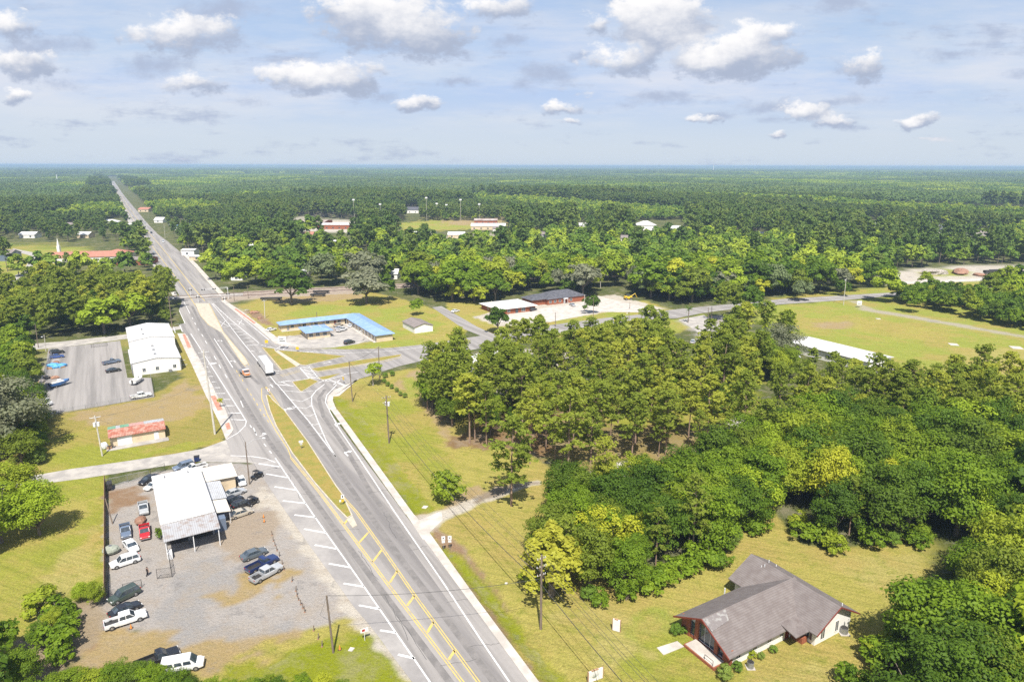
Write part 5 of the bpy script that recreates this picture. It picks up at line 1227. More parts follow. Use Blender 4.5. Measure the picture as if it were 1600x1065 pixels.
        for s in (-1, 1): m.tube((-.7, s*.6, .8), (-.6, s*.55, 1.8), .04).tube((.6, s*.6, .9), (.3, s*.55, 1.8), .04).tube((-.6, s*.55, 1.8), (.3, s*.55, 1.8), .04)
        m.box(-.7, .4, -.6, .6, 1.8, 1.86); m.build('roll_cage', M['black_metal'], root); MB().box(-.5, .1, -.5, .5, .8, 1.15).build('seat', M['cloth_black'], root)
        for x in (-.95, .95): wheel(root, x, .78, .33, .28); wheel(root, x, -.78, .33, .28)
    elif kind == 'box_truck':
        MB().box(-3.4, 1.0, -1.15, 1.15, .9, 3.2).build('cargo_box', M['paint_car_white'], root)
        b.hull([ringz(1.05, 1.0, .5, 2.2, .2), ringz(2.0, 1.0, .5, 2.1, .2), ringz(2.5, .98, .5, 1.3, .15), ringz(3.3, .9, .5, 1.1, .15)]); b.build('cab', M[pm], root)
        MB().hull([[(2.02,-.85,1.35),(2.02,.85,1.35),(1.85,.8,2.0),(1.85,-.8,2.0)], [(2.5,-.85,1.36),(2.5,.85,1.36),(2.02,.8,2.05),(2.02,-.8,2.05)]]).build('windscreen', M['glass'], root)
        MB().box(-3.4, 2.8, -.45, .45, .5, .89).build('chassis', M['black_metal'], root)
        for x in (-2.2, 2.4): wheel(root, x, 1.05, .42); wheel(root, x, -1.05, .42)
        lights(root, 3.28, -3.42, .7, .8)
    return root
PROTO = {}
CATN = {'sedan': ('parked_car','car'), 'coupe': ('parked_car','car'), 'suv': ('parked_suv','car'), 'pickup': ('pickup_truck','pickup truck'), 'crew': ('pickup_truck','pickup truck'), 'van': ('parked_van','van'), 'semi': ('semi_truck','truck'), 'flatbed': ('flatbed_truck','truck'), 'boat': ('trailer_boat','boat'), 'buggy': ('utility_buggy','buggy'), 'box_truck': ('box_truck','truck')}
def car(kind, pm, rear, front, label, group=None, scale=1.0, z=0.0):
    key = (kind, pm)
    if key not in PROTO: PROTO[key] = vehicle(kind, pm); o = PROTO[key]
    else: o = copy_tree(PROTO[key])
    a = G(*rear, .6); b = G(*front, .6); c = (a+b)/2
    o.location = (c.x, c.y, z); o.rotation_euler = (0, 0, math.atan2(b.y-a.y, b.x-a.x)); o.scale = (scale,)*3
    nm, cat = CATN[kind]; o.name = nm; tag(o, label, cat, group)
    return o
Y_ = 'vehicles in the garage yard'
car('suv','paint_car_white',(219,869),(171,884),'white hatchback wagon beside the wooden fence, nearest the walking person',Y_)
car('crew','paint_car_white',(160,979),(231,956),'white crew cab pickup with a loaded bed, outside the wooden fence',Y_)
car('sedan','paint_black',(164,965),(225,938),'black car squeezed between the white crew cab and the dark green wagon',Y_)
car('suv','paint_green',(222,916),(165,943),'dark green wagon with a roof rack at the end of the wooden fence',Y_)
car('van','paint_car_white',(254,1045),(318,1033),'long white passenger van behind the bottom hedge',Y_)
car('pickup','paint_black',(228,1036),(263,1022),'black pickup half hidden behind the white van',Y_)
car('pickup','paint_red',(225,818),(227,843),'bright red pickup in the fenced yard',Y_, .95)
car('pickup','paint_silver',(222,781),(226,806),'silver pickup with its bed towards the lane, above the red one',Y_, .95)
car('pickup','paint_slate',(194,817),(198,841),'slate blue pickup next to the wooden fence',Y_, .95)
car('sedan','paint_car_white',(196,842),(213,862),'white car nosed behind the slate blue pickup',Y_)
car('sedan','paint_black',(247,741),(217,756),'dark sedan at the rear left corner of the garage',Y_)
car('sedan','paint_car_white',(250,753),(230,762),'white car partly under the rear left corner of the garage roof',Y_, .9)
car('suv','paint_slate',(303,724),(271,733),'dark blue wagon on the lane side of the garage',Y_)
car('pickup','paint_car_white',(320,726),(288,735),'white pickup hard against the back wall of the garage',Y_, .95)
car('sedan','paint_car_white',(373,741),(381,760),'white coupe at the corner of the beige side shed',Y_, .95)
car('sedan','paint_silver',(352,774),(381,764),'pale silver sedan beside the grey lean-to',Y_)
car('suv','paint_black',(352,786),(376,776),'black wagon under a cover next to the lean-to',Y_, .9)
car('suv','paint_black',(363,792),(391,781),'black jeep on the street side of the garage',Y_, .85)
car('buggy','paint_black',(388,787),(400,780),'black open cart at the tip of the row beside the garage',Y_)
car('sedan','paint_gold',(358,807),(394,795),'champagne sedan nearest the open canopy on the street side',Y_)
car('buggy','paint_black',(394,746),(409,739),'black utility buggy standing alone on the asphalt by the lamp pole',Y_)
car('pickup','paint_silver',(351,762),(364,742),'silver bed pickup beneath the edge of the side shed',Y_, .85)
car('coupe','paint_grey',(377,872),(416,857),'grey sedan in the gravel lot, first of three',Y_)
car('pickup','paint_navy',(386,892),(432,869),'navy blue pickup between the grey sedan and the silver pickup',Y_)
car('crew','paint_silver',(392,908),(440,882),'silver crew cab pickup in the gravel lot, third of three',Y_)
L_ = 'vehicles in the lot of the white metal building'
car('suv','paint_black',(76,552),(102,548),'black car in the upper left row of the paved lot',L_)
car('sedan','paint_blue',(76,558),(101,555),'blue sedan below the black car in the paved lot',L_)
car('pickup','paint_slate',(159,568),(189,562),'grey pickup parked in front of the white metal building',L_)
car('sedan','paint_black',(165,580),(189,576),'black sedan below the grey pickup by the white metal building',L_)
car('crew','paint_car_white',(203,621),(237,615),'white service pickup in the corner of the paved lot',L_)
car('boat','paint_car_white',(205,601),(223,590),'white boat on a trailer above the white service pickup',L_)
car('boat','paint_blue_hull',(75,605),(110,596),'blue hulled boat at the edge of the paved lot',L_)
car('box_truck','paint_car_white',(52,628),(79,631),'white box truck poking out of the trees at the left edge',L_)
T_ = 'traffic on the highway'
car('semi','paint_car_white',(424,588),(399,553),'white box semi trailer heading away at the junction',T_)
car('flatbed','paint_orange',(375,575),(392,592),'orange and white flatbed truck coming towards the median',T_)
car('suv','paint_black',(235,361),(238,366),'black car far up the highway',T_)
car('van','paint_car_white',(252,374),(258,382),'white van on the highway beyond the level crossing',T_)
car('sedan','paint_silver',(239,391),(242,397),'silver car in the left kerb lane beyond the level crossing',T_)
car('sedan','paint_car_white',(205,335),(208,340),'white car at the far end of the highway',T_)
car('sedan','paint_silver',(225,345),(229,351),'small grey car far up the highway',T_)
car('box_truck','paint_car_white',(267,356),(263,350),'pale truck parked at the right kerb far up the highway',T_)
K_ = 'cars in the motel yard'
car('suv','paint_black',(540,536),(552,533),'black car alone at the mouth of the motel yard',K_)
car('sedan','paint_car_white',(417,516),(430,513),'white car left of the motel office',K_)
for (r1, f1, pm, k, lb) in (((524,514),(537,510),'paint_silver','sedan','silver car at the inner corner of the motel'), ((528,517),(540,513),'paint_car_white','pickup','white pickup next to the silver car in the motel yard'), ((545,511),(551,505),'paint_car_white','sedan','white car under the long motel wing'), ((522,509),(535,506),'paint_tan','sedan','tan car deepest in the motel yard')):
    car(k, pm, r1, f1, lb, K_)
O_ = 'cars at the brick offices'
car('suv','paint_black',(826,485),(839,482),'black car before the white roofed brick office',O_)
car('sedan','paint_silver',(890,474),(899,478),'silver car at the door of the dark roofed brick office',O_)
car('sedan','paint_car_white',(705,487),(718,484),'white car in the tree shade left of the brick offices',O_)
car('sedan','paint_slate',(1092,545),(1098,538),'slate car in the gravel lot behind the pines',O_)
car('sedan','paint_silver',(1080,537),(1086,530),'silver car in the gravel lot behind the pines',O_)
car('pickup','paint_car_white',(1228,545),(1240,549),'white pickup at the far end of the long white building',O_)
car('sedan','paint_silver',(1240,553),(1248,558),'silver car beside the long white building',O_)
car('sedan','paint_car_white',(742,600),(752,604),'white car glimpsed among the pines near the store',O_)
car('sedan','paint_silver',(800,590),(812,588),'silver car glimpsed among the pines near the store',O_)
car('sedan','paint_red',(752,566),(763,564),'red car glimpsed among the pines near the store',O_)
# ---------------------------------------------------------------- poles, wires, signs
def pole(nm, base, top, r0, r1, m, label, cat='pole', group=None, arms=(), cans=0, lamp=None, extra=None):
    b = G(*base); zt = zat(top[0], top[1], b.y); dx, dy, dz = ray(*top); xt = dx*b.y/dy
    o = empty(nm, b, 0, label, cat, group)
    t_ = Vector((min(max(xt-b.x, -1.2), 1.2)*.5, 0, zt))
    MB().tube((0, 0, -.3), t_, r0, r1, 10).build('shaft', M[m], o)
    def at(z): return t_*(z/zt)
    d = Vector((math.cos(TH), math.sin(TH), 0))
    for dz_, ln in arms:
        c = at(zt-dz_); MB().tube(c-d*ln, c+d*ln, .07, .07, 5).build('crossarm', M['wood_pole'] if m != 'light_pole' else M['metal_grey'], o)
        for s in (-1, -.35, .6, 1): q = c+d*ln*s; MB().tube(q, q+Vector((0, 0, .28)), .06, .04, 6).build('insulator', M['metal_white'], o)
    for k in range(cans):
        a = k*2.1; c = at(zt-2.2)+Vector((math.cos(a)*.5, math.sin(a)*.5, 0)); MB().tube(c-Vector((0, 0, .5)), c+Vector((0, 0, .5)), .3, .3, 10).build('transformer', M['metal_white'], o)
    if lamp:
        c = at(zt-.4); e = G(lamp[0], lamp[1], zt+.3); v = (e-b-Vector((0, 0, 0))); v = Vector((v.x, v.y, zt+.2)); L = (v-c)
        if L.length > lamp[2]: v = c+L.normalized()*lamp[2]
        MB().path([c-Vector((0, 0, .5)), (c+v)/2+Vector((0, 0, .25)), v], .055, 6).build('lamp_arm', M['metal_grey'], o)
        MB().hull([[(v.x-.15,v.y-.15,v.z-.1),(v.x+.5,v.y-.15,v.z-.1),(v.x+.5,v.y+.15,v.z-.1),(v.x-.15,v.y+.15,v.z-.1)], [(v.x-.1,v.y-.1,v.z+.08),(v.x+.4,v.y-.1,v.z+.08),(v.x+.4,v.y+.1,v.z+.08),(v.x-.1,v.y+.1,v.z+.08)]]).build('lamp_head', M['metal_white'], o)
    return o, b, b+t_
UP = 'utility poles and lamp poles along the streets'
o1, b1_, T1 = pole('utility_pole', (336,678), (305,547), .30, .20, 'light_pole', 'tall pale pole on the grass behind the left pavement', 'pole', UP, arms=((.6,1.2),(2.2,1.4)))
o2, b2_, T2 = pole('utility_pole', (160,712), (146,649), .20, .15, 'light_pole', 'pale pole with white transformers left of the rusty roofed shed', 'pole', UP, arms=((.5,1.1),), cans=3)
o3, b3_, T3 = pole('street_lamp', (390,756), (383,690), .16, .11, 'wood_pole', 'slender lamp pole with a long arm over the lanes beside the garage', 'street lamp', UP, lamp=(411,683,6.5))
o4, b4_, T4 = pole('utility_pole', (521,1019), (506,930), .17, .13, 'wood_pole', 'bare wooden pole with a guy wire at the bottom of the gravel lot', 'pole', UP)
o5, b5_, T5 = pole('utility_pole', (845,982), (846,867), .22, .15, 'wood_pole', 'dark wooden pole with short crossarms in front of the conical yellow green tree', 'pole', UP, arms=((.6,.7),(2.0,.8),(3.4,.7)))
o6, b6_, T6 = pole('utility_pole', (608,692), (602,618), .22, .15, 'wood_pole', 'dark wooden pole with transformers on the lawn left of the pine grove', 'pole', UP, arms=((.5,1.1),(1.9,.9)), cans=2)
o7, b7_, T7 = pole('utility_pole', (551,627), (543,564), .17, .12, 'wood_pole', 'thin dark pole at the outer bend of the slip lane', 'pole', UP)
o8, b8_, T8 = pole('utility_pole', (593,591), (592,541), .17, .12, 'wood_pole', 'thin dark pole behind the young lime tree', 'pole', UP, arms=((.4,.8),))
o9, b9_, T9 = pole('utility_pole', (269,512), (264,463), .2, .15, 'wood_pole', 'wooden pole with a street lamp at the edge of the pine stand', 'pole', UP, arms=((.5,1.2),), lamp=(283,468,4.5))
o10, b10_, T10 = pole('utility_pole', (414,497), (414,468), .18, .14, 'light_pole', 'pale pole at the left end of the motel lawn', 'pole', UP, arms=((.5,1.0),))
o11, b11_, T11 = pole('street_lamp', (1318,476), (1321,435), .18, .12, 'light_pole', 'lamp pole beside the side highway at the green field', 'street lamp', UP, arms=((.5,.9),), lamp=(1309,447,4))
for i, (bs, tp, lb) in enumerate((((1548,459),(1555,427),'leaning pole beside the side highway near the right edge'), ((983,506),(982,487),'slim pole with a wide arm on the verge of the side highway'), ((1107,500),(1105,480),'slim pole left of the three tall pines'), ((1112,500),(1111,478),'dark pole right beside the three tall pines'),
        ((927,497),(927,464),'dark pole right of the tree in the brick offices lot'), ((913,490),(913,460),'pale pole before the tree in the brick offices lot'), ((868,510),(867,488),'thin pole at the verge before the brick offices'), ((984,482),(984,472),'short pole on the grass wedge right of the brick offices'),
        ((938,450),(939,428),'lamp pole among the trees behind the brick offices'), ((768,490),(768,470),'thin pole beside the shaded white car'), ((388,466),(387,448),'pole beside the tracks left of the big oak'), ((366,470),(366,447),'pole at the level crossing beside the tracks'),
        ((60,543),(56,505),'leaning pole before the pine stand at the left'), ((72,549),(70,523),'pole with a white lamp at the upper corner of the paved lot'), ((52,614),(46,583),'leaning lamp pole at the left edge of the paved lot'), ((567,532),(567,514),'thin lamp pole in the motel yard'),
        ((495,500),(495,487),'thin pole on the motel roof line'), ((243,391),(242,366),'kerb lamp far up the highway, left side'), ((233,383),(231,360),'second kerb lamp far up the highway, left side'), ((258,372),(257,350),'white pole at the right kerb far up the highway'), ((222,366),(221,346),'third kerb lamp far up the highway, left side'))):
    pole('utility_pole', bs, tp, .16, .11, 'light_pole' if 'pale' in lb or 'white' in lb or 'lamp' in lb else 'wood_pole', lb, 'pole', UP, lamp=((tp[0]-9, tp[1]+4, 3) if 'arm' in lb or 'lamp' in lb else None))
for i, (bs, tp) in enumerate((((554,345),(553,311)), ((595,346),(594,318)), ((667,345),(666,308)), ((683,344),(683,317)), ((698,343),(698,319)), ((720,345),(720,311)), ((749,344),(749,318)))):
    nm_ = ('leftmost', 'second', 'third and tallest', 'fourth', 'fifth', 'sixth', 'rightmost')[i]
    b = G(*bs); zt = zat(*tp, b.y); o = empty('floodlight_mast', b, 0, '%s of the floodlight masts round the ball field, counted from the left' % nm_, 'floodlight mast', 'floodlight masts of the ball field')
    MB().tube((0, 0, 0), (0, 0, zt), .22, .16, 8).build('mast', M['light_pole'], o); MB().box(-1.5, 1.5, -.3, .3, zt-1.7, zt).build('lamp_bank', M['metal_white'], o)
b = G(1114, 272); zt = zat(1114, 257, b.y); o = empty('radio_mast', b, 0, 'hair thin radio mast standing above the horizon', 'radio mast'); MB().tube((0, 0, 0), (0, 0, zt), b.length*.0006, b.length*.0003, 4).build('lattice', M['metal_white'], o)
b = G(90, 285); zt = zat(90, 272, b.y); o = empty('radio_mast', b, 0, 'pale mast over the woods near the left edge', 'radio mast'); MB().tube((0, 0, 0), (0, 0, zt), b.length*.0006, b.length*.0003, 4).build('lattice', M['metal_white'], o)
def wire(a, b, sag, label, n=14, r=.022):
    P = [a.lerp(b, i/n)-Vector((0, 0, sag*4*(i/n)*(1-i/n))) for i in range(n+1)]
    o = MB().path(P, r, 4).build('power_line', M['wire']); tag(o, label, 'wire', 'overhead wires')
d_ = Vector((math.cos(TH), math.sin(TH), 0))
run = (T6-T5); run.z = 0; run.normalize(); Tn = T5-run*60; Tn.z = T5.z+.5
for k, (off, dz_) in enumerate(((-.7,-.6), (.7,-.6), (-.8,-2.0), (.8,-2.0))):
    wire(T5+d_*off+Vector((0, 0, dz_)), T6+d_*off+Vector((0, 0, dz_)), 1.6, 'overhead wire between the two dark poles right of the highway')
    wire(T5+d_*off+Vector((0, 0, dz_)), Tn+d_*off+Vector((0, 0, dz_)), 1.5, 'overhead wire from the dark pole towards the bottom edge over the lawn')
for k in (-.7, .7): wire(T6+d_*k-Vector((0, 0, .5)), T7+Vector((0, 0, -.2)), .7, 'overhead wire from the transformer pole to the slip lane pole'); wire(T7+Vector((0,0,-.2+.1*k)), T8+d_*k*.5-Vector((0, 0, .4)), .6, 'overhead wire above the corner lawn')
wire(T5-Vector((0, 0, 5)), T6-Vector((0, 0, 5)), 2.2, 'thicker lower cable between the two dark poles right of the highway', r=.05)
wire(T5-Vector((0, 0, 5)), Tn-Vector((0, 0, 5)), 1.5, 'thicker lower cable leaving the dark pole towards the bottom edge', r=.05)
wire(T4, T5-Vector((0, 0, 4)), .8, 'service wire crossing high over the highway', r=.03)
wire(T4-Vector((0, 0, .1)), G(500, 960)+Vector((0, 0, 0)), .1, 'guy wire of the bare wooden pole', r=.02)
wire(T1-Vector((0, 0, .6)), T3, 1.5, 'overhead wire from the tall pale pole to the lamp pole')
wire(T1-Vector((0, 0, .6)), T9, 2.5, 'overhead wire from the tall pale pole to the pole at the pine stand')
wire(T2-Vector((0, 0, .4)), G(212, 665, 4), 1.0, 'service wire to the rusty roofed shed'); wire(T2-Vector((0, 0, .4)), T1-Vector((0, 0, 8)), 1.5, 'service wire over the lawn behind the shed')

def sign(nm, px, h, label, plates, posts=1, face=None, w=.8, postm='metal_grey', cat='sign', group=None):
    """plates: (x0,x1,z0,z1,material) in the sign's own plane"""
    p = G(*px); a = face if face is not None else math.atan2(-p.x, p.y)*0
    o = empty(nm, p, a, label, cat, group)
    for i in range(posts): x = 0 if posts == 1 else -w/2+w*i; MB().box(x-.035, x+.035, -.035, .035, -.1, h).build('post', M[postm], o)
    for k, (x0, x1, z0, z1, m) in enumerate(plates):
        MB().box(x0, x1, -.06-.004*k, -.04-.004*k, z0, z1).build('sign_plate' if m != 'black_metal' else 'symbol', M[m], o)
    return o
SG = 'road signs'
sign('route_sign', (698,857), 2.6, 'pair of white route shields on two posts at the corner of the sandy drive', [(-.95,-.25,1.9,2.75,'paint_car_white'),(.25,.95,1.9,2.75,'paint_car_white'),(-.72,-.48,2.2,2.42,'black_metal'),(.48,.72,2.2,2.42,'black_metal'),(-.9,-.3,1.35,1.8,'paint_car_white'),(.3,.9,1.35,1.8,'paint_car_white')], 2, w=1.2, group=SG, face=.15)
sign('median_sign', (536,789), 2.4, 'white keep right sign over a yellow marker at the tip of the long median', [(-.35,.35,1.6,2.5,'paint_car_white'),(-.1,.1,1.8,2.3,'black_metal'),(-.3,.2,.8,1.4,'yellow_paint'),(-.75,-.36,.95,1.45,'paint_car_white')], group=SG, face=.5)
sign('median_sign', (471,702), 2.6, 'round white sign cluster in the middle of the long median', [(-.5,.0,1.9,2.5,'paint_car_white'),(.05,.55,1.9,2.5,'paint_car_white'),(-.25,.3,1.3,1.8,'paint_car_white'),(-.1,.1,1.4,1.7,'black_metal')], group=SG, face=.4)
sign('median_sign', (420,617), 2.2, 'small white sign at the upper tip of the long median', [(-.35,.35,1.3,2.1,'paint_car_white'),(-.15,.15,1.5,1.9,'lamp_red')], group=SG, face=.4)
sign('route_sign', (570,1000), 2.2, 'white and red sign seen from behind at the gravel lot corner', [(-.6,.6,1.5,2.2,'paint_car_white'),(-.35,.1,1.65,2.05,'lamp_red')], group=SG, face=.5, postm='metal_white')
sign('warning_sign', (537,599), 2.4, 'round yellow warning sign at the top of the slip lane', [(-.55,.55,1.3,2.4,'yellow_paint')], group=SG, face=-.9)
sign('warning_sign', (417,541), 2.6, 'yellow warning sign at the fork before the motel', [(-.6,.6,1.4,2.6,'yellow_paint')], group=SG, face=.2)
sign('warning_sign', (961,506), 2.4, 'yellow diamond sign on the verge of the side highway', [(-.5,.5,1.4,2.4,'yellow_paint')], group=SG)
sign('field_sign', (1342,480), 3.4, 'white board on posts at the entrance of the green field', [(-1.2,1.2,1.2,3.4,'paint_car_white'),(-.7,.7,1.7,2.1,'metal_grey')], 2, w=2.2)
sign('motel_sign', (442,545), 5.2, 'tall white sign board at the motel driveway', [(-1.6,1.6,2.2,5.2,'paint_car_white'),(-1.1,1.1,3.0,3.5,'metal_grey'),(-1.1,.6,3.9,4.3,'metal_grey')], 2, w=2.4, postm='metal_white')
sign('yard_sign', (465,549), 2.0, 'small yellow sign beside the motel driveway', [(-.6,.6,.8,1.9,'yellow_paint')], group=SG)
# the two boards on the near lawn
for px, lb, nm, ww, hh, face in (((963,985), 'plain white vertical board with a brown edge standing on the near lawn', 'lawn_board', 1.15, 2.0, -.45), ((930,1062), 'white board with a green frond beside it at the bottom edge of the lawn', 'lawn_board', 2.3, 1.7, .45)):
    p = G(*px); o = empty(nm, p, face, lb, 'sign', 'white boards on the near lawn')
    MB().box(-ww/2, ww/2, -.12, .12, .05, hh).build('panel', M['paint_white_trim'], o); MB().box(-ww/2-.1, -ww/2-.001, -.14, .14, -.1, hh+.12).box(ww/2+.001, ww/2+.1, -.14, .14, -.1, hh+.12).build('post', M['fence_wood'], o)
    MB().box(-ww*.3, ww*.2, -.14, .14, hh+.001, hh+.12).build('cap', M['fence_wood'], o)
    if ww > 2:
        f = MB()
        for k in range(9): a = k*.35-1.4; f.slab([(-.2+.9*math.sin(a), -.16, .9+.7*math.cos(a)), (-.35, -.14, .6), (-.25, -.15, .55)], .02)
        f.build('painted_frond', M['tarp_olive'], o)
# railway signals with striped booms and twin lamps
def signal(px, label, arm=0, face=0):
    o = empty('crossing_signal', G(*px), TH+face, label, 'railway signal', 'signals of the level crossing')
    h_ = 6.6 if arm else 4.2
    MB().tube((0, 0, 0), (0, 0, h_), .14, .11, 8).build('mast', M['metal_white'], o)
    spots = [(0, 2.8)] if not arm else [(0, 2.8), (-arm*.55, 6.2), (-arm, 6.2)]
    if arm: MB().box(-arm-.4, .1, -.08, .08, 6.5, 6.62).box(-arm-.4, .1, -.08, .08, 5.95, 6.05).build('gantry_arm', M['metal_white'], o)
    for x, z in spots:
        MB().box(x-.85, x+.85, -.12, -.05, z-.08, z+.08).build('crossbar', M['black_metal'], o)
        for s in (-.6, .6): MB().tube((x+s, -.25, z), (x+s, .05, z), .36, .36, 12).build('lamp_disc', M['black_metal'], o)
    for a in (.6, -.6): MB().tube((math.sin(a)*.7, -.1, h_-.9-math.cos(a)*.0-.35), (-math.sin(a)*.7, -.1, h_-.2), .08, .08, 4).build('crossbuck', M['metal_white'], o)
    return o
signal((357,467), 'railway signal gantry reaching over the lanes at the crossing', arm=12)
signal((310,472), 'railway signal mast in the middle of the highway, near side'); signal((298,461), 'railway signal mast in the middle of the highway, far side'); signal((276,466), 'railway signal mast at the left kerb of the crossing'); signal((352,475), 'short railway signal mast right of the crossing')

# ---------------------------------------------------------------- fences, posts, yard things
a, b = G(164.5,938), G(164.5,754); L = (b-a).length; an = math.atan2(b.y-a.y, b.x-a.x)
fo_ = empty('wooden_fence', a, an, 'tall weathered brown board fence along the left side of the garage yard', 'fence')
m = MB(); x = 0
while x < L: m.box(x, x+.19, -.03, .03, .05, 2.1+random.uniform(-.06, .06)); x += .2
m.build('boards', M['fence_wood'], fo_); MB().box(0, L, -.1, -.031, .5, .6).box(0, L, -.1, -.031, 1.6, 1.7).build('rail', M['fence_wood'], fo_)
def chain(pa, pb, h_, label, wood=False, nm='chain_link_fence', cat='fence'):
    a, b = G(*pa), G(*pb); L = (b-a).length; an = math.atan2(b.y-a.y, b.x-a.x); o = empty(nm, a, an, label, cat)
    n = max(1, int(L/3))
    for i in range(n+1): MB().tube((L*i/n, 0, -.1), (L*i/n, 0, h_+.08), .045, .045, 6).build('post', M['black_metal' if wood else 'metal_grey'], o)
    m = MB(); m.tube((0, 0, h_), (L, 0, h_), .03, .03, 5).tube((0, 0, .15), (L, 0, .15), .03, .03, 5); m.build('rail', M['black_metal' if wood else 'metal_grey'], o)
    m = MB(); k = 0.0
    while k < L+h_:
        x0, z0 = (k, .15) if k <= L else (L, .15+k-L); x1, z1 = (k-(h_-.15), h_) if k-(h_-.15) >= 0 else (0, .15+k)
        if abs(x0-x1) > .02: m.tube((x0, 0, z0), (x1, 0, z1), .010, .010, 3); m.tube((L-x0, 0, z0), (L-x1, 0, z1), .010, .010, 3)
        k += .34
    m.build('wire_mesh', M['black_metal' if wood else 'metal_grey'], o)
    return o
chain((246,904),(269,901),1.9,'open black yard gate standing beside the gravel', True, 'yard_gate', 'gate'); chain((269,901),(262,862),1.9,'dark chain link run from the yard gate to the garage canopy', True)
chain((170,937),(168,900),1.2,'short dark chain link piece behind the dark green wagon', True); chain((193,925),(222,917),1.5,'dark chain link panel behind the dark green wagon', True)
chain((236,744),(258,735),1.9,'dark gate panel at the lane side of the garage', True, 'yard_gate', 'gate'); chain((166,760),(233,746),1.8,'thin chain link fence along the lane edge of the garage yard')
chain((48,650),(82,552),1.8,'chain link fence left of the paved lot'); chain((76,650),(241,620),1.5,'chain link fence along the near side of the paved lot'); chain((241,620),(236,591),1.5,'chain link fence at the right end of the paved lot'); chain((143,543),(168,540),1.3,'low gate across the top of the paved lot', True, 'lot_gate', 'gate')
a, b = G(173,755), G(182,820)
lean = empty('utility_pole', G(176,818), 0, 'short dark leaning pole inside the wooden fence', 'pole'); MB().tube((0, 0, 0), (-1.2, .8, 5.2), .13, .1, 8).build('shaft', M['wood_pole'], lean)
for i, (u, v) in enumerate(((425,836),(427,845),(430,852),(433,860),(436,869),(441,882),(444,890),(456,908),(462,923),(464,930),(467,937),(470,944),(473,950),(476,956),(490,985),(497,998),(503,1010))):
    o = empty('marker_post', G(u, v), random.uniform(0, 3), 'short dark wooden post in the row along the street edge of the gravel lot', 'post', 'short posts at the street edge of the gravel lot')
    MB().tube((0, 0, -.1), (random.uniform(-.15, .15), random.uniform(-.1, .1), 1.0), .09, .08, 7).build('timber', M['wood_pole'], o); MB().tube((0, 0, .0), (0, 0, .12), .16, .14, 7).build('collar', M['debris'], o)
def cone(px, label):
    o = empty('traffic_cone', G(*px), 0, label, 'traffic cone', 'orange markers'); MB().tube((0, 0, .04), (0, 0, .75), .2, .04, 10).build('cone_body', M['orange_paint'], o); MB().box(-.25, .25, -.25, .25, 0, .05).build('foot', M['black_metal'], o)
cone((413,815), 'orange marker beside the champagne sedan'); cone((205,981), 'orange marker on the ground before the white crew cab pickup'); cone((531,1014), 'orange marker right of the bare wooden pole'); cone((412,808), 'orange marker nearest the garage on the street edge')
o = empty('water_tank', G(174,864), .4, 'pale olive domed tank cover beside the wooden fence', 'tank'); MB().ball((0, 0, .75), 1.5, 1.25, .85, 11, 6, .05).build('cover', M['tarp_olive'], o); MB().tube((0, 0, 1.45), (0, 0, 1.7), .3, .25, 10).build('lid', M['metal_grey'], o)
o = empty('tarpaulin_heap', G(220,816), .4, 'brown tarpaulin heap between the silver and the red pickup', 'tarpaulin'); MB().ball((0, 0, .5), 1.0, 1.6, .7, 11, 6, .2).build('cloth', M['tarp_brown'], o)
o = empty('rubbish_bin', G(308,720), .4, 'dark blue bin on the lane behind the garage', 'bin'); MB().box(-.6, .6, -.5, .5, .1, 1.25).build('bin_body', M['paint_navy'], o); MB().hull([[(-.65,-.55,1.25),(.65,-.55,1.25),(.65,.55,1.25),(-.65,.55,1.25)], [(-.6,-.5,1.45),(.6,-.5,1.45),(.6,.5,1.38),(-.6,.5,1.38)]]).build('bin_lid', M['black_metal'], o)
o = empty('fuel_tank', G(172,764), TH, 'black box on legs at the corner of the wooden fence', 'tank'); MB().box(-.5, .5, -1.1, 1.1, .5, 1.7).build('tank_body', M['black_metal'], o); MB().box(-.45, -.35, -1, -.9, 0, .5).box(.35, .45, -1, -.9, 0, .5).box(-.45, -.35, .9, 1, 0, .5).box(.35, .45, .9, 1, 0, .5).build('stand', M['metal_grey'], o)
o = empty('bay_shrub', G(251,838), 0, 'dark leafy heap against the left wall of the garage canopy', 'shrub')
cr = TREE_MESH['scrub'][0][0]; c_ = bpy.data.objects.new('foliage', cr); col.objects.link(c_); c_.parent = o; c_.scale = (.35, .8, .6); c_.rotation_euler = (0, 0, TH)
o = empty('white_cabinet', G(266,870), TH, 'white appliance under the left corner of the canopy', 'cabinet'); MB().box(-.4, .4, -.9, .9, 0, 1.2).build('cabinet_body', M['metal_white'], o); MB().box(-.42, -.4, -.8, .8, .2, 1.0).build('cabinet_door', M['metal_grey'], o)
for i, (u, v, s, mt, lb) in enumerate(((84,574,2.3,'tarp_blue','bright blue tarpaulin over a pile in the paved lot'), (96,573,1.8,'tarp_blue','smaller blue tarpaulin right of the large one in the paved lot'), (88,568,1.4,'tarp_brown','brown tarpaulin peeping out above the blue ones'), (74,590,1.6,'rubble','heap of pale junk left of the blue hulled boat'), (86,591,1.3,'debris','heap of brown junk above the blue hulled boat'), (66,596,1.2,'rubble','smallest pale junk heap at the lot edge'))):
    o = empty('tarpaulin_heap' if 'tarp' in mt else 'junk_heap', G(u, v), i, lb, 'heap', 'heaps in the paved lot'); MB().ball((0, 0, s*.25), s, s*.75, s*.5, 12, 6, .25).build('cover' if 'tarp' in mt else 'pile', M[mt], o); MB().box(-s*.5, s*.3, -s*.9, -s*.75, 0, s*.3).build('timber', M['fence_wood'], o)
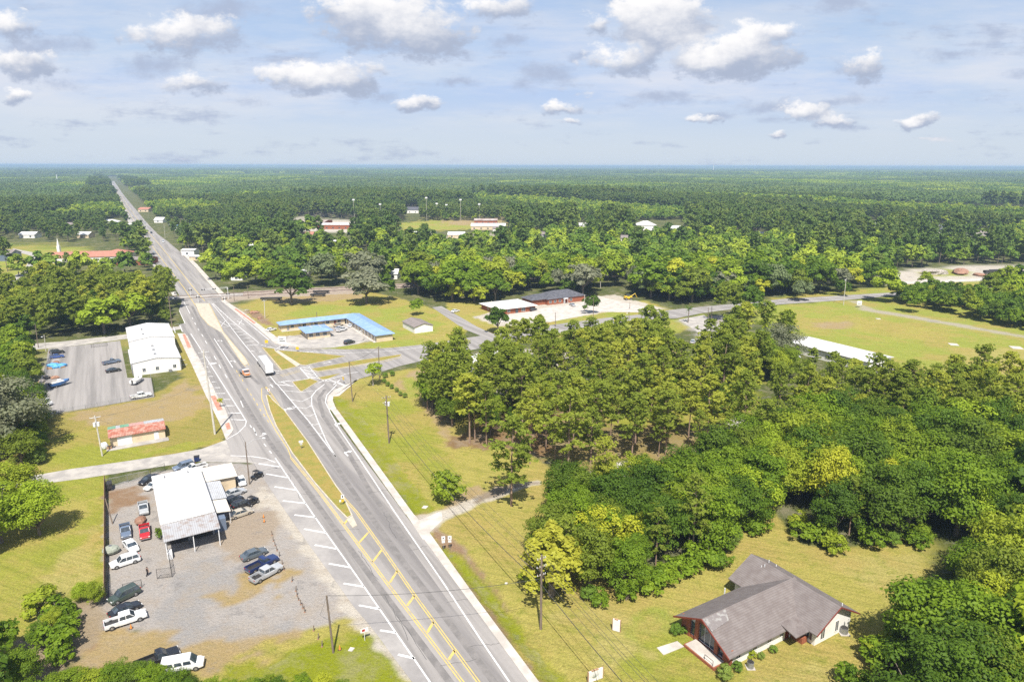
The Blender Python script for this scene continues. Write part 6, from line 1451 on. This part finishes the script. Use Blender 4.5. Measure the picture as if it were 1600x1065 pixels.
b = G(345, 636); o = empty('planter_shrub', b, 0, 'small yellow green shrub in the red paved bed of the pavement', 'shrub'); c_ = bpy.data.objects.new('foliage', TREE_MESH['young'][0][0]); col.objects.link(c_); c_.parent = o; c_.scale = (.28, .28, .42); MB().tube((0, 0, 0), (0, 0, 1.4), .07, .05, 6).build('stem', M['bark'], o)
o = empty('digger', G(981,468), .3, 'yellow digger at the wood edge behind the brick offices', 'digger'); MB().box(-2, 2, -1.1, 1.1, .7, 2.0).build('body', M['yellow_paint'], o); MB().box(-.6, .8, -.9, .9, 2.0, 3.1).build('operator_cab', M['glass'], o); MB().tube((1.8, 0, 1.8), (4.2, 0, 3.2), .2, .15, 6).tube((4.2, 0, 3.2), (5.4, 0, .9), .15, .12, 6).build('boom', M['yellow_paint'], o)
for x in (-1.4, 1.3):
    for y in (-1.2, 1.2): wheel(o, x, y, .7, .4)
for i, (u, v, s, mt, lb) in enumerate(((1460,428,9,'rubble','dark brush pile in the sandy yard at the right edge'), (1500,427,9,'debris','brown brush pile in the middle of the sandy yard'), (1530,431,5,'debris','small brown pile in the sandy yard'), (1380,441,4,'rubble','grey pile left of the sandy yard'), (397,489,2.6,'debris','heap of orange rubble on the motel lawn by the kerb'), (405,497,1.8,'debris','small reddish rubble heap on the motel lawn'), (386,485,1.4,'rubble','dark stones near the level crossing kerb'))):
    o = empty('brush_pile', G(u, v), i, lb, 'pile', 'piles of brush and rubble'); MB().ball((0, 0, s*.12), s, s*.5, s*.28, 14, 6, .3).build('pile', M[mt], o); MB().tube((-s*.4, 0, .2), (s*.5, s*.2, s*.35), .12, .06, 5).build('branch', M['bark'], o)
o = empty('buoy', G(394,489), 0, 'round orange drum among the rubble on the motel lawn', 'drum'); MB().tube((0, 0, 0), (0, 0, 1.1), .55, .5, 12).build('drum_body', M['orange_paint'], o); MB().tube((0, 0, 1.1), (0, 0, 1.2), .3, .25, 10).build('lid', M['black_metal'], o)
for i, (u, v, L_, lb) in enumerate(((1548,428,10,'black trailer parked in the sandy yard'), (1556,427,9,'grey trailer at the right end of the sandy yard'), (502,458,9,'dark flat wagon standing on the tracks left of the mossy oak'), (497,463,8,'lower dark flat wagon near the tracks'), (424,469,11,'dark wagon by the tracks near the crossing'))):
    o = empty('rail_wagon' if i > 1 else 'yard_trailer', G(u, v), .12, lb, 'wagon' if i > 1 else 'trailer'); MB().box(-L_/2, L_/2, -1.2, 1.2, .8, 1.5 if i > 1 else 2.6).build('deck', M['black_metal'], o)
    for x in (-L_*.35, L_*.35): wheel(o, x, 1.1, .45); wheel(o, x, -1.1, .45)
# concrete covers in the grass
for i, (u, v) in enumerate(((548,1013),(1272,915))): pass
for u, v, s, lb in ((549,1014,.55,'pale square cover in the grass right of the bare wooden pole'), (832,921,.5,'white hatch in the grass left of the dark wooden pole'), (791,911,.35,'small white hatch in the verge beside the highway'), (664,792,.8,'pale slab in the grass near the sandy drive'), (1490,538,2.6,'pale square slab in the green field'), (1588,543,3.2,'pale slab in the green field at the right edge'), (1372,498,1.6,'small pale slab near the field lane')):
    p = G(u, v); o = MB().prism([(p.x+s*math.cos(a), p.y+s*.9*math.sin(a)) for a in (.6, 2.0, 3.8, 5.1)], -.1, .09).build('utility_cover', M['concrete']); tag(o, lb, 'cover')

# ---------------------------------------------------------------- the person in the yard
def person(px, label, ang):
    root = empty('person', G(*px), ang, label, 'person')
    J = {'pelvis': (0, 0, .95), 'waist': (0, .0, 1.08), 'chest': (.02, 0, 1.32), 'neck': (.02, 0, 1.49), 'head0': (.04, 0, 1.58), 'head1': (.05, 0, 1.70)}
    E_ = [('pelvis','waist'), ('waist','chest'), ('chest','neck'), ('neck','head0'), ('head0','head1')]
    Rr = {'pelvis': .15, 'waist': .135, 'chest': .165, 'neck': .058, 'head0': .088, 'head1': .09}
    for s, f in ((1, 1), (-1, -1)):
        n = 'l' if s > 0 else 'r'
        J.update({'hip'+n: (0, s*.09, .90), 'knee'+n: (.16*f, s*.10, .50), 'ank'+n: (.16*f-.12, s*.10, .09) if f > 0 else (-.34, s*.10, .12), 'toe'+n: (.16*f+.04, s*.11, .04) if f > 0 else (-.20, s*.11, .05),
                  'sh'+n: (.02, s*.19, 1.42), 'el'+n: (-.10*f, s*.25, 1.14), 'wr'+n: (-.02*f+.08, s*.25, .90), 'hand'+n: (.0*f+.11, s*.24, .82)})
        E_ += [('pelvis','hip'+n), ('hip'+n,'knee'+n), ('knee'+n,'ank'+n), ('ank'+n,'toe'+n), ('chest','sh'+n), ('sh'+n,'el'+n), ('el'+n,'wr'+n), ('wr'+n,'hand'+n)]
        Rr.update({'hip'+n: .10, 'knee'+n: .062, 'ank'+n: .045, 'toe'+n: .04, 'sh'+n: .065, 'el'+n: .045, 'wr'+n: .03, 'hand'+n: .035})
        for k in range(4):
            J['f%d%s' % (k, n)] = (.12+.012*k, s*(.215+.014*k), .735+.008*abs(k-1.5)); E_.append(('hand'+n, 'f%d%s' % (k, n))); Rr['f%d%s' % (k, n)] = .010
        J['th'+n] = (.16, s*.22, .80); E_.append(('hand'+n, 'th'+n)); Rr['th'+n] = .011
    ks = list(J); me = bpy.data.meshes.new('body'); me.from_pydata([J[k] for k in ks], [(ks.index(a), ks.index(b)) for a, b in E_], []); me.update()
    o = bpy.data.objects.new('body', me); col.objects.link(o); o.parent = root
    sk = o.modifiers.new('skin', 'SKIN'); lay = me.skin_vertices[0] if len(me.skin_vertices) else None
    if lay is None:
        bpy.context.view_layer.objects.active = o
    for i, k in enumerate(ks):
        if len(me.skin_vertices): me.skin_vertices[0].data[i].radius = (Rr[k], Rr[k]); me.skin_vertices[0].data[i].use_root = (k == 'pelvis')
    o.modifiers.new('smooth', 'SUBSURF').levels = 1
    me.materials.append(M['skin'])
    MB().hull([[(.03+.165*math.cos(t)*sc, .235*math.sin(t)*sc*wy, z) for t in [2*math.pi*i/12 for i in range(12)]] for z, sc, wy in ((.88,.98,.85),(1.1,.95,.85),(1.3,1.1,.95),(1.44,.9,1.0),(1.50,.45,.5))]).build('shirt', M['cloth_black'], root, True)
    tr = MB()
    for n in 'lr':
        P = [Vector(J[k+n]) for k in ('hip', 'knee', 'ank')]; tr.tube(P[0]+Vector((0, 0, .06)), P[1], .125, .09, 10).tube(P[1], P[2], .09, .07, 10)
    tr.build('trousers', M['cloth_black'], root, True)
    MB().ball((.035, 0, 1.71), .115, .105, .10, 12, 7).build('hair', M['hair_dark'], root, True)
person((231,899), 'person in black clothes walking across the gravel yard', R(60))
# hand-placed trees: ground pixel, height, width scale, kind, region
for u, v, h, s, k, rg in [
 (799,790,20,1.25,'needle','beside the sandy drive'), (734,692,19,1.2,'needle','central pine grove'), (760,697,17,1.0,'needle','central pine grove'), (816,672,21,1.1,'needle','central pine grove'),
 (1160,702,21,.85,'needle','central pine grove'), (1040,710,17,1.2,'needle','central pine grove'), (992,690,16,1.2,'needle','central pine grove'), (888,735,20,1.25,'needle','central pine grove'), (930,700,18,1.1,'needle','central pine grove'),
 (1105,690,18,1.2,'needle','central pine grove'), (868,690,19,1.1,'needle','central pine grove'), (690,655,17,1.15,'needle','central pine grove'), (668,640,15,1.1,'needle','central pine grove'),
 (862,930,14,1.55,'cone','corner of the thicket beside the brick house lawn'), (583,602,7.5,1.0,'young','highway corner'),
 (456,476,18,1.35,'leaf_dark','field behind the blue roofed motel'), (573,474,17.5,1.4,'leaf_moss','field behind the blue roofed motel'), (650,492,8,.9,'leaf_mid','beside the small white building'),
 (921,489,9,.8,'leaf_dark','lot of the brick offices'), (778,520,11,1.05,'leaf_dark','lot of the brick offices'), (600,470,14,1.1,'leaf_dark','field behind the blue roofed motel'),
 (690,466,11,1,'leaf_dark','edge of the motel field'), (715,462,10,1,'leaf_lime','edge of the motel field'),
 (1123,503,17,.9,'needle','curve of the side highway'), (1131,500,18,.8,'needle','curve of the side highway'), (1148,500,17,.9,'needle','curve of the side highway'),
 (1425,488,11,1.25,'leaf_mid','edge of the big green field'), (1290,838,4.5,1.0,'leaf_mid','edge of the rear lawn'),
 (1318,462,9,1.0,'leaf_dark','beside the side highway'), (35,727,9,1.25,'leaf_dark','lawn left of the rusty shed'),
 (2,848,12,1.2,'leaf_lime','left edge beside the dirt lane'), (62,835,10.5,1.15,'leaf_lime','left edge beside the dirt lane'), (24,800,11,1.2,'leaf_mid','left edge beside the dirt lane'),(-60,880,11,1.2,'leaf_mid','left edge beside the dirt lane'),
 (-70,700,12,1.2,'leaf_mid','left edge behind the lot'), (150,945,4.2,.9,'leaf_mid','end of the wooden fence'), (128,940,3.4,1.0,'leaf_lime','end of the wooden fence'),
 (40,1075,6.2,1.0,'leaf_mid','bottom left corner'), (-10,1040,7.5,1.1,'leaf_mid','bottom left corner'), (62,1010,4,1.0,'leaf_mid','bottom left corner'), (-40,1130,10,1.2,'leaf_dark','bottom left corner'), (60,1140,6.5,1.1,'leaf_mid','bottom left corner'),
 (85,985,3.6,1.1,'leaf_mid','bottom left corner'), (1253,470,11,1.2,'leaf_moss','beside the side highway'),
 ]:
    p = G(u, v); put(p.x, p.y, h, s, k, rg)
for u, v, h, k in [(150,1085,4.0,'leaf_mid'),(185,1078,4.2,'leaf_mid'),(215,1072,3.8,'leaf_dark'),(240,1080,4.0,'leaf_mid'),(268,1090,3.8,'leaf_mid'),(300,1098,3.6,'leaf_dark'),(335,1094,3.2,'leaf_mid'),(368,1098,3.2,'leaf_mid'),(400,1092,3.0,'leaf_mid'),(435,1088,2.8,'leaf_dark'),(470,1082,2.6,'leaf_mid'),(505,1080,2.6,'leaf_lime'),(535,1090,2.6,'leaf_mid'),(285,1075,2.8,'leaf_dark'),(420,1072,1.8,'leaf_mid'),(180,1130,4.2,'leaf_dark'),(240,1130,4.0,'leaf_dark'),(110,1090,4.5,'leaf_mid'),(560,1120,2.6,'leaf_mid')]:
    p = G(u, v); put(p.x, p.y, h, 1.25, k, 'hedge line at the bottom edge')
for u, v in ((1002,508),(1009,506),(1075,504)):
    p = G(u, v); put(p.x, p.y, 5.5 if u < 1050 else 7, 1.0, 'palm', 'verge of the side highway')
zone([(640,612),(700,592),(720,625),(880,632),(960,615),(1060,610),(1080,590),(1160,580),(1240,600),(1230,640),(1120,660),(1000,668),(900,655),(830,665),(700,672),(655,640)], 6.5, [('needle', 6), ('leaf_mid', 1), ('leaf_dark', 1)], 9, 17.5, 'central pine grove')
zone([(995,455),(1005,464),(1050,475),(1110,472),(1225,461),(1290,457),(1290,448),(1100,452)], 7.5, TOWN, 13, 16, 'wood behind the side highway', keepclear=False)
zone([(800,680),(880,668),(1150,668),(1160,712),(1060,722),(960,735),(870,748),(810,715)], 8.8, [('needle',1)], 9, 16, 'central pine grove')
zone([(655,625),(690,650),(720,680),(745,690),(850,655),(800,640),(700,640)], 6.0, [('leaf_dark',3),('leaf_mid',1),('needle',2)], 8, 16, 'central pine grove')
zone([(680,598),(780,572),(900,562),(1040,550),(1060,570),(960,590),(940,610),(880,640),(700,650),(650,620)], 7.0, [('needle',5),('leaf_dark',1)], 9, 15.5, 'central pine grove', keepclear=False)
zone([(1170,590),(1240,580),(1240,620),(1190,640),(1150,620)], 6.5, [('needle',3),('leaf_dark',1)], 10, 16, 'central pine grove')
zone([(1125,560),(1180,545),(1235,555),(1235,600),(1130,600)], 6.5, [('leaf_mid',2),('leaf_moss',1),('leaf_dark',1),('needle',2)], 13, 17, 'clump beside the long white building', keepclear=False)
zone([(850,800),(900,775),(985,770),(1085,770),(1190,780),(1195,808),(1150,842),(1085,888),(960,935),(900,945),(860,915),(838,870)], 5.6, HARD, 10.2, 14, 'thicket below the pine grove', keepclear=False)
zone([(1110,735),(1230,700),(1250,830),(1200,795),(1120,775)], 5.8, HARD, 10.5, 16, 'thicket below the pine grove', keepclear=False)
zone([(1235,815),(1220,690),(1400,680),(1700,700),(1800,860),(1600,850),(1465,840),(1440,830),(1310,850)], 7.0, HARD, 13, 17, 'dense wood right of the rear lawn', keepclear=False)
zone([(1190,700),(1180,660),(1300,660),(1480,665),(1700,690),(1700,720),(1400,705)], 6.2, [('needle',2.6),('leaf_dark',1),('leaf_mid',1)], 10, 16.5, 'pine row before the big field', keepclear=False)
zone([(1250,632),(1300,628),(1430,640),(1500,650),(1600,675),(1700,700),(1600,700),(1400,665),(1240,655)], 8, [('needle',6),('leaf_dark',1)], 8, 14.5, 'pine row before the big field', keepclear=False)
zone([(1420,640),(1500,648),(1620,668),(1620,690),(1430,660)], 6.5, [('needle',1)], 8, 17, 'pine row before the big field', keepclear=False)
zone([(1480,840),(1700,850),(1900,1000),(1900,1300),(1350,1400),(1330,1200),(1390,1075),(1440,1010),(1500,960),(1560,900),(1500,870)], 7.0, HARD+[('leaf_lime',2.2)], 12.5, 14, 'wood in the bottom right corner', keepclear=False)
zone([(1400,476),(1450,482),(1520,500),(1620,520),(1800,545),(1800,505),(1600,480),(1500,470),(1400,462)], 6.4, HARD, 9, 12, 'hedge of trees along the green field', keepclear=False)
zone([(-120,545),(0,538),(100,530),(190,517),(272,503),(268,468),(180,458),(60,462),(-160,480)], 6.6, [('needle',6),('leaf_dark',3.5),('leaf_mid',.6)], 8.5, 15.5, 'pine stand left of the highway', keepclear=False)
zone([(-200,640),(-80,560),(40,556),(52,640),(40,690),(-60,720),(-200,720)], 6.5, [('leaf_mid',2),('leaf_dark',2)], 10, 14, 'left edge behind the lot', keepclear=False)
for u, v, w in ((1268,588,10),(1298,600,11),(1330,612,11),(1352,622,10),(1210,640,12)): p = G(u, v); put(p.x, p.y, w, .8, 'needle', 'strip before the long white building')
EDGES = [([(836,862),(852,905),(872,930),(905,948),(960,938),(1020,914),(1085,893),(1150,847),(1197,812)], 'thicket edge facing the brick house', 3.0), ([(1235,818),(1262,838),(1300,858),(1350,856),(1400,848),(1440,843),(1468,858)], 'wood edge behind the rear lawn', 3.6),
         ([(1335,1085),(1352,1050),(1395,1010),(1440,965),(1480,925),(1510,900)], 'bottom right wood edge', 3.4), ([(60,950),(85,970),(110,995),(90,1030),(70,1060)], 'brush at the end of the yard', 3.0), ([(70,650),(55,690),(48,735)], 'tree edge left of the shed lawn', 3.2)]
for pts, lab_, dd in EDGES:
    W_ = wp(pts); n_ = 0
    for a_, b_ in zip(W_[:-1], W_[1:]):
        L_ = np.hypot(*(b_-a_)); k_ = max(1, int(L_/dd))
        for i in range(k_): q_ = a_+(b_-a_)*(i+rng.random()*.6)/k_+rng.normal(size=2)*.7; put(q_[0], q_[1], rng.uniform(2.2, 4.2), rng.uniform(.9, 1.3), 'scrub' if rng.random() < .75 else 'bush', lab_)
# every other tree up to 700 m is one tree with its own place
def fill(r0, r1, dist, mixf):
    a = math.radians(43); n = 0
    xs = np.arange(-r1*math.sin(a), r1*math.sin(a), dist); ys = np.arange(r0*.5, r1, dist*.87)
    X, Y = np.meshgrid(xs, ys); X = X+(np.arange(len(ys)) % 2)[:, None]*dist/2
    X = (X+rng.uniform(-.38, .38, X.shape)*dist).ravel(); Y = (Y+rng.uniform(-.38, .38, Y.shape)*dist).ravel()
    rr = np.hypot(X, Y); k = (rr > r0) & (rr < r1) & (np.abs(np.arctan2(X, Y)) < a) & (Y > 20)
    X, Y = X[k], Y[k]; k = ~blocked(X, Y); return X[k], Y[k]
WOODZ = [wp([(720,512),(860,512),(1060,500),(1070,550),(900,565),(720,570)]), wp([(640,560),(1250,560),(1260,900),(800,800),(690,720)]), wp([(-120,545),(272,503),(268,462),(180,440),(-160,470)]), wp([(1235,815),(1220,690),(1180,640),(1700,680),(1900,860),(1600,850),(1465,840),(1310,850)]), wp([(640,600),(700,545),(900,530),(1060,500),(1240,495),(1240,700),(700,690)]),
         wp([(838,900),(850,760),(1250,700),(1250,860),(900,950)]), wp([(1480,840),(1900,850),(1900,1400),(1330,1300),(1390,1075)]), wp([(1400,505),(1400,462),(1500,466),(1800,500),(1800,560)]), wp([(-200,740),(-200,556),(52,556),(52,690)])]
X, Y = fill(150, 900, 10.5, None)
k = np.ones(X.shape, bool)
for P in WOODZ: k &= ~inpoly(X, Y, P)
X, Y = X[k], Y[k]
far_pts = []
for x, y in zip(X, Y):
    d = math.hypot(x, y)
    if d < 330 or (y < 420 and abs(x) < 330):
        if blocked(x+np.array([3.5,-3.5,0,0]), y+np.array([0,0,3.5,-3.5])).any(): continue
        u_ = x/y
        kd = pick(TOWN); h = (17 if kd == 'needle' else (16.5 if d < 430 else 13.5))*rng.uniform(.6, 1.3)
        put(x, y, h, rng.uniform(.95, 1.35), kd, 'town wood behind the railway' if u_ < .1 else 'wood behind the side highway')
    else: far_pts.append((x, y))
# the largest in the picture become things; the rest of the woods is one mass
def inview(x, y, h):
    c, s = math.cos(PIT), math.sin(PIT)
    best = False
    for z in (h, h*.5):
        dz = z-CAMH; f = y*c-dz*s; upv = y*s+dz*c
        if f <= 1: continue
        if abs(x)/f < 800/F+.01 and abs(upv)/f < 533/F+.01: best = True
    return best
LIMIT = {'pine': 150, 'broad': 288}
cnt = {'pine': 0, 'broad': 0}
_c = [t for t in TREES if t[4] == 'cone'][0]
TREES = [t for t in TREES if t is _c or math.hypot(t[0]-_c[0], t[1]-_c[1]-(-1.5)) > 4.2]
TREES.sort(key=lambda t: math.hypot(t[0], t[1])/t[2]**.5)
MASS = []
COL_WORD = {'leaf_dark': 'dark green', 'leaf_mid': 'mid green', 'leaf_lime': 'lime green', 'leaf_moss': 'grey mossy', 'needle': 'olive', 'cone': 'conical yellow green', 'young': 'thin pale lime', 'palm': 'small fan', 'bush': 'light green', 'scrub': 'loose green'}
CHOSEN = []
for tr in TREES:
    x, y, h, s, k, rg = tr
    if k in ('cone', 'young', 'palm', 'scrub', 'bush'): CHOSEN.append(tr); continue
    f = 'pine' if k == 'needle' else 'broad'
    if inview(x, y, h) and cnt[f] < LIMIT[f]: cnt[f] += 1; CHOSEN.append(tr)
    elif math.hypot(x, y) < 1e9: MASS.append(tr)
def ordinal(n): return '%d%s' % (n, 'th' if 10 <= n % 100 <= 20 else {1: 'st', 2: 'nd', 3: 'rd'}.get(n % 10, 'th'))
byrg = {}
for tr in CHOSEN: byrg.setdefault((tr[5], tr[4]), []).append(tr)
NAMES = {'needle': ('pine_tree', 'pine'), 'palm': ('palm_tree', 'palm'), 'cone': ('conical_tree', 'tree'), 'young': ('young_tree', 'tree'), 'scrub': ('shrub', 'shrub'), 'bush': ('shrub', 'shrub')}
for (rg, k), lst in byrg.items():
    lst.sort(key=lambda t: t[0]/t[1])
    nm, word = NAMES.get(k, ('broadleaf_tree', 'tree'))
    for i, (x, y, h, s, k, rg) in enumerate(lst):
        d = math.hypot(x, y)
        key = k
        if k in ('leaf_dark', 'leaf_mid', 'leaf_lime', 'leaf_moss', 'needle') and d > 255: key = k+'_m'
        crown, trunk = TREE_MESH[key][int(rng.integers(len(TREE_MESH[key])))]
        h0 = {'needle': 21, 'young': 7, 'palm': 5.8, 'scrub': 3, 'bush': 3}.get(k, 12)
        prep = {'t': ''}
        where = ('in the '+rg) if rg[:5] == 'brush' else rg if rg[:3] in ('bes', 'beh') else ('at the '+rg if 'edge' in rg else 'in the '+rg if ('grove' in rg or 'wood' in rg or 'thicket' in rg or 'stand' in rg) else 'at the '+rg)
        lab = '%s %s %s' % (COL_WORD[k], word, where) if len(lst) == 1 else '%s %s %s, %s from the left' % (COL_WORD[k], word, where, ordinal(i+1))
        root = empty(nm, (x, y, 0), rng.uniform(0, 6.28), lab, {'palm': 'palm tree', 'needle': 'pine tree', 'scrub': 'shrub', 'bush': 'shrub'}.get(k, 'tree'), 'trees in the '+rg if len(lst) > 1 else None)
        q = h/h0; w = q*s if k != 'needle' else q*s*.98
        root.scale = (w*rng.uniform(.93, 1.07), w, q)
        for nm2, me in (('trunk', trunk), ('fronds' if k == 'palm' else 'crown', crown)):
            o = bpy.data.objects.new(nm2, me); col.objects.link(o); o.parent = root

# ---------------------------------------------------------------- the woods beyond: one mass of instances
def mass_collection(name, items):
    c = bpy.data.collections.new(name)
    for i, me in enumerate(items):
        o = bpy.data.objects.new('%s_%02d' % (name, i), me); c.objects.link(o)
    return c
def forest(name, X, Y, SC, IDX, coll, label):
    n = len(X); me = bpy.data.meshes.new(name)
    me.vertices.add(n); me.vertices.foreach_set('co', np.stack([X, Y, np.zeros(n)], -1).astype(np.float32).ravel())
    for nm, typ, arr in (('scl', 'FLOAT', SC), ('idx', 'INT', IDX), ('rot', 'FLOAT', rng.uniform(0, 6.28, n))):
        a = me.attributes.new(nm, typ, 'POINT'); a.data.foreach_set('value', arr.astype(np.int32 if typ == 'INT' else np.float32))
    me.update()
    o = bpy.data.objects.new(name, me); col.objects.link(o); tag(o, label, None, None, 'stuff')
    ng = bpy.data.node_groups.new(name, 'GeometryNodeTree')
    ng.interface.new_socket('Geometry', in_out='INPUT', socket_type='NodeSocketGeometry'); ng.interface.new_socket('Geometry', in_out='OUTPUT', socket_type='NodeSocketGeometry')
    N = ng.nodes; L = ng.links
    gi = N.new('NodeGroupInput'); go = N.new('NodeGroupOutput'); ip = N.new('GeometryNodeInstanceOnPoints'); ci = N.new('GeometryNodeCollectionInfo')
    ci.inputs['Collection'].default_value = coll; ci.inputs['Separate Children'].default_value = True; ci.inputs['Reset Children'].default_value = True
    def attr(nm, typ):
        a = N.new('GeometryNodeInputNamedAttribute'); a.data_type = typ; a.inputs['Name'].default_value = nm; return a.outputs['Attribute']
    m2p = N.new('GeometryNodeMeshToPoints')
    L.new(gi.outputs[0], m2p.inputs['Mesh']); L.new(m2p.outputs[0], ip.inputs['Points']); L.new(ci.outputs[0], ip.inputs['Instance'])
    ip.inputs['Pick Instance'].default_value = True; L.new(attr('idx', 'INT'), ip.inputs['Instance Index'])
    cx = N.new('ShaderNodeCombineXYZ'); L.new(attr('rot', 'FLOAT'), cx.inputs[2]); L.new(cx.outputs[0], ip.inputs['Rotation'])
    cs = N.new('ShaderNodeCombineXYZ'); s = attr('scl', 'FLOAT')
    for i in range(3): L.new(s, cs.inputs[i])
    L.new(cs.outputs[0], ip.inputs['Scale']); L.new(ip.outputs[0], go.inputs[0])
    md = o.modifiers.new('scatter', 'NODES'); md.node_group = ng
    return o
def lodtree(kind, mat, nl, ls):
    if kind == 'b':
        P, N, S, T, wv, wf = broad_parts(12, 5.8, 22, nl, ls, base=.1, wig=.36)
        return P, N, S, T, wv, wf
    return pine_parts(19, 4.0, 14, nl//6, ls, bare=.45, needles=6)
MIDM = []
for mat, c in (('leaf_far', 6), ('needle_far', 4)):
    for i in range(c):
        P, N, S, T, wv, wf = lodtree('b' if mat == 'leaf_far' else 'p', mat, 760 if mat == 'leaf_far' else 620, .95 if mat == 'leaf_far' else 1.15)
        MIDM.append(leaf_mesh('far_tree', P, N, S, T, [mat, 'bark'], (wv[:12], wf[:6]) if mat == 'leaf_far' else (wv[:98], wf[:49]), asp=.62 if mat == 'leaf_far' else .42))
cmid = mass_collection('mid_tree', MIDM)
# trees of the zones that were not among the largest
NEARM = []
NKEY = []
for k in ('leaf_dark', 'leaf_mid', 'leaf_lime', 'leaf_moss', 'needle'):
    for crown, trunk in TREE_MESH[k+'_m'][:2]:
        n = len(crown.vertices); V = np.empty(n*3); crown.vertices.foreach_get('co', V); V = V.reshape(-1, 3)
        tn_ = np.empty(n); crown.attributes['tone'].data.foreach_get('value', tn_)
        me = crown.copy(); NEARM.append(me); NKEY.append(k)
cnear = mass_collection('near_tree', NEARM)
ML = [m for m in MASS if m[4] in NKEY]
if ML:
    X = np.array([m[0] for m in ML]); Y = np.array([m[1] for m in ML]); SC = np.array([m[2]/(21 if m[4] == 'needle' else 12) for m in ML]); ID = np.array([NKEY.index(m[4])+int(rng.integers(2)) for m in ML])
    forest('town_forest', X, Y, SC, ID, cnear, 'mixed green trees filling the blocks behind the railway')
FX = np.array([p[0] for p in far_pts]); FY = np.array([p[1] for p in far_pts])
for u, v in ((60,428),(85,430),(108,426),(128,431),(150,427),(172,432),(196,430),(30,432),(205,424),(12,424)):
    p = G(u, v); FX = np.append(FX, p.x); FY = np.append(FY, p.y)
X2, Y2 = fill(900, 1500, 10.2, None)
for lo_, hi_ in ((-75, -15), (25, 85)):
    XX, YY = fill(1500, 4300, 13, None); k = roadside(XX, YY, lo_, hi_); X2 = np.concatenate([X2, XX[k]]); Y2 = np.concatenate([Y2, YY[k]]); FX = np.concatenate([FX, X2]); FY = np.concatenate([FY, Y2])
D = np.hypot(FX, FY)
pn = .5+.5*np.sin(FX*.006+1.3*np.sin(FY*.004))*np.cos(FY*.0052+FX*.0017)
pn2 = np.sin(FX*.011+2*np.sin(FY*.007))*np.sin(FY*.013-FX*.003)
pine = rng.random(len(FX)) < np.clip((D-420)/500, 0, .95)*(.4+.9*pn)
ID = np.where(pine, 6+rng.integers(0, 4, len(FX)), rng.integers(0, 6, len(FX)))
# managed stands: blocks of one age and kind, some felled
def stands(X, Y):
    A = X*.82+Y*.57+60*np.sin(Y*.004); B_ = -X*.57+Y*.82+50*np.sin(X*.005)
    i = np.floor(A/190).astype(int); j = np.floor(B_/330).astype(int)
    hsh = np.abs(np.sin(i*127.1+j*311.7)*43758.5453) % 1.0; h2 = np.abs(np.sin(i*269.5+j*183.3)*28001.83) % 1.0
    return hsh, h2
s1, s2 = stands(FX, FY); D = np.hypot(FX, FY)
SC_ = rng.uniform(.65, 1.35, len(FX)); fz = D > 700
SC_ = np.where(fz, SC_*(.62+.62*s1), SC_); ID = np.where(fz & (s2 > .62), rng.integers(0, 6, len(FX)), np.where(fz & (s2 < .45), 6+rng.integers(0, 4, len(FX)), ID))
keep_ = ~((D > 1000) & (s1 < .05) & (rng.random(len(FX)) < .93)); FX, FY, SC_, ID = FX[keep_], FY[keep_], SC_[keep_], ID[keep_]
forest('forest', FX, FY, SC_, ID, cmid, 'green and olive treetops spreading away beyond the town')
# patches of canopy, 60 m across, out to the horizon
PATM = []
for i in range(5):
    P_, N_, S_, T_ = [], [], [], []
    for j in range(100):
        x, y = rng.uniform(-36, 36, 2); h = rng.uniform(11, 17)
        d = sph(22); d[:, 2] = np.abs(d[:, 2])
        P_.append(np.array([x, y, h*.62])+d*np.array([4.4, 4.4, h*.38])); N_.append(d*1.0+rng.normal(size=d.shape)*.35+np.array([0, 0, .2])); S_.append(rng.uniform(1.3, 2.5, 22)); T_.append(np.clip(rng.uniform(0, .75)+rng.uniform(0, .25, 22), 0, 1))
    PATM.append(leaf_mesh('canopy_patch', np.concatenate(P_), np.concatenate(N_), np.concatenate(S_), np.concatenate(T_), ['needle_far' if i < 3 else 'leaf_far']))
cp = mass_collection('canopy_patch', PATM)
X3, Y3 = fill(1500, 5200, 58, None)
k = ~roadside(X3, Y3, -62, 72); X3, Y3 = X3[k], Y3[k]
X4, Y4 = fill(5200, 16000, 120, None)
X5, Y5 = fill(16000, 42000, 420, None)
X = np.concatenate([X3, X4, X5]); Y = np.concatenate([Y3, Y4, Y5])
SC = np.concatenate([rng.uniform(.85, 1.12, len(X3)), rng.uniform(1.6, 1.9, len(X4)), rng.uniform(3.2, 3.9, len(X5))])
SC[len(X3):] *= 1.0
s1, s2 = stands(X*.45, Y*.45); SC *= np.where(np.arange(len(SC)) < len(X3), .8+.35*s1, .95+.12*s1)
pn = np.sin(X*.0016+1.7*np.sin(Y*.0009))*np.cos(Y*.0013+X*.0005)
forest('distant_forest', X, Y, SC, np.where(s2+pn*.25+rng.normal(size=len(X))*.05 > .72, 3+rng.integers(0, 2, len(X)), rng.integers(0, 3, len(X))), cp, 'flat dark pine forest fading to blue at the horizon')
# ---------------------------------------------------------------- the air
hz = MB().box(-48000, 48000, -3000, 48000, -3, 76.0)
vm = bpy.data.materials.new('haze_air'); vm.use_nodes = True
t = NT(vm.node_tree); t.n.clear()
vo = t.add('ShaderNodeOutputMaterial'); pv_ = t.add('ShaderNodeVolumePrincipled')
pv_.inputs['Color'].default_value = (.44, .60, .84, 1); pv_.inputs['Density'].default_value = 1.3e-4; pv_.inputs['Anisotropy'].default_value = 0.0
t.l.new(pv_.outputs[0], vo.inputs['Volume'])
ho = hz.build('haze', vm); tag(ho, 'pale bluish air over the far forest', None, None, 'stuff')
